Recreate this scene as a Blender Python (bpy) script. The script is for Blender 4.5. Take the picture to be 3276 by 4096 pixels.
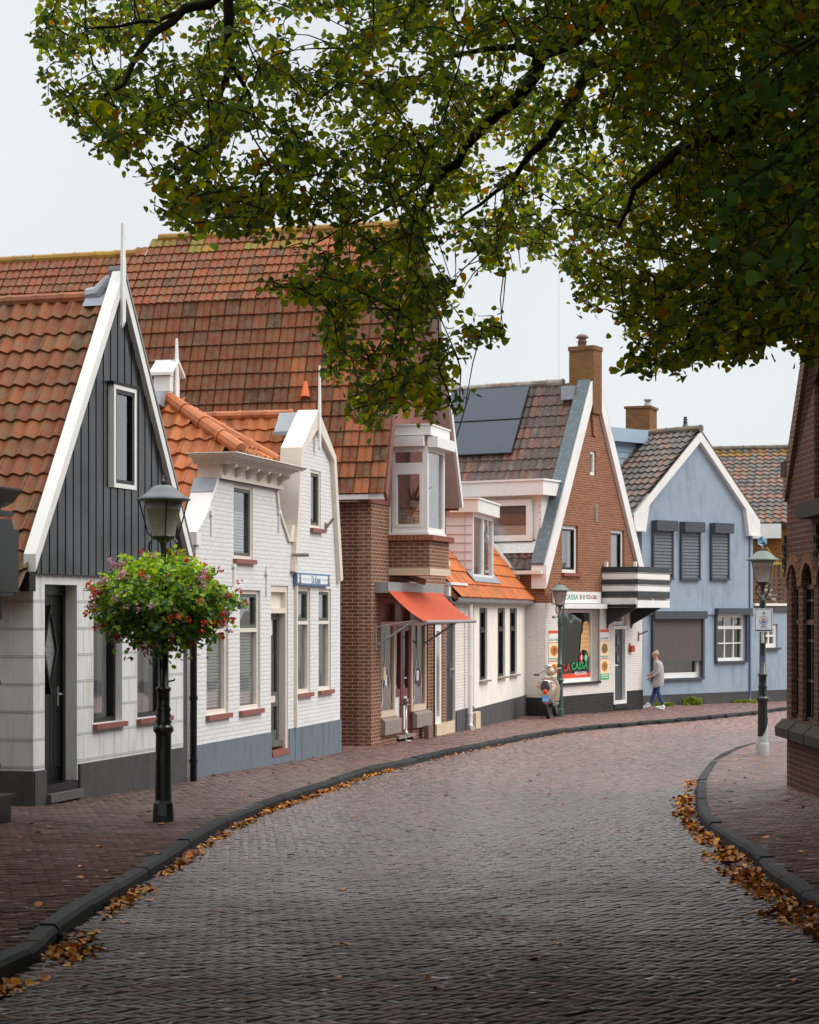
import bpy, bmesh, math, random
import numpy as np
from mathutils import Vector, Matrix
from mathutils.geometry import tessellate_polygon
random.seed(7); RNG = np.random.default_rng(11)
R = math.radians
S = bpy.context.scene
for o in list(bpy.data.objects): bpy.data.objects.remove(o)

# ------------------------------------------------------------------ camera, sky, sun, exposure
FL, HX, HY = 4150.0, 862.0, 1290.0          # focal length and horizon, in units of a 1724 x 2156 picture
cam = bpy.data.cameras.new('camera'); camo = bpy.data.objects.new('camera', cam)
S.collection.objects.link(camo); S.camera = camo
camo.location = (0, 0, 0); camo.rotation_euler = (R(90), 0, 0)
cam.sensor_fit = 'VERTICAL'; cam.sensor_height = 36.0; cam.lens = 36.0 * FL / 2156.0
cam.shift_y = (HY - 1078.0) / 2156.0
cam.clip_start = 0.1; cam.clip_end = 3000
S.render.resolution_x = 819; S.render.resolution_y = 1024

SUN_EL, SUN_AZ = R(44), R(100)
W = bpy.data.worlds.new('World'); S.world = W; W.use_nodes = True
wn, wl = W.node_tree.nodes, W.node_tree.links
wn.clear()
wo = wn.new('ShaderNodeOutputWorld'); bg = wn.new('ShaderNodeBackground')
sky = wn.new('ShaderNodeTexSky'); sky.sky_type = 'NISHITA'; sky.sun_disc = False
sky.sun_elevation = SUN_EL; sky.sun_rotation = SUN_AZ; sky.dust_density = 4.0; sky.air_density = 1.0
tc = wn.new('ShaderNodeTexCoord'); sx = wn.new('ShaderNodeSeparateXYZ')
wl.new(tc.outputs['Generated'], sx.inputs[0])
mr = wn.new('ShaderNodeValToRGB')            # overcast cloud deck: brighter overhead than at the horizon
wl.new(sx.outputs['Z'], mr.inputs['Fac'])
cr = mr.color_ramp
cr.elements[0].position = 0.0; cr.elements[0].color = (0.72, 0.75, 0.765, 1)
cr.elements[1].position = 1.0; cr.elements[1].color = (1.0, 1.0, 1.0, 1)
e = cr.elements.new(0.30); e.color = (0.69, 0.72, 0.745, 1)
nz = wn.new('ShaderNodeTexNoise'); nz.inputs['Scale'].default_value = 2.5; nz.inputs['Detail'].default_value = 4
wl.new(tc.outputs['Generated'], nz.inputs['Vector'])
mrn = wn.new('ShaderNodeMapRange'); mrn.inputs['To Min'].default_value = 0.85; mrn.inputs['To Max'].default_value = 1.1
wl.new(nz.outputs['Fac'], mrn.inputs['Value'])
gain = wn.new('ShaderNodeMapRange'); gain.inputs['From Min'].default_value = 0.33; gain.inputs['From Max'].default_value = 0.9
gain.inputs['To Min'].default_value = 9.7; gain.inputs['To Max'].default_value = 20.0
wl.new(sx.outputs['Z'], gain.inputs['Value'])
g2 = wn.new('ShaderNodeMath'); g2.operation = 'MULTIPLY'
wl.new(gain.outputs[0], g2.inputs[0]); wl.new(mrn.outputs[0], g2.inputs[1])
vm = wn.new('ShaderNodeVectorMath'); vm.operation = 'SCALE'
wl.new(mr.outputs['Color'], vm.inputs[0]); wl.new(g2.outputs[0], vm.inputs['Scale'])
mx = wn.new('ShaderNodeMix'); mx.data_type = 'RGBA'; mx.inputs['Factor'].default_value = 0.93
wl.new(sky.outputs[0], mx.inputs['A']); wl.new(vm.outputs[0], mx.inputs['B'])
wl.new(mx.outputs['Result'], bg.inputs['Color']); bg.inputs['Strength'].default_value = 0.1
wl.new(bg.outputs[0], wo.inputs['Surface'])
sl = bpy.data.lights.new('sun', 'SUN'); sl.energy = 1.3; sl.angle = R(35); sl.color = (1.0, 0.96, 0.90)
so = bpy.data.objects.new('sun', sl); S.collection.objects.link(so)
sd = Vector((math.sin(SUN_AZ) * math.cos(SUN_EL), math.cos(SUN_AZ) * math.cos(SUN_EL), math.sin(SUN_EL)))
so.rotation_euler = sd.to_track_quat('Z', 'Y').to_euler(); so.location = (20, -20, 30)
S.view_settings.view_transform = 'Standard'; S.view_settings.look = 'None'
S.view_settings.exposure = 0.38; S.view_settings.gamma = 1.0; S.view_settings.use_curve_mapping = False

# ------------------------------------------------------------------ helpers
def rgb(r, g, b):
    f = lambda c: (c / 255 / 12.92) if c / 255 <= 0.04045 else ((c / 255 + 0.055) / 1.055) ** 2.4
    return (f(r), f(g), f(b), 1)

def gp(Y):                                    # pavement height: the street falls gently away from the camera
    Y = min(max(Y, 0.0), 110.0)
    return -(1.66 + 0.0262 * Y - 0.00011 * Y * Y)
def gpn(Y):
    Y = np.clip(Y, 0, 110); return -(1.66 + 0.0262 * Y - 0.00011 * Y * Y)
KERB = 0.09
def ray(p): return Vector(((p[0] - HX) / FL, 1.0, (HY - p[1]) / FL))
def G(x, y, off=0.0):                         # where the sight line meets the pavement (off above it)
    lo, hi = 2.0, 110.0; k = (y - HY) / FL
    for _ in range(50):
        m = (lo + hi) / 2
        if -(gp(m) + off) / m > k: lo = m
        else: hi = m
    return Vector(((x - HX) / FL * lo, lo, gp(lo) + off))

def zf(sx_, sy_, k): return lambda x, y: (sx_ * 1724 / 3276 + x * k, sy_ * 2156 / 4096 + y * k)
R1 = zf(0, 850, .2503); R2 = zf(0, 1850, .3417); R3 = zf(600, 1350, .2442); R4 = zf(700, 2150, .2442)
R5 = zf(1300, 1550, .2075); R6 = zf(1320, 2200, .2442); R7 = zf(1780, 1350, .2809); R8 = zf(2050, 2200, .2045)
Q1 = zf(2400, 1550, .2674); Q2 = zf(2500, 2350, .2369); Q3 = zf(2700, 2700, .2685); Q5 = zf(1638, 3000, .5); Q7 = zf(1638, 0, .5)
S3 = zf(2960, 2150, .1147); S8 = zf(1500, 2440, .1404); S4 = zf(2180, 2340, .1074)
DD = lambda x, y: (x, y)

class Face:                                   # a vertical building face: u along it, z up, o outwards
    def __init__(s, p0, p1):
        s.p0 = Vector((p0[0], p0[1])); e = Vector((p1[0], p1[1])) - s.p0
        s.L = e.length; s.d = e.normalized(); s.n = Vector((s.d.y, -s.d.x))
    def P(s, u, z, o=0.0):
        q = s.p0 + s.d * u + s.n * o; return Vector((q.x, q.y, z))
    def at(s, p, o=0.0):
        r = ray(p); q = s.p0 + s.n * o
        t = q.dot(s.n) / (r.x * s.n.x + r.y * s.n.y)
        h = r * t; return (Vector((h.x, h.y)) - s.p0).dot(s.d), h.z
    def u(s, p, o=0.0): return s.at(p, o)[0]
    def z(s, p, o=0.0): return s.at(p, o)[1]
    def side(s, L, u=0.0):                    # return wall facing the camera, at u, L deep
        a = s.p0 + s.d * u - s.n * L; b = s.p0 + s.d * u
        return Face(a, b)
def hit(p, q, n):
    r = ray(p); return r * (q.dot(n) / r.dot(n))

ORG = {}
class MB:
    def __init__(s): s.v = []; s.f = []; s.m = []; s.c = []; s.mi = 0; s.col = None
    def poly(s, pts, mi=None, col=None):
        b = len(s.v); s.v += [tuple(p) for p in pts]; s.f.append(tuple(range(b, b + len(pts))))
        s.m.append(s.mi if mi is None else mi); s.c.append(col or s.col or (1, 1, 1, 1)); return s
    def mesh(s, vs, fs, mi=None, col=None):
        b = len(s.v); s.v += [tuple(p) for p in vs]
        for f in fs:
            s.f.append(tuple(b + i for i in f)); s.m.append(s.mi if mi is None else mi); s.c.append(col or s.col or (1, 1, 1, 1))
        return s
    def pbox(s, o, a, b, c, mi=None, col=None):
        o, a, b, c = map(Vector, (o, a, b, c))
        vs = [o, o + a, o + a + b, o + b, o + c, o + a + c, o + a + b + c, o + b + c]
        fs = [(0, 3, 2, 1), (4, 5, 6, 7), (0, 1, 5, 4), (1, 2, 6, 5), (2, 3, 7, 6), (3, 0, 4, 7)]
        if a.cross(b).dot(c) < 0: fs = [f[::-1] for f in fs]
        return s.mesh(vs, fs, mi, col)
    def fbox(s, F, u0, u1, z0, z1, o0, o1, mi=None, col=None):
        return s.pbox(F.P(u0, z0, o0), F.P(u1, z0, o0) - F.P(u0, z0, o0), (0, 0, z1 - z0), F.P(u0, z0, o1) - F.P(u0, z0, o0), mi, col)
    def prism(s, F, outer, o0, o1, holes=(), mi=None, col=None):   # polygon in (u, z) between offsets o0 (back) and o1 (front)
        loops = [list(outer)] + [list(h) for h in holes]
        flat = [p for l in loops for p in l]
        tris = tessellate_polygon([[Vector((p[0], p[1], 0)) for p in l] for l in loops])
        b = len(s.v)
        s.v += [tuple(F.P(p[0], p[1], o1)) for p in flat] + [tuple(F.P(p[0], p[1], o0)) for p in flat]
        N = len(flat); m = s.mi if mi is None else mi; cc = col or s.col or (1, 1, 1, 1)
        def add(f): s.f.append(f); s.m.append(m); s.c.append(cc)
        for t in tris:
            a, bb, c = [flat[i] for i in t]
            cr = (bb[0] - a[0]) * (c[1] - a[1]) - (bb[1] - a[1]) * (c[0] - a[0])
            if abs(cr) < 1e-9: continue
            t = t if cr > 0 else t[::-1]
            add(tuple(b + i for i in t)); add(tuple(b + N + i for i in t[::-1]))
        k = 0
        for li, l in enumerate(loops):
            n = len(l); A = sum(l[i][0] * l[(i + 1) % n][1] - l[(i + 1) % n][0] * l[i][1] for i in range(n))
            ccw = A > 0
            if li: ccw = not ccw
            for i in range(n):
                p, q = b + k + i, b + k + (i + 1) % n
                f = (p, p + N, q + N, q) if ccw else (p, q, q + N, p + N)
                add(f)
            k += n
        return s
    def tube(s, pts, r, n=8, mi=None, col=None, caps=True):
        pts = [Vector(p) for p in pts]; rs = r if isinstance(r, (list, tuple)) else [r] * len(pts)
        b = len(s.v); m = s.mi if mi is None else mi; cc = col or s.col or (1, 1, 1, 1)
        up = Vector((0, 0, 1)); prev = None
        for i, p in enumerate(pts):
            t = (pts[min(i + 1, len(pts) - 1)] - pts[max(i - 1, 0)])
            if t.length < 1e-9: t = Vector((0, 0, 1))
            t.normalize()
            if prev is None:
                a = t.cross(up if abs(t.z) < .95 else Vector((1, 0, 0))).normalized()
            else:
                a = (prev - t * prev.dot(t)); a = a.normalized() if a.length > 1e-6 else t.orthogonal().normalized()
            prev = a; c = t.cross(a)
            for k in range(n):
                an = 2 * math.pi * k / n; s.v.append(tuple(p + (a * math.cos(an) + c * math.sin(an)) * rs[i]))
        for i in range(len(pts) - 1):
            for k in range(n):
                k2 = (k + 1) % n
                s.f.append((b + i * n + k, b + i * n + k2, b + (i + 1) * n + k2, b + (i + 1) * n + k)); s.m.append(m); s.c.append(cc)
        if caps:
            s.f.append(tuple(b + k for k in range(n))[::-1]); s.m.append(m); s.c.append(cc)
            e_ = b + (len(pts) - 1) * n
            s.f.append(tuple(e_ + k for k in range(n))); s.m.append(m); s.c.append(cc)
        return s
    def lathe(s, c, prof, n=24, mi=None, col=None, sq=None):     # prof: (r, z)
        c = Vector(c); b = len(s.v); m = s.mi if mi is None else mi; cc = col or s.col or (1, 1, 1, 1)
        for r, z in prof:
            for k in range(n):
                an = 2 * math.pi * (k + .5) / n; s.v.append((c.x + r * math.cos(an), c.y + r * math.sin(an), c.z + z))
        for i in range(len(prof) - 1):
            for k in range(n):
                k2 = (k + 1) % n
                s.f.append((b + i * n + k, b + i * n + k2, b + (i + 1) * n + k2, b + (i + 1) * n + k)); s.m.append(m); s.c.append(cc)
        return s
    def ell(s, c, rx, ry, rz, n=12, m=8, mi=None, col=None, M=None):
        vs = []; fs = []
        for i in range(m + 1):
            th = math.pi * i / m
            for k in range(n):
                ph = 2 * math.pi * k / n
                p = Vector((rx * math.sin(th) * math.cos(ph), ry * math.sin(th) * math.sin(ph), rz * math.cos(th)))
                if M: p = M @ p
                vs.append(p + Vector(c))
        for i in range(m):
            for k in range(n):
                k2 = (k + 1) % n; fs.append((i * n + k, (i + 1) * n + k, (i + 1) * n + k2, i * n + k2))
        return s.mesh(vs, fs, mi, col)
    def build(s, name, mats, parent=None, smooth=False, kind=None):
        if not isinstance(mats, (list, tuple)): mats = [mats]
        v = np.array(s.v, dtype=np.float64).reshape(-1, 3)
        me = bpy.data.meshes.new(name)
        root = ORG.get(parent.name, Vector((0, 0, 0))) if parent else Vector((0, 0, 0))
        me.from_pydata((v - np.array(root)).tolist(), [], s.f)
        for m in mats: me.materials.append(m)
        me.polygons.foreach_set('material_index', s.m)
        finish(me, s.c, root)
        if smooth: me.polygons.foreach_set('use_smooth', [True] * len(me.polygons))
        o = bpy.data.objects.new(name, me); S.collection.objects.link(o)
        if parent: o.parent = parent
        ORG[o.name] = root
        if kind: o['kind'] = kind
        return o

def finish(me, cols, root=Vector((0, 0, 0))):       # metric UVs from each face's own direction, one colour per face
    nl = len(me.loops); nf = len(me.polygons)
    if not nf: return
    me.update()
    nor = np.zeros(nf * 3); me.polygons.foreach_get('normal', nor); nor = nor.reshape(-1, 3)
    lt = np.zeros(nf, dtype=np.int64); me.polygons.foreach_get('loop_total', lt)
    lv = np.zeros(nl, dtype=np.int64); me.loops.foreach_get('vertex_index', lv)
    co = np.zeros(len(me.vertices) * 3); me.vertices.foreach_get('co', co); co = co.reshape(-1, 3) + np.array(root)
    t = np.stack([-nor[:, 1], nor[:, 0], np.zeros(nf)], 1); ln = np.linalg.norm(t, axis=1)
    flat = ln < 0.03; t[~flat] /= ln[~flat][:, None]; t[flat] = (1, 0, 0)
    b = np.cross(nor, t); b[flat] = (0, 1, 0)
    tl = np.repeat(t, lt, 0); bl = np.repeat(b, lt, 0); p = co[lv]
    uv = np.stack([(p * tl).sum(1), (p * bl).sum(1)], 1).astype(np.float32)
    l = me.uv_layers.new(name='UVMap'); l.data.foreach_set('uv', uv.ravel())
    a = me.attributes.new('col', 'FLOAT_COLOR', 'FACE')
    a.data.foreach_set('color', np.array(cols, dtype=np.float32).ravel())

def npmesh(name, V, Fq, mats, cols, parent=None, mi=None, kind=None):   # fast path: V (n,3), Fq (m,k)
    me = bpy.data.meshes.new(name); root = ORG.get(parent.name, Vector((0, 0, 0))) if parent else Vector((0, 0, 0))
    V = V - np.array(root); m, k = Fq.shape
    me.vertices.add(len(V)); me.vertices.foreach_set('co', V.astype(np.float32).ravel())
    me.loops.add(m * k); me.loops.foreach_set('vertex_index', Fq.astype(np.int32).ravel())
    me.polygons.add(m); me.polygons.foreach_set('loop_start', np.arange(0, m * k, k, dtype=np.int32))
    try: me.polygons.foreach_set('loop_total', np.full(m, k, dtype=np.int32))
    except Exception: pass
    me.update(calc_edges=True)
    for x in (mats if isinstance(mats, (list, tuple)) else [mats]): me.materials.append(x)
    if mi is not None: me.polygons.foreach_set('material_index', mi.astype(np.int32))
    c = np.ones((m, 4), dtype=np.float32); c[:, :3] = cols
    finish(me, c, root)
    o = bpy.data.objects.new(name, me); S.collection.objects.link(o)
    if parent: o.parent = parent
    ORG[o.name] = root
    if kind: o['kind'] = kind
    return o

def thing(name, label, cat, loc, group=None):
    o = bpy.data.objects.new(name, None); o.empty_display_size = .2; S.collection.objects.link(o)
    o.location = loc; ORG[o.name] = Vector(loc); o['label'] = label; o['category'] = cat
    if group: o['group'] = group
    return o
def tag(o, label, cat, group=None):
    o['label'] = label; o['category'] = cat
    if group: o['group'] = group
    return o

# ------------------------------------------------------------------ materials
MATS = {}
def _n(nt, t, **kw):
    x = nt.nodes.new(t)
    for k, v in kw.items(): x.inputs[k.replace('_', ' ')].default_value = v
    return x
def mat(name, c, rough=.6, metal=0., var=.15, vs=6., bump=0., bs=40., attr=False, spec=.5, stain=None, stain_amt=.0, stain_s=1.2, coord='uv', crough=.03, tval=1.0, st=(.5, .68), ss=None,
        stretch=None, coat=0., trans=0., emit=None, rvar=0.):
    if name in MATS: return MATS[name]
    m = bpy.data.materials.new(name); m.use_nodes = True; nt = m.node_tree; L = nt.links
    p = nt.nodes['Principled BSDF']; MATS[name] = m
    p.inputs['Roughness'].default_value = rough; p.inputs['Metallic'].default_value = metal
    p.inputs['Specular IOR Level'].default_value = spec; p.inputs['Coat Weight'].default_value = coat; p.inputs['Coat Roughness'].default_value = crough
    tcn = nt.nodes.new('ShaderNodeTexCoord'); vec = tcn.outputs['UV' if coord == 'uv' else 'Object']
    if stretch:
        mp = nt.nodes.new('ShaderNodeMapping'); mp.inputs['Scale'].default_value = stretch
        L.new(vec, mp.inputs['Vector']); vec2 = mp.outputs[0]
    else: vec2 = vec
    base = _n(nt, 'ShaderNodeRGB'); base.outputs[0].default_value = c; cur = base.outputs[0]
    def mul(cur, other):
        x = nt.nodes.new('ShaderNodeMix'); x.data_type = 'RGBA'; x.blend_type = 'MULTIPLY'; x.inputs['Factor'].default_value = 1
        L.new(cur, x.inputs['A']); L.new(other, x.inputs['B']); return x.outputs['Result']
    if attr:
        a = nt.nodes.new('ShaderNodeAttribute'); a.attribute_name = 'col'; cur = mul(cur, a.outputs['Color'])
    no = None
    if var > 0:
        no = _n(nt, 'ShaderNodeTexNoise', Scale=vs, Detail=6., Roughness=.65); L.new(vec2, no.inputs['Vector'])
        r = nt.nodes.new('ShaderNodeMapRange'); r.inputs['From Min'].default_value = .25; r.inputs['From Max'].default_value = .75
        r.inputs['To Min'].default_value = 1 - var; r.inputs['To Max'].default_value = 1 + var
        L.new(no.outputs['Fac'], r.inputs['Value']); cc = nt.nodes.new('ShaderNodeCombineColor')
        for i in range(3): L.new(r.outputs[0], cc.inputs[i])
        cur = mul(cur, cc.outputs[0])
    if stain:
        n2 = _n(nt, 'ShaderNodeTexNoise', Scale=stain_s, Detail=8., Roughness=.7)
        if ss:
            mp2 = nt.nodes.new('ShaderNodeMapping'); mp2.inputs['Scale'].default_value = ss; L.new(vec, mp2.inputs['Vector']); L.new(mp2.outputs[0], n2.inputs['Vector'])
        else: L.new(vec, n2.inputs['Vector'])
        r = nt.nodes.new('ShaderNodeMapRange'); r.inputs['From Min'].default_value = st[0]; r.inputs['From Max'].default_value = st[1]
        r.inputs['To Max'].default_value = stain_amt; L.new(n2.outputs['Fac'], r.inputs['Value'])
        x = nt.nodes.new('ShaderNodeMix'); x.data_type = 'RGBA'; L.new(r.outputs[0], x.inputs['Factor'])
        L.new(cur, x.inputs['A']); x.inputs['B'].default_value = stain; cur = x.outputs['Result']
    L.new(cur, p.inputs['Base Color'])
    if rvar > 0:
        n3 = _n(nt, 'ShaderNodeTexNoise', Scale=1.3, Detail=5.); L.new(vec, n3.inputs['Vector'])
        r = nt.nodes.new('ShaderNodeMapRange'); r.inputs['From Min'].default_value = .35; r.inputs['From Max'].default_value = .65
        r.inputs['To Min'].default_value = max(.04, rough - rvar); r.inputs['To Max'].default_value = rough + rvar
        L.new(n3.outputs['Fac'], r.inputs['Value']); L.new(r.outputs[0], p.inputs['Roughness'])
    if bump > 0:
        n4 = _n(nt, 'ShaderNodeTexNoise', Scale=bs, Detail=5.); L.new(vec2, n4.inputs['Vector'])
        bu = nt.nodes.new('ShaderNodeBump'); bu.inputs['Strength'].default_value = bump; bu.inputs['Distance'].default_value = .01
        L.new(n4.outputs['Fac'], bu.inputs['Height']); L.new(bu.outputs[0], p.inputs['Normal'])
    if trans > 0:
        tr = nt.nodes.new('ShaderNodeBsdfTranslucent'); mxs = nt.nodes.new('ShaderNodeMixShader'); mxs.inputs[0].default_value = trans
        hs = nt.nodes.new('ShaderNodeHueSaturation'); hs.inputs['Saturation'].default_value = 1.1 if tval > 1.2 else 1.0; hs.inputs['Value'].default_value = tval
        L.new(cur, hs.inputs['Color']); L.new(hs.outputs[0], tr.inputs['Color'])
        L.new(p.outputs[0], mxs.inputs[1]); L.new(tr.outputs[0], mxs.inputs[2])
        L.new(mxs.outputs[0], nt.nodes['Material Output'].inputs['Surface'])
    return m

def brickmat(name, c1, c2, mortar, bw=.215, rh=.067, ms=.011, rough=.85, bump=.6, var=.2, moss=None, moss_amt=.5, wob=.014):
    if name in MATS: return MATS[name]
    m = bpy.data.materials.new(name); m.use_nodes = True; nt = m.node_tree; L = nt.links; MATS[name] = m
    p = nt.nodes['Principled BSDF']; p.inputs['Roughness'].default_value = rough; p.inputs['Specular IOR Level'].default_value = .3
    tcn = nt.nodes.new('ShaderNodeTexCoord')
    wn_ = _n(nt, 'ShaderNodeTexNoise', Scale=5., Detail=3.); L.new(tcn.outputs['UV'], wn_.inputs['Vector'])
    vs_ = nt.nodes.new('ShaderNodeVectorMath'); vs_.operation = 'SCALE'; vs_.inputs['Scale'].default_value = wob
    L.new(wn_.outputs['Color'], vs_.inputs[0])
    va = nt.nodes.new('ShaderNodeVectorMath'); L.new(tcn.outputs['UV'], va.inputs[0]); L.new(vs_.outputs[0], va.inputs[1])
    b = nt.nodes.new('ShaderNodeTexBrick'); L.new(va.outputs[0], b.inputs['Vector'])
    b.inputs['Color1'].default_value = c1; b.inputs['Color2'].default_value = c2; b.inputs['Mortar'].default_value = mortar
    b.inputs['Scale'].default_value = 1; b.inputs['Brick Width'].default_value = bw; b.inputs['Row Height'].default_value = rh
    b.inputs['Mortar Size'].default_value = ms; b.inputs['Mortar Smooth'].default_value = .25
    no = _n(nt, 'ShaderNodeTexNoise', Scale=9., Detail=7., Roughness=.7); L.new(tcn.outputs['UV'], no.inputs['Vector'])
    r = nt.nodes.new('ShaderNodeMapRange'); r.inputs['From Min'].default_value = .25; r.inputs['From Max'].default_value = .75
    r.inputs['To Min'].default_value = 1 - var; r.inputs['To Max'].default_value = 1 + var; L.new(no.outputs['Fac'], r.inputs['Value'])
    x = nt.nodes.new('ShaderNodeMix'); x.data_type = 'RGBA'; x.blend_type = 'MULTIPLY'; x.inputs['Factor'].default_value = 1
    cc = nt.nodes.new('ShaderNodeCombineColor')
    for i in range(3): L.new(r.outputs[0], cc.inputs[i])
    L.new(b.outputs['Color'], x.inputs['A']); L.new(cc.outputs[0], x.inputs['B']); cur = x.outputs['Result']
    if moss:
        n2 = _n(nt, 'ShaderNodeTexNoise', Scale=1.1, Detail=9., Roughness=.75); L.new(tcn.outputs['UV'], n2.inputs['Vector'])
        r2 = nt.nodes.new('ShaderNodeMapRange'); r2.inputs['From Min'].default_value = .42; r2.inputs['From Max'].default_value = .66
        r2.inputs['To Max'].default_value = moss_amt; L.new(n2.outputs['Fac'], r2.inputs['Value'])
        y = nt.nodes.new('ShaderNodeMix'); y.data_type = 'RGBA'; L.new(r2.outputs[0], y.inputs['Factor'])
        L.new(cur, y.inputs['A']); y.inputs['B'].default_value = moss; cur = y.outputs['Result']
    L.new(cur, p.inputs['Base Color'])
    bu = nt.nodes.new('ShaderNodeBump'); bu.inputs['Strength'].default_value = bump; bu.inputs['Distance'].default_value = .012
    ad = nt.nodes.new('ShaderNodeMath'); ad.operation = 'MULTIPLY_ADD'; ad.inputs[1].default_value = -1.
    L.new(b.outputs['Fac'], ad.inputs[0])
    ad2 = nt.nodes.new('ShaderNodeMath'); ad2.operation = 'MULTIPLY'; ad2.inputs[1].default_value = .6
    L.new(no.outputs['Fac'], ad2.inputs[0]); L.new(ad2.outputs[0], ad.inputs[2])
    L.new(ad.outputs[0], bu.inputs['Height']); L.new(bu.outputs[0], p.inputs['Normal'])
    return m

def glassmat(name, tint=(.75, .78, .8, 1), refl=.35, rough=.02):
    if name in MATS: return MATS[name]
    m = bpy.data.materials.new(name); m.use_nodes = True; nt = m.node_tree; L = nt.links; MATS[name] = m
    nt.nodes.remove(nt.nodes['Principled BSDF'])
    t = nt.nodes.new('ShaderNodeBsdfTransparent'); t.inputs[0].default_value = tint
    g = nt.nodes.new('ShaderNodeBsdfGlossy'); g.inputs['Roughness'].default_value = rough; g.inputs[0].default_value = (.85, .87, .9, 1)
    lw = nt.nodes.new('ShaderNodeFresnel'); lw.inputs[0].default_value = 1.5
    r = nt.nodes.new('ShaderNodeMapRange'); r.inputs['To Min'].default_value = refl * .3; r.inputs['To Max'].default_value = 1.0
    L.new(lw.outputs[0], r.inputs['Value'])
    tcn = nt.nodes.new('ShaderNodeTexCoord'); n4 = _n(nt, 'ShaderNodeTexNoise', Scale=1.6, Detail=1.); L.new(tcn.outputs['UV'], n4.inputs['Vector'])
    bu = nt.nodes.new('ShaderNodeBump'); bu.inputs['Strength'].default_value = .25; bu.inputs['Distance'].default_value = .02
    L.new(n4.outputs['Fac'], bu.inputs['Height']); L.new(bu.outputs[0], g.inputs['Normal'])
    mx_ = nt.nodes.new('ShaderNodeMixShader'); L.new(r.outputs[0], mx_.inputs[0]); L.new(t.outputs[0], mx_.inputs[1]); L.new(g.outputs[0], mx_.inputs[2])
    L.new(mx_.outputs[0], nt.nodes['Material Output'].inputs['Surface'])
    return m

WHITEP = mat('white_paint', rgb(232, 231, 228), .45, var=.04, vs=3, bump=.05, stain=rgb(170, 165, 155), stain_amt=.25, stain_s=1.5)
CREAM = mat('cream_paint', rgb(226, 216, 204), .5, var=.05, vs=4, stain=rgb(180, 165, 145), stain_amt=.25)
STUCCO = mat('white_stucco_blocks', rgb(222, 223, 222), .8, var=.05, vs=3, bump=.15, bs=80, stain=rgb(160, 158, 148), stain_amt=.5, stain_s=1.4, ss=(4, .5, 1))
PLASTER = mat('off_white_plaster', rgb(238, 232, 222), .85, var=.04, vs=2.5, bump=.2, bs=120, stain=rgb(186, 176, 160), stain_amt=.5, stain_s=1.3, ss=(4, .5, 1))
GREYPL = mat('grey_plinth_paint', rgb(76, 74, 76), .75, var=.15, vs=3, bump=.1, stain=rgb(44, 42, 42), stain_amt=.6, ss=(3, .6, 1))
BLUEPL = mat('blue_grey_plinth_paint', rgb(104, 115, 126), .7, var=.1, vs=2, bump=.1, stain=rgb(62, 68, 76), stain_amt=.7, stain_s=1.6, ss=(3, .5, 1))
DARKPL = mat('charcoal_plinth_paint', rgb(62, 60, 62), .7, var=.2, vs=5, bump=.2, bs=20, stain=rgb(95, 90, 88), stain_amt=.4)
BOARD = mat('black_boards', rgb(33, 33, 36), .2, var=.55, vs=3.5, bump=.06, stretch=(9, .5, 1), attr=True, spec=.6, rvar=.14)
BLACKP = mat('black_paint', rgb(15, 16, 18), .33, var=.1, spec=.45)
BLACKM = mat('black_matt', rgb(18, 19, 20), .6, var=.1)
GREENP = mat('weathered_green_frame', rgb(84, 88, 80), .55, var=.2, vs=12, stain=rgb(150, 150, 140), stain_amt=.4, stain_s=7)
LAMPB = mat('lamp_black_green', rgb(20, 28, 27), .25, var=.15, spec=.7, bump=.04, coord='o', stain=rgb(70, 78, 76), stain_amt=.25, stain_s=7)
LAMPG = mat('lamp_green', rgb(52, 74, 68), .35, var=.15, spec=.6, coord='o', stain=rgb(100, 115, 108), stain_amt=.3, stain_s=7)
HATG = mat('lamp_hat_grey', rgb(98, 104, 104), .4, var=.15, coord='o', stain=rgb(60, 62, 60), stain_amt=.4, stain_s=6)
HATGR = mat('lamp_hat_pale_green', rgb(108, 124, 114), .45, var=.12, coord='o', stain=rgb(90, 100, 92), stain_amt=.4, stain_s=6)
SHADE = mat('frosted_lamp_glass', rgb(214, 204, 200), .35, var=.1, vs=14, bump=.5, bs=45, coord='o', trans=.5, stain=rgb(120, 100, 90), stain_amt=.3, stain_s=8)
LEAD = mat('lead_flashing', rgb(150, 155, 162), .5, var=.2, vs=6, bump=.4, bs=12, metal=.2)
ZINC = mat('zinc_gutter', rgb(150, 150, 152), .45, var=.15, metal=.3)
SILLR = mat('red_tile_sill', rgb(140, 82, 74), .5, var=.15, vs=12)
CONC = mat('pale_concrete', rgb(206, 188, 160), .8, var=.12, vs=5, bump=.2)
GREYC = mat('grey_concrete', rgb(142, 130, 120), .85, var=.15, vs=6, bump=.3)
STEEL = mat('brushed_steel', rgb(190, 188, 184), .3, metal=.9, var=.08)
CHROME = mat('chrome', rgb(220, 220, 222), .12, metal=1., var=0)
WBRICK = brickmat('white_painted_brick', rgb(228, 228, 227), rgb(221, 221, 220), rgb(216, 215, 213), bw=.21, rh=.064, bump=.65, var=.07, ms=.012, wob=.03)
WBRICK2 = brickmat('white_painted_brick_far', rgb(232, 225, 218), rgb(225, 218, 211), rgb(218, 211, 204), bw=.21, rh=.066, bump=.8, var=.06, wob=.03)
DBRICK = brickmat('dark_painted_brick', rgb(66, 62, 64), rgb(56, 53, 55), rgb(44, 42, 43), bump=.8, var=.15)
BRICKA = brickmat('brown_brick_shaded_side', rgb(108, 64, 47), rgb(84, 50, 38), rgb(150, 120, 100), bump=.7, moss=rgb(60, 42, 34), moss_amt=.35)  # darker copy of the front brick, with the side wall's shade in its colour
BRICKB = brickmat('brown_brick_front', rgb(132, 90, 71), rgb(112, 72, 56), rgb(172, 144, 124), bump=.6, moss=rgb(95, 65, 52), moss_amt=.3)
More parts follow.
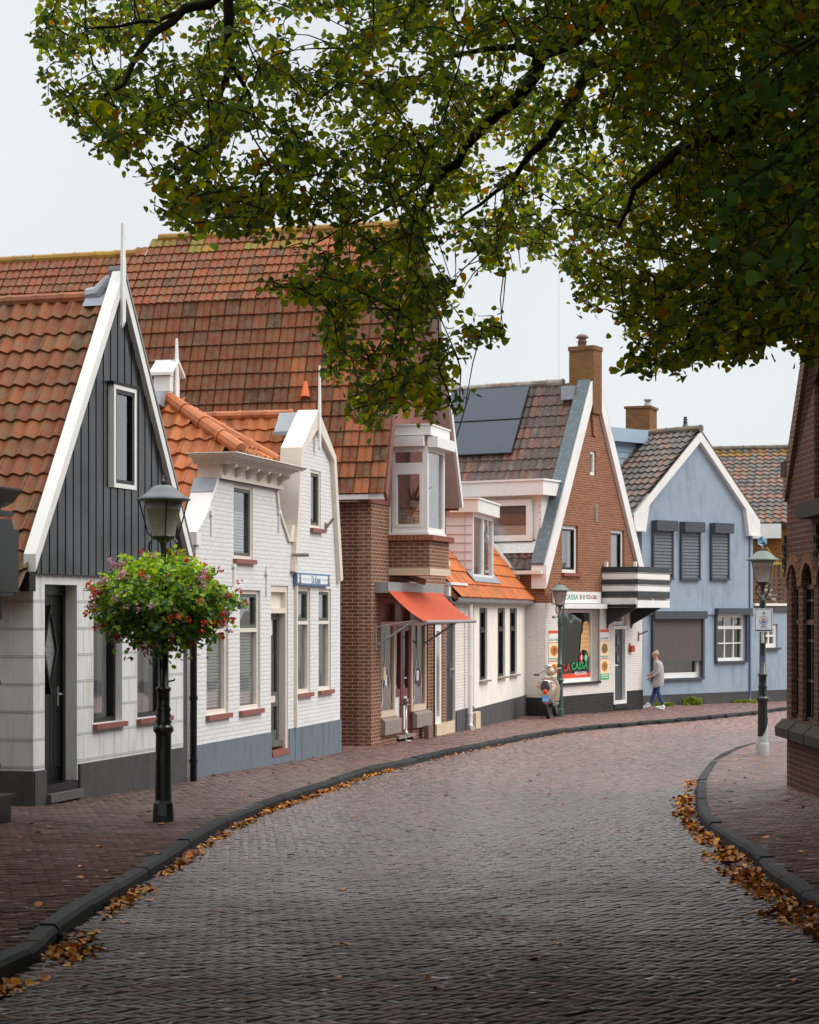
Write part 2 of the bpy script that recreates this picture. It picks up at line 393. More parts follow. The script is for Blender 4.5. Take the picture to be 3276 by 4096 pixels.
BRICKC = brickmat('orange_brown_brick', rgb(146, 92, 66), rgb(122, 73, 52), rgb(164, 130, 106), bump=.6, moss=rgb(120, 76, 50), moss_amt=.35)
BRICKY = brickmat('mossy_yellow_brick', rgb(140, 92, 64), rgb(116, 74, 52), rgb(104, 84, 66), bump=.8, moss=rgb(134, 106, 50), moss_amt=.65, wob=.02)
BRICKO = brickmat('ochre_brick', rgb(158, 108, 52), rgb(130, 84, 40), rgb(120, 90, 60), bump=.6)
BRICKR = brickmat('dark_red_brick', rgb(96, 52, 39), rgb(72, 39, 31), rgb(110, 89, 73), bw=.22, rh=.07, bump=.9, moss=rgb(70, 48, 34), moss_amt=.4)
TILE = mat('clay_roof_tile', (1, 1, 1, 1), .6, var=.35, vs=7, bump=.4, bs=30, attr=True, spec=.3, stain=rgb(96, 86, 62), stain_amt=.72, stain_s=7, st=(.46, .6), coord='o')
TILEB = mat('glazed_orange_tile', (1, 1, 1, 1), .55, var=.2, vs=4, bump=.2, bs=40, attr=True, spec=.3, stain=rgb(110, 78, 44), stain_amt=.65, stain_s=3.5, st=(.46, .66), coord='o')
TILED = mat('dark_roof_tile', (1, 1, 1, 1), .5, var=.2, vs=6, bump=.2, attr=True, spec=.4, stain=rgb(150, 145, 140), stain_amt=.3, stain_s=6, coord='o')
RIDGE = mat('ridge_tile', (1, 1, 1, 1), .6, var=.25, vs=9, bump=.3, attr=True, coord='o', stain=rgb(150, 130, 40), stain_amt=.5, stain_s=3)
GL = glassmat('window_glass', (.95, .96, .97, 1), .95); GLD = glassmat('dark_window_glass', (.5, .52, .54, 1), .4)
GLC = glassmat('clear_window_glass', (.95, .96, .97, 1), .15)
DARKIN = mat('dark_room', rgb(62, 56, 52), .9, var=.4, vs=1.5)
MIDIN = mat('dim_room', rgb(140, 132, 126), .9, var=.35, vs=1.2)
CURT = mat('pale_curtain', rgb(196, 192, 186), .9, var=.12, vs=5, stretch=(6, .4, 1), bump=.2)
SLAT = mat('blind_slat', rgb(238, 238, 235), .6, var=.03)
# ------------------------------------------------------------------ building pieces
def ring(mb, F, u0, u1, z0, z1, w, o0, o1, mi=None):
    mb.fbox(F, u0, u1, z0, z0 + w, o0, o1, mi); mb.fbox(F, u0, u1, z1 - w, z1, o0, o1, mi)
    mb.fbox(F, u0, u0 + w, z0 + w, z1 - w, o0, o1, mi); mb.fbox(F, u1 - w, u1, z0 + w, z1 - w, o0, o1, mi)

def window(F, root, u0, u1, z0, z1, back=.1, w=.055, fm=CREAM, sm=None, glass=GL, inside=DARKIN, tr=None, bars=(), hbars=(), sill=None, sill_o=.06,
           sill_h=.07, blind=None, curtain=False, sashtop=None, name='window', barw=.03, ext=.9):
    mb = MB(); o1 = -back + .05; ring(mb, F, u0, u1, z0, z1, w, -back - .03, o1)
    if tr: mb.fbox(F, u0 + w, u1 - w, tr - w * .5, tr + w * .5, -back - .03, o1 + .01)
    for b in bars: mb.fbox(F, b - barw / 2, b + barw / 2, z0 + w, z1 - w, -back - .025, o1 - .004)
    for b in hbars: mb.fbox(F, u0 + w, u1 - w, b - barw / 2, b + barw / 2, -back - .026, o1 - .006)
    fr = mb.build(name, fm, root)
    if sm:
        s = MB(); zt = tr + w * .5 + .003 if tr else z0 + w
        ring(s, F, u0 + w + .003, u1 - w - .003, zt + .003, z1 - w - .003, .045, -back - .02, o1 - .012); s.build('sash', sm, fr)
    g = MB(); g.poly([F.P(u0 + w, z0 + w, -back), F.P(u1 - w, z0 + w, -back), F.P(u1 - w, z1 - w, -back), F.P(u0 + w, z1 - w, -back)]); g.build('pane', glass, fr)
    i = MB(); d = -back - (.5 if not curtain else .12)
    i.fbox(F, u0 - .05, u1 + (ext if not curtain else min(ext, .15)), z0 - .05, z1 + .05, d - .02, d); i.build('interior', CURT if curtain == 'full' else inside, fr)
    if curtain:
        c = MB(); n = max(6, int((u1 - u0) / .035)); us = [u0 + w + (u1 - u0 - 2 * w) * k / n for k in range(n + 1)]
        side = [k for k in range(n) if curtain == 'full' or k < n * .3 or k > n * .68]
        for k in side:
            a, b = -back - .05 - .02 * (k % 2), -back - .05 - .02 * ((k + 1) % 2)
            c.poly([F.P(us[k], z0 + .03, a), F.P(us[k + 1], z0 + .03, b), F.P(us[k + 1], z1 - .03, b), F.P(us[k], z1 - .03, a)])
        c.build('curtain', CURT, fr)
    if blind:
        s = MB(); zz = z0 + w + .03
        while zz < blind:
            s.mesh([F.P(u0 + w, zz, -back - .03), F.P(u1 - w, zz, -back - .03), F.P(u1 - w, zz + .036, -back - .05), F.P(u0 + w, zz + .036, -back - .05)], [(0, 1, 2, 3)]); zz += .046
        s.build('blind', SLAT, fr)
    if sill:
        s = MB(); s.fbox(F, u0 - .04, u1 + .04, z0 - sill_h, z0 - .002, -back, sill_o); s.build('sill', sill, fr)
    return fr

def wrect(F, fr, xl, xr, yt, yb, o=0.):       # window opening from its edges in the photograph, on the plane of the wall
    u0, zt = F.at(fr(xl, yt), o); u1 = F.u(fr(xr, yt), o); zb = F.z(fr(xl, yb), o)
    return u0, u1, zb, zt
def rect(u0, u1, z0, z1): return [(u0, z0), (u1, z0), (u1, z1), (u0, z1)]

def tiles(mb, O, U, V, N, nu, nv, w, l, pal, prof='pan', amp=.03, th=.03, poly=None, K=8, mi=0, mossf=None, jit=.004):
    """interlocking roof tiles: O eave corner, U along the eave, V up the slope, N out of the roof"""
    O, U, V, N = Vector(O), Vector(U), Vector(V), Vector(N)
    def inside(x, y):
        if poly is None: return True
        c = False; n = len(poly)
        for i in range(n):
            (x1, y1), (x2, y2) = poly[i], poly[(i + 1) % n]
            if (y1 > y) != (y2 > y) and x < (x2 - x1) * (y - y1) / (y2 - y1) + x1: c = not c
        return c
    for j in range(nv):
        for i in range(nu):
            if not inside((i + .5) * w, (j + .5) * l): continue
            pc = random.choice(pal); f = random.uniform(.92, 1.07); col = (pc[0] * f, pc[1] * f * random.uniform(.95, 1.05), pc[2] * f, 1)
            if mossf: col = mossf((i + .5) * w, (j + .5) * l, col)
            dz = random.uniform(-jit, jit) * 1.5; dv = random.uniform(-jit, jit) * 1.5; du = random.uniform(-jit, jit)
            vs = []
            for row, (v, h) in enumerate(((j * l - .035 + dv, -.004), (j * l - .035 + dv, th + dz), ((j + 1) * l, .004))):
                for k in range(K + 1):
                    x = k / K
                    if prof == 'pan':
                        y = .5 + .5 * math.cos(2 * math.pi * ((x ** 1.15))); hh = amp * y
                        uu = (i + x) * w
                    elif prof == 'roman':
                        y = abs(math.sin(2 * math.pi * x)) ** .7; hh = amp * (.35 + .65 * y); uu = (i + x) * w
                        if k == K: hh = 0
                    else:
                        hh = amp * (.5 + .5 * math.cos(2 * math.pi * x)); uu = (i + x) * w
                    vs.append(O + U * (uu + du) + V * v + N * (hh * (1.0 if row < 2 else .8) + h - (.02 if row == 0 else 0)))
            fs = []
            n = K + 1; flip = U.cross(V).dot(N) < 0
            for r_ in range(2):
                for k in range(K):
                    f_ = (r_ * n + k, r_ * n + k + 1, (r_ + 1) * n + k + 1, (r_ + 1) * n + k); fs.append(f_[::-1] if flip else f_)
            mb.mesh(vs, fs, mi, col)

def ridge(mb, A, B, r=.09, seg=.38, pal=((.4, .12, .04),), mi=0, n=10, endcap=True):
    A, B = Vector(A), Vector(B); t = (B - A); L = t.length; t.normalize(); k = max(1, int(L / seg)); s_ = L / k
    for i in range(k):
        pc = random.choice(pal); f = random.uniform(.85, 1.12)
        a = A + t * (i * s_) ; b = A + t * ((i + 1) * s_ + .04)
        mb.tube([a, a + t * .05, a + t * .051, b], [r * 1.02, r * 1.05, r * .9, r * .96], n, mi, (pc[0] * f, pc[1] * f, pc[2] * f, 1))

def slope(F, ue, ze, ur, zr, o0, o1):         # one roof slope of a gable along F: eave (ue, ze) to ridge (ur, zr), from o0 back to o1
    V = (F.P(ur, zr, 0) - F.P(ue, ze, 0)); Ls = V.length; V.normalize()
    U = Vector((-F.n.x, -F.n.y, 0)); N = U.cross(V)
    if N.z < 0: N = -N
    return F.P(ue, ze, o0), U, V, N, o0 - o1, Ls

def barge(F, root, pts, w, o0, o1, m=WHITEP, name='bargeboard'):    # board under a line of points (u, z), given drop w
    mb = MB(); lo = [(u, z - w) for u, z in pts][::-1]; mb.prism(F, list(pts) + lo, o0, o1); return mb.build(name, m, root)

_tc = {}
def textmesh(s, bold=False):
    if s in _tc: return _tc[s]
    c = bpy.data.curves.new('t', 'FONT'); c.body = s; c.size = 1; c.resolution_u = 3
    if bold: c.offset = .02
    o = bpy.data.objects.new('t', c); S.collection.objects.link(o)
    dg = bpy.context.evaluated_depsgraph_get(); me = o.evaluated_get(dg).to_mesh()
    vs = [v.co.copy() for v in me.vertices]; fs = [tuple(p.vertices) for p in me.polygons]
    o.evaluated_get(dg).to_mesh_clear(); bpy.data.objects.remove(o); bpy.data.curves.remove(c)
    xs = [v.x for v in vs]; ys = [v.y for v in vs]
    _tc[s] = (vs, fs, min(xs), max(xs), min(ys), max(ys)); return _tc[s]
def lettering(F, root, s, u0, u1, z0, z1, o, m, bold=False, mb=None, mi=0):
    vs, fs, x0, x1, y0, y1 = textmesh(s, bold)
    own = mb is None; mb = mb or MB()
    mb.mesh([F.P(u0 + (v.x - x0) / (x1 - x0) * (u1 - u0), z0 + (v.y - y0) / (y1 - y0) * (z1 - z0), o) for v in vs], fs, mi)
    if own: return mb.build('lettering', m, root)
def cmat(name, r, g, b, rough=.5): return mat(name, rgb(r, g, b), rough, var=.04)
def downpipe(root, x, y, z0, z1, r, m, shoe=False, foot=None):
    mb = MB(); mb.tube([(x, y, z0), (x, y, z1)], r, 12)
    z = z0 + .25
    while z < z1:
        mb.tube([(x, y, z), (x, y, z + .05)], r * 1.22, 12); z += .85
    if shoe: mb.tube([(x, y, z0 + .03), (x + .02, y - .1, z0 - .02), (x + .05, y - .24, z0 - .03)], r, 12)
    return mb.build('downpipe', m, root, smooth=False)

# palettes (linear)
P_RED = [rgb(138, 73, 37)[:3], rgb(146, 79, 38)[:3], rgb(130, 69, 37)[:3], rgb(132, 76, 44)[:3], rgb(118, 68, 41)[:3]]
P_BIG = [rgb(118, 60, 30)[:3], rgb(124, 63, 30)[:3], rgb(114, 59, 31)[:3], rgb(108, 58, 32)[:3], rgb(128, 66, 31)[:3]]
P_ORG = [rgb(176, 98, 50)[:3], rgb(168, 92, 48)[:3], rgb(180, 104, 56)[:3], rgb(158, 88, 48)[:3]]
P_BRT = [rgb(190, 100, 40)[:3], rgb(182, 96, 38)[:3], rgb(196, 106, 44)[:3]]
P_DRK = [rgb(88, 68, 59)[:3], rgb(96, 72, 61)[:3], rgb(80, 66, 60)[:3], rgb(112, 74, 58)[:3], rgb(84, 71, 65)[:3]]
P_GRY = [rgb(102, 92, 84)[:3], rgb(92, 86, 82)[:3], rgb(108, 93, 82)[:3], rgb(84, 80, 78)[:3], rgb(118, 92, 78)[:3]]
MOSS = rgb(158, 118, 32)

# ================================================================== street
def kb(p): return G(p[0], p[1], -KERB)
LK = [(0, 2066), (125, 1979), (200, 1924), (315, 1849), (450, 1759), (520, 1724), (590, 1696), (670, 1669), (780, 1631), (862, 1611), (985, 1582), (1116, 1556), (1210, 1541), (1316, 1530.5), (1434, 1520), (1595, 1504.5), (1652, 1496)]
lk = [Vector((-3.6, 3.0, 0)), Vector((-3.1, 7.0, 0))] + [kb(p) for p in LK]
d_ = (lk[-1] - lk[-3]).normalized(); lk.append(lk[-1] + d_ * 14); 
RK = [(1724, 1926), (1662, 1882), (1617, 1851), (1582, 1816), (1532, 1779), (1492, 1751), (1470, 1724), (1464, 1686), (1472, 1644), (1507, 1604), (1562, 1579), (1600, 1573), (1680, 1571), (1800, 1570)]
rk = [Vector((3.1, 3.0, 0)), Vector((3.0, 9.0, 0))] + [kb(p) for p in RK]
def smooth(pts, step=.35):                    # resample with Catmull-Rom
    P = [Vector((p.x, p.y)) for p in pts]; out = []
    for i in range(len(P) - 1):
        p0, p1, p2, p3 = P[max(i - 1, 0)], P[i], P[i + 1], P[min(i + 2, len(P) - 1)]
        n = max(1, int((p2 - p1).length / step))
        for k in range(n):
            t = k / n
            out.append(0.5 * ((2 * p1) + (p2 - p0) * t + (2 * p0 - 5 * p1 + 4 * p2 - p3) * t * t + (3 * p1 - p0 - 3 * p2 + p3) * t ** 3))
    return out + [P[-1]]
lks, rks = smooth(lk), smooth(rk)
def offset(pl, d):
    out = []
    for i, p in enumerate(pl):
        t = (pl[min(i + 1, len(pl) - 1)] - pl[max(i - 1, 0)]).normalized(); out.append(p + Vector((-t.y, t.x)) * d)
    return out
lki = offset(lks, .13); rki = offset(rks, -.13)
def inpoly(x, y, P):
    c = np.zeros(x.shape, bool); n = len(P)
    for i in range(n):
        x1, y1 = P[i]; x2, y2 = P[(i + 1) % n]
        if y1 == y2: continue
        c ^= ((y1 > y) != (y2 > y)) & (x < (x2 - x1) * (y - y1) / (y2 - y1) + x1)
    return c
ground = MB(); ground.poly([(-900, -200, -3.6), (900, -200, -3.6), (900, 1600, -3.6), (-900, 1600, -3.6)])
ground.build('ground', mat('ground_soil', rgb(96, 92, 78), .9, vs=.2), None, kind='structure')['label'] = 'open ground beyond the houses'

def sheet(name, polyxy, off, m, lab, x0, x1, y0, y1, step=1.0):          # base sheet that follows the slope, cut as a grid
    V = []; Fq = []; nx = int((x1 - x0) / 2) + 1; ny = int((y1 - y0) / step) + 1
    xs = np.linspace(x0, x1, nx + 1); ys = np.linspace(y0, y1, ny + 1)
    X, Y = np.meshgrid(xs, ys); Z = gpn(Y) + off; V = np.stack([X, Y, Z], 2).reshape(-1, 3)
    idx = np.arange(len(V)).reshape(ny + 1, nx + 1)
    Fq = np.stack([idx[:-1, :-1], idx[:-1, 1:], idx[1:, 1:], idx[1:, :-1]], 2).reshape(-1, 4)
    return V, Fq

def pavers(P, off, cx, cy, hw, hl, ang, hgt, pal, jit, tilt):
    """brick tops: centres cx,cy; half sizes hw (across) hl (along); ang direction of the long side. Each brick is a frustum of 8 vertices."""
    n = len(cx); ca, sa = np.cos(ang), np.sin(ang)
    g = .0025; cor = np.array([(-1, -1), (1, -1), (1, 1), (-1, 1)], float)
    V = np.zeros((n, 8, 3)); tx = RNG.normal(0, tilt, n); ty = RNG.normal(0, tilt, n); dz = RNG.normal(0, jit, n)
    for k in range(4):
        for lvl in range(2):
            e_ = (g if lvl == 0 else g + .005)
            lx = cor[k, 0] * (hl - e_); ly = cor[k, 1] * (hw - e_)
            X = cx + lx * ca - ly * sa; Y = cy + lx * sa + ly * ca
            V[:, k + 4 * lvl, 0] = X; V[:, k + 4 * lvl, 1] = Y
            V[:, k + 4 * lvl, 2] = gpn(Y) + off + (-.012 if lvl == 0 else (hgt + dz + tx * lx + ty * ly))
    # rounded shoulders: side faces slope outwards
    b = (np.arange(n) * 8)[:, None]
    fs = [np.array([4, 5, 6, 7]), np.array([0, 1, 5, 4]), np.array([1, 2, 6, 5]), np.array([2, 3, 7, 6]), np.array([3, 0, 4, 7])]
    Fq = np.concatenate([b + f for f in fs], 1).reshape(-1, 4)
    pc = np.array(pal)[RNG.integers(0, len(pal), n)] * RNG.uniform(.72, 1.22, (n, 1))
    return V.reshape(-1, 3), Fq, np.repeat(pc, 5, 0)

def herring(P, w, L3, ang, y0, y1, x0, x1):
    ca, sa = math.cos(ang), math.sin(ang); n = L3
    R_ = int(max(x1 - x0, y1 - y0) * 1.1 / w) + 4; cx0, cy0 = (x0 + x1) / 2, (y0 + y1) / 2
    a = np.arange(-R_, R_); A, B = np.meshgrid(a, a)
    h = ((A - B) % (2 * n) == 0); v = ((A - B) % (2 * n) == 2 * n - 1)
    hx, hy = (A[h] + n / 2) * w, (B[h] + .5) * w; vx, vy = (A[v] + .5) * w, (B[v] + n / 2) * w
    X = np.concatenate([hx, vx]); Y = np.concatenate([hy, vy]); an = np.concatenate([np.zeros(len(hx)), np.full(len(vx), math.pi / 2)])
    gx = cx0 + X * ca - Y * sa; gy = cy0 + X * sa + Y * ca
    k = (gx > x0) & (gx < x1) & (gy > y0) & (gy < y1); gx, gy, an = gx[k], gy[k], an[k]
    k = inpoly(gx, gy, P); return gx[k], gy[k], an[k] + ang

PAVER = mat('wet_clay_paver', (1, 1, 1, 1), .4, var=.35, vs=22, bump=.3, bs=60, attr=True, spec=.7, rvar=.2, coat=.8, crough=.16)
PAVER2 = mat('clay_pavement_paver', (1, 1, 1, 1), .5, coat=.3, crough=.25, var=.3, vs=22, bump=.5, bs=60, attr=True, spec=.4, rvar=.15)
def wet_sheen(m, w1, r_dull, r_wet, y0, y1):     # wet sheen, cut back on the near paving to darken the foreground
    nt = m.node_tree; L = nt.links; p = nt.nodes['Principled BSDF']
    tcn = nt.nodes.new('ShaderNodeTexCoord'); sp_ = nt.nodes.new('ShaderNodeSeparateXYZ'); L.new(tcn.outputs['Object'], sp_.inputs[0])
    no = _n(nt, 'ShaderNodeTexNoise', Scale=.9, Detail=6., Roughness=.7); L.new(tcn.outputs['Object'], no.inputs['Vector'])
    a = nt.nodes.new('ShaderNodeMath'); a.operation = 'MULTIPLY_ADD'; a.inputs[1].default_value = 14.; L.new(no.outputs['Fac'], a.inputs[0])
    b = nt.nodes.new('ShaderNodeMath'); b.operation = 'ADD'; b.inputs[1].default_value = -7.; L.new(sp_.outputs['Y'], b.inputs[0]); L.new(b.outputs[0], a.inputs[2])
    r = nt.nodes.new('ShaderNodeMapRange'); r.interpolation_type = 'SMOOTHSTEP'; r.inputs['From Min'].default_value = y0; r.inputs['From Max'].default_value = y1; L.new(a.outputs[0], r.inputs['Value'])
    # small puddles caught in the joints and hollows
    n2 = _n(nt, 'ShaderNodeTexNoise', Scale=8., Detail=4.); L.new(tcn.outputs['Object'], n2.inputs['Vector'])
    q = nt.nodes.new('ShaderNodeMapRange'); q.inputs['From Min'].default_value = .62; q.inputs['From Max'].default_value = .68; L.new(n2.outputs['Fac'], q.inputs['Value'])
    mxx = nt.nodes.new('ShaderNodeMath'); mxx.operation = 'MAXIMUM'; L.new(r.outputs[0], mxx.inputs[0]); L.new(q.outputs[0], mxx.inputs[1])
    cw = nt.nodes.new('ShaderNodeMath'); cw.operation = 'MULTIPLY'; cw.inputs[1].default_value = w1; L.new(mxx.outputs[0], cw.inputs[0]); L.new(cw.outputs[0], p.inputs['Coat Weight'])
    rr = nt.nodes.new('ShaderNodeMapRange'); rr.inputs['To Min'].default_value = r_dull; rr.inputs['To Max'].default_value = r_wet; L.new(mxx.outputs[0], rr.inputs['Value'])
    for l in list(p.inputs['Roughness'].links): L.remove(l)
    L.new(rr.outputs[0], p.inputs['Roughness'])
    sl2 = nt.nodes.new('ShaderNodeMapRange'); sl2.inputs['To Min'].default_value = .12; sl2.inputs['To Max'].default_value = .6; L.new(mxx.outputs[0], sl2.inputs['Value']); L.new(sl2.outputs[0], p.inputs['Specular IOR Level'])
wet_sheen(PAVER, .85, .78, .36, 4.5, 21.); wet_sheen(PAVER2, .35, .9, .5, 14., 28.)
JOINT = mat('sandy_joint', rgb(42, 36, 33), .85, var=.3, vs=30, bump=.4)
rp = [tuple(p) for p in lks] + [tuple(lks[-1] + Vector((3, 8)))] + [(60, 90), (60, rks[-1].y)] + [tuple(p) for p in rks[::-1]]
# road
V0, F0 = sheet('road', rp, -KERB - .010, JOINT, '', -8, 40, 0, 100)
gx, gy, ga = herring(rp, .062, 3, R(-40), 6.5, 46, -4.5, 9.5)
keep = (np.abs((gx) / gy) < .33); gx, gy, ga = gx[keep], gy[keep], ga[keep]
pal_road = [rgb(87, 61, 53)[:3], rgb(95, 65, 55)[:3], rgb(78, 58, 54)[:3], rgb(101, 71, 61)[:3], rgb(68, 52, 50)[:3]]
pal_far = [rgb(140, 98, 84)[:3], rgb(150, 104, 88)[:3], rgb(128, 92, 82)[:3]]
V1, F1_, C1 = pavers(rp, -KERB, gx, gy, .031, .093, ga, 0., pal_road, .0016, .011)
gx2, gy2, ga2 = herring(rp, .1, 2, R(-40), 46, 84, 0, 24)
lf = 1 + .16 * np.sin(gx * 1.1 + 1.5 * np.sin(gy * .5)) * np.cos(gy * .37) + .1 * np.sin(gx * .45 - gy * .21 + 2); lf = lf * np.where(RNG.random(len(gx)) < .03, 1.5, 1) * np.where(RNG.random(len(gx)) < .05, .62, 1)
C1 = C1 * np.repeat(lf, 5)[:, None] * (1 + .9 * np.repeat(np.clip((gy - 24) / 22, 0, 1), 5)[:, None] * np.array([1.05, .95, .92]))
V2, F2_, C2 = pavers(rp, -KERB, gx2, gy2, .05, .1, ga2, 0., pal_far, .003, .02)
V = np.concatenate([V0, V1, V2]); n0, n1 = len(V0), len(V1)
Fq = np.concatenate([F0, F1_ + n0, F2_ + n0 + n1]); C = np.concatenate([np.ones((len(F0), 3)), C1, C2])
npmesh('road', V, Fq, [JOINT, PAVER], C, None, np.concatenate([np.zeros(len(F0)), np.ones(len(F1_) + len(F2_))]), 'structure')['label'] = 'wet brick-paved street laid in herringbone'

pal_pav = [rgb(80, 58, 51)[:3], rgb(88, 63, 54)[:3], rgb(72, 54, 49)[:3], rgb(84, 63, 57)[:3]]
def pavement(name, P, x0, x1, y0, y1, ang, label):
    w, L = .1, .2; ca, sa = math.cos(ang), math.sin(ang); R_ = int(max(x1 - x0, y1 - y0) / w) + 4
    i, j = np.meshgrid(np.arange(-R_ // 2, R_ // 2), np.arange(-R_, R_)); X = (i + .5 * (j % 2)).ravel() * L; Y = j.ravel() * w
    cx0, cy0 = (x0 + x1) / 2, (y0 + y1) / 2; gx = cx0 + X * ca - Y * sa; gy = cy0 + X * sa + Y * ca
    k = (gx > x0) & (gx < x1) & (gy > y0) & (gy < y1) & (np.abs(gx / np.maximum(gy, .1)) < .36); gx, gy = gx[k], gy[k]
    k = inpoly(gx, gy, P); gx, gy = gx[k], gy[k]
    Va, Fa, Ca = pavers(P, 0, gx, gy, w / 2, L / 2, np.full(len(gx), ang), 0., pal_pav, .002, .012)
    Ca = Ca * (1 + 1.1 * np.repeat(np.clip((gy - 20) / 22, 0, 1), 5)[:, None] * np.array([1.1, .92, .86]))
    # base: fan of thin strips along the kerb line towards the houses
    pts = [Vector(p) for p in P]; mbb = MB()
    tr = tessellate_polygon([[Vector((p[0], p[1], 0)) for p in P]])
    # subdivide lengthwise through horizontal slices keeps the slope
    Vb = []; Fb = []
    ys = np.arange(y0, y1, 1.0)
    for ya in ys:
        yb = ya + 1.0; ym = ya + .5
        xs = []
        for q in range(len(P)):
            (xa, y_a), (xb, y_b) = P[q], P[(q + 1) % len(P)]
            if (y_a > ym) != (y_b > ym): xs.append((xb - xa) * (ym - y_a) / (y_b - y_a) + xa)
        xs.sort()
        for q in range(0, len(xs) - 1, 2):
            b = len(Vb); Vb += [(xs[q] , ya, gp(ya) - .010), (xs[q + 1], ya, gp(ya) - .010), (xs[q + 1], yb, gp(yb) - .010), (xs[q], yb, gp(yb) - .010)]; Fb.append((b, b + 1, b + 2, b + 3))
    V = np.concatenate([np.array(Vb), Va]); Fq = np.concatenate([np.array(Fb), Fa + len(Vb)]); C = np.concatenate([np.ones((len(Fb), 3)), Ca])
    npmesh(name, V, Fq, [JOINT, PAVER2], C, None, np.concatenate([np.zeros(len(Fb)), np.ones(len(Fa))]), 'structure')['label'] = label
lp = [tuple(p) for p in lki] + [(lki[-1].x - 1, lki[-1].y + 9), (-1, 66), (-6.5, 40), (-9, 3)]
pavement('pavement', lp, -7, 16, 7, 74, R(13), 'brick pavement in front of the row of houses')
rp2 = [tuple(p) for p in rki] + [(14, rki[-1].y), (14, 3)]
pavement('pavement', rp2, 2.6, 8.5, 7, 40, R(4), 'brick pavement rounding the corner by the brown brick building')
KERBM = mat('basalt_kerb', rgb(42, 43, 45), .65, var=.35, vs=30, bump=.7, bs=90, attr=True, spec=.2)
def kerbs(pl, sgn, label):
    mb = MB(); acc = 0; i = 0; n = len(pl)
    inner = offset(pl, .13 * sgn); i = 0
    while i < n - 1:
        j = i; L = 0
        while j < n - 1 and L < .92: L += (pl[j + 1] - pl[j]).length; j += 1
        f = random.uniform(.65, 1.45); col = (f, f, f * .98, 1); dz = random.uniform(-.008, .008)
        if pl[i].y < 70:
            secs = []
            for k in range(i, j + 1):
                a, b = pl[k], inner[k]; e_ = (b - a).normalized()
                if k == i: sh = (pl[min(k + 1, n - 1)] - pl[k]).normalized() * .011
                elif k == j: sh = (pl[k - 1] - pl[k]).normalized() * .011
                else: sh = Vector((0, 0))
                a = a + sh; b = b + sh; z = gp(a.y) + dz
                secs.append([(a.x, a.y, z - KERB - .1), (a.x + e_.x * .008, a.y + e_.y * .008, z - .025), (a.x + e_.x * .03, a.y + e_.y * .03, z + .004), (b.x, b.y, z + .006), (b.x, b.y, z - .2)])
            for q in range(len(secs) - 1):
                for t in range(4):
                    f_ = [secs[q][t], secs[q + 1][t], secs[q + 1][t + 1], secs[q][t + 1]]
                    mb.poly(f_ if sgn < 0 else f_[::-1], col=col)
            for s_ in (secs[0], secs[-1]): mb.poly(s_, col=col)
        i = j
    mb.build('kerb', KERBM, None, kind='structure')['label'] = label
kerbs(lks, 1, 'dark stone kerb along the row of houses'); kerbs(rks, -1, 'dark stone kerb rounding the corner')
# ================================================================== houses on the left, near to far
def base(F, u=0): p = F.P(u, 0, 0); return (p.x, p.y, gp(p.y))

# ---------------------------------------------------------------- H1 black timber gable
F1 = Face(G(70, 1697).xy, G(385.5, 1648).xy); W1 = F1.L
h1 = thing('gable_house', 'house with tall black timber gable, white bargeboards and white block stucco ground floor', 'house', base(F1))
zb = F1.z((120, 1209), .06)
zpl = F1.z(R2(470, 1860)); zlow = gp(F1.P(W1, 0).y) - .5
d0, d1, _, dt = wrect(F1, R2, 275, 474, 750, 2000)
w1a = wrect(F1, R2, 575, 752, 760, 1612); w1b = wrect(F1, R2, 845, 1035, 760, 1590)
dzb = F1.z(R2(275, 1990))
a_u0, a_u1, a_z0, a_z1 = w1a; b_u0, b_u1 = w1b[0], w1b[1]; b_z0 = a_z0; a_z1 = dt; 
mb = MB(); out = [(0, zlow), (d0, zlow), (d0, dt), (d1, dt), (d1, zlow), (W1, zlow), (W1, zb + .1), (0, zb + .1)]
mb.prism(F1, out, -.25, 0, [rect(a_u0, a_u1, a_z0, a_z1), rect(b_u0, b_u1, b_z0, a_z1)])
FS1 = F1.side(9.0)
mb.fbox(FS1, 0, 9.0 - .252, zlow, zb + .1, -.25, 0); mb.fbox(F1.side(9.0, W1), 0, 8.748, zlow, zb + .3, -.01, .24)
mb.build('wall', STUCCO, h1)
jm = MB(); zj = zpl + .03; rows = []
while zj < zb - .05: rows.append(zj); zj += .315
for i, z in enumerate(rows):
    for (a, b) in ((0, d0), (d1, a_u0), (a_u1, b_u0), (b_u1, W1)) if z > a_z0 and z < a_z1 else ((0, d0), (d1, W1)):
        jm.fbox(F1, a, b, z - .006, z + .006, .0, .0022); jm.fbox(F1, a, b, z + .016, z + .024, .0, .0022)
    jm.fbox(FS1, 6.5, 9.0, z - .006, z + .006, 0, .0022); jm.fbox(FS1, 6.5, 9.0, z + .016, z + .024, 0, .0022)
    for k in range(14):
        u = (k + .5 * (i % 2)) * .42
        if u < .1 or u > W1 - .1 or d0 - .06 < u < d1 + .06: continue
        if z + .3 > a_z0 and (a_u0 - .03 < u < a_u1 + .03 or b_u0 - .03 < u < b_u1 + .03): continue
        jm.fbox(F1, u - .003, u + .003, z + .03, min(z + .3, zb), 0, .002)
jm.build('block_joints', mat('joint_grey', rgb(176, 175, 172), .9), h1)
mb = MB(); mb.fbox(F1, -.02, d0 - .02, zlow, zpl, .002, .035); mb.fbox(F1, d1 + .02, W1 + .01, zlow, zpl, .002, .035); mb.fbox(FS1, 0, 9.02, zlow, zpl, .002, .035)
mb.fbox(F1, d0 - .02, d1 + .02, zlow, dzb - .1, -.28, .036)
mb.build('plinth', GREYPL, h1)
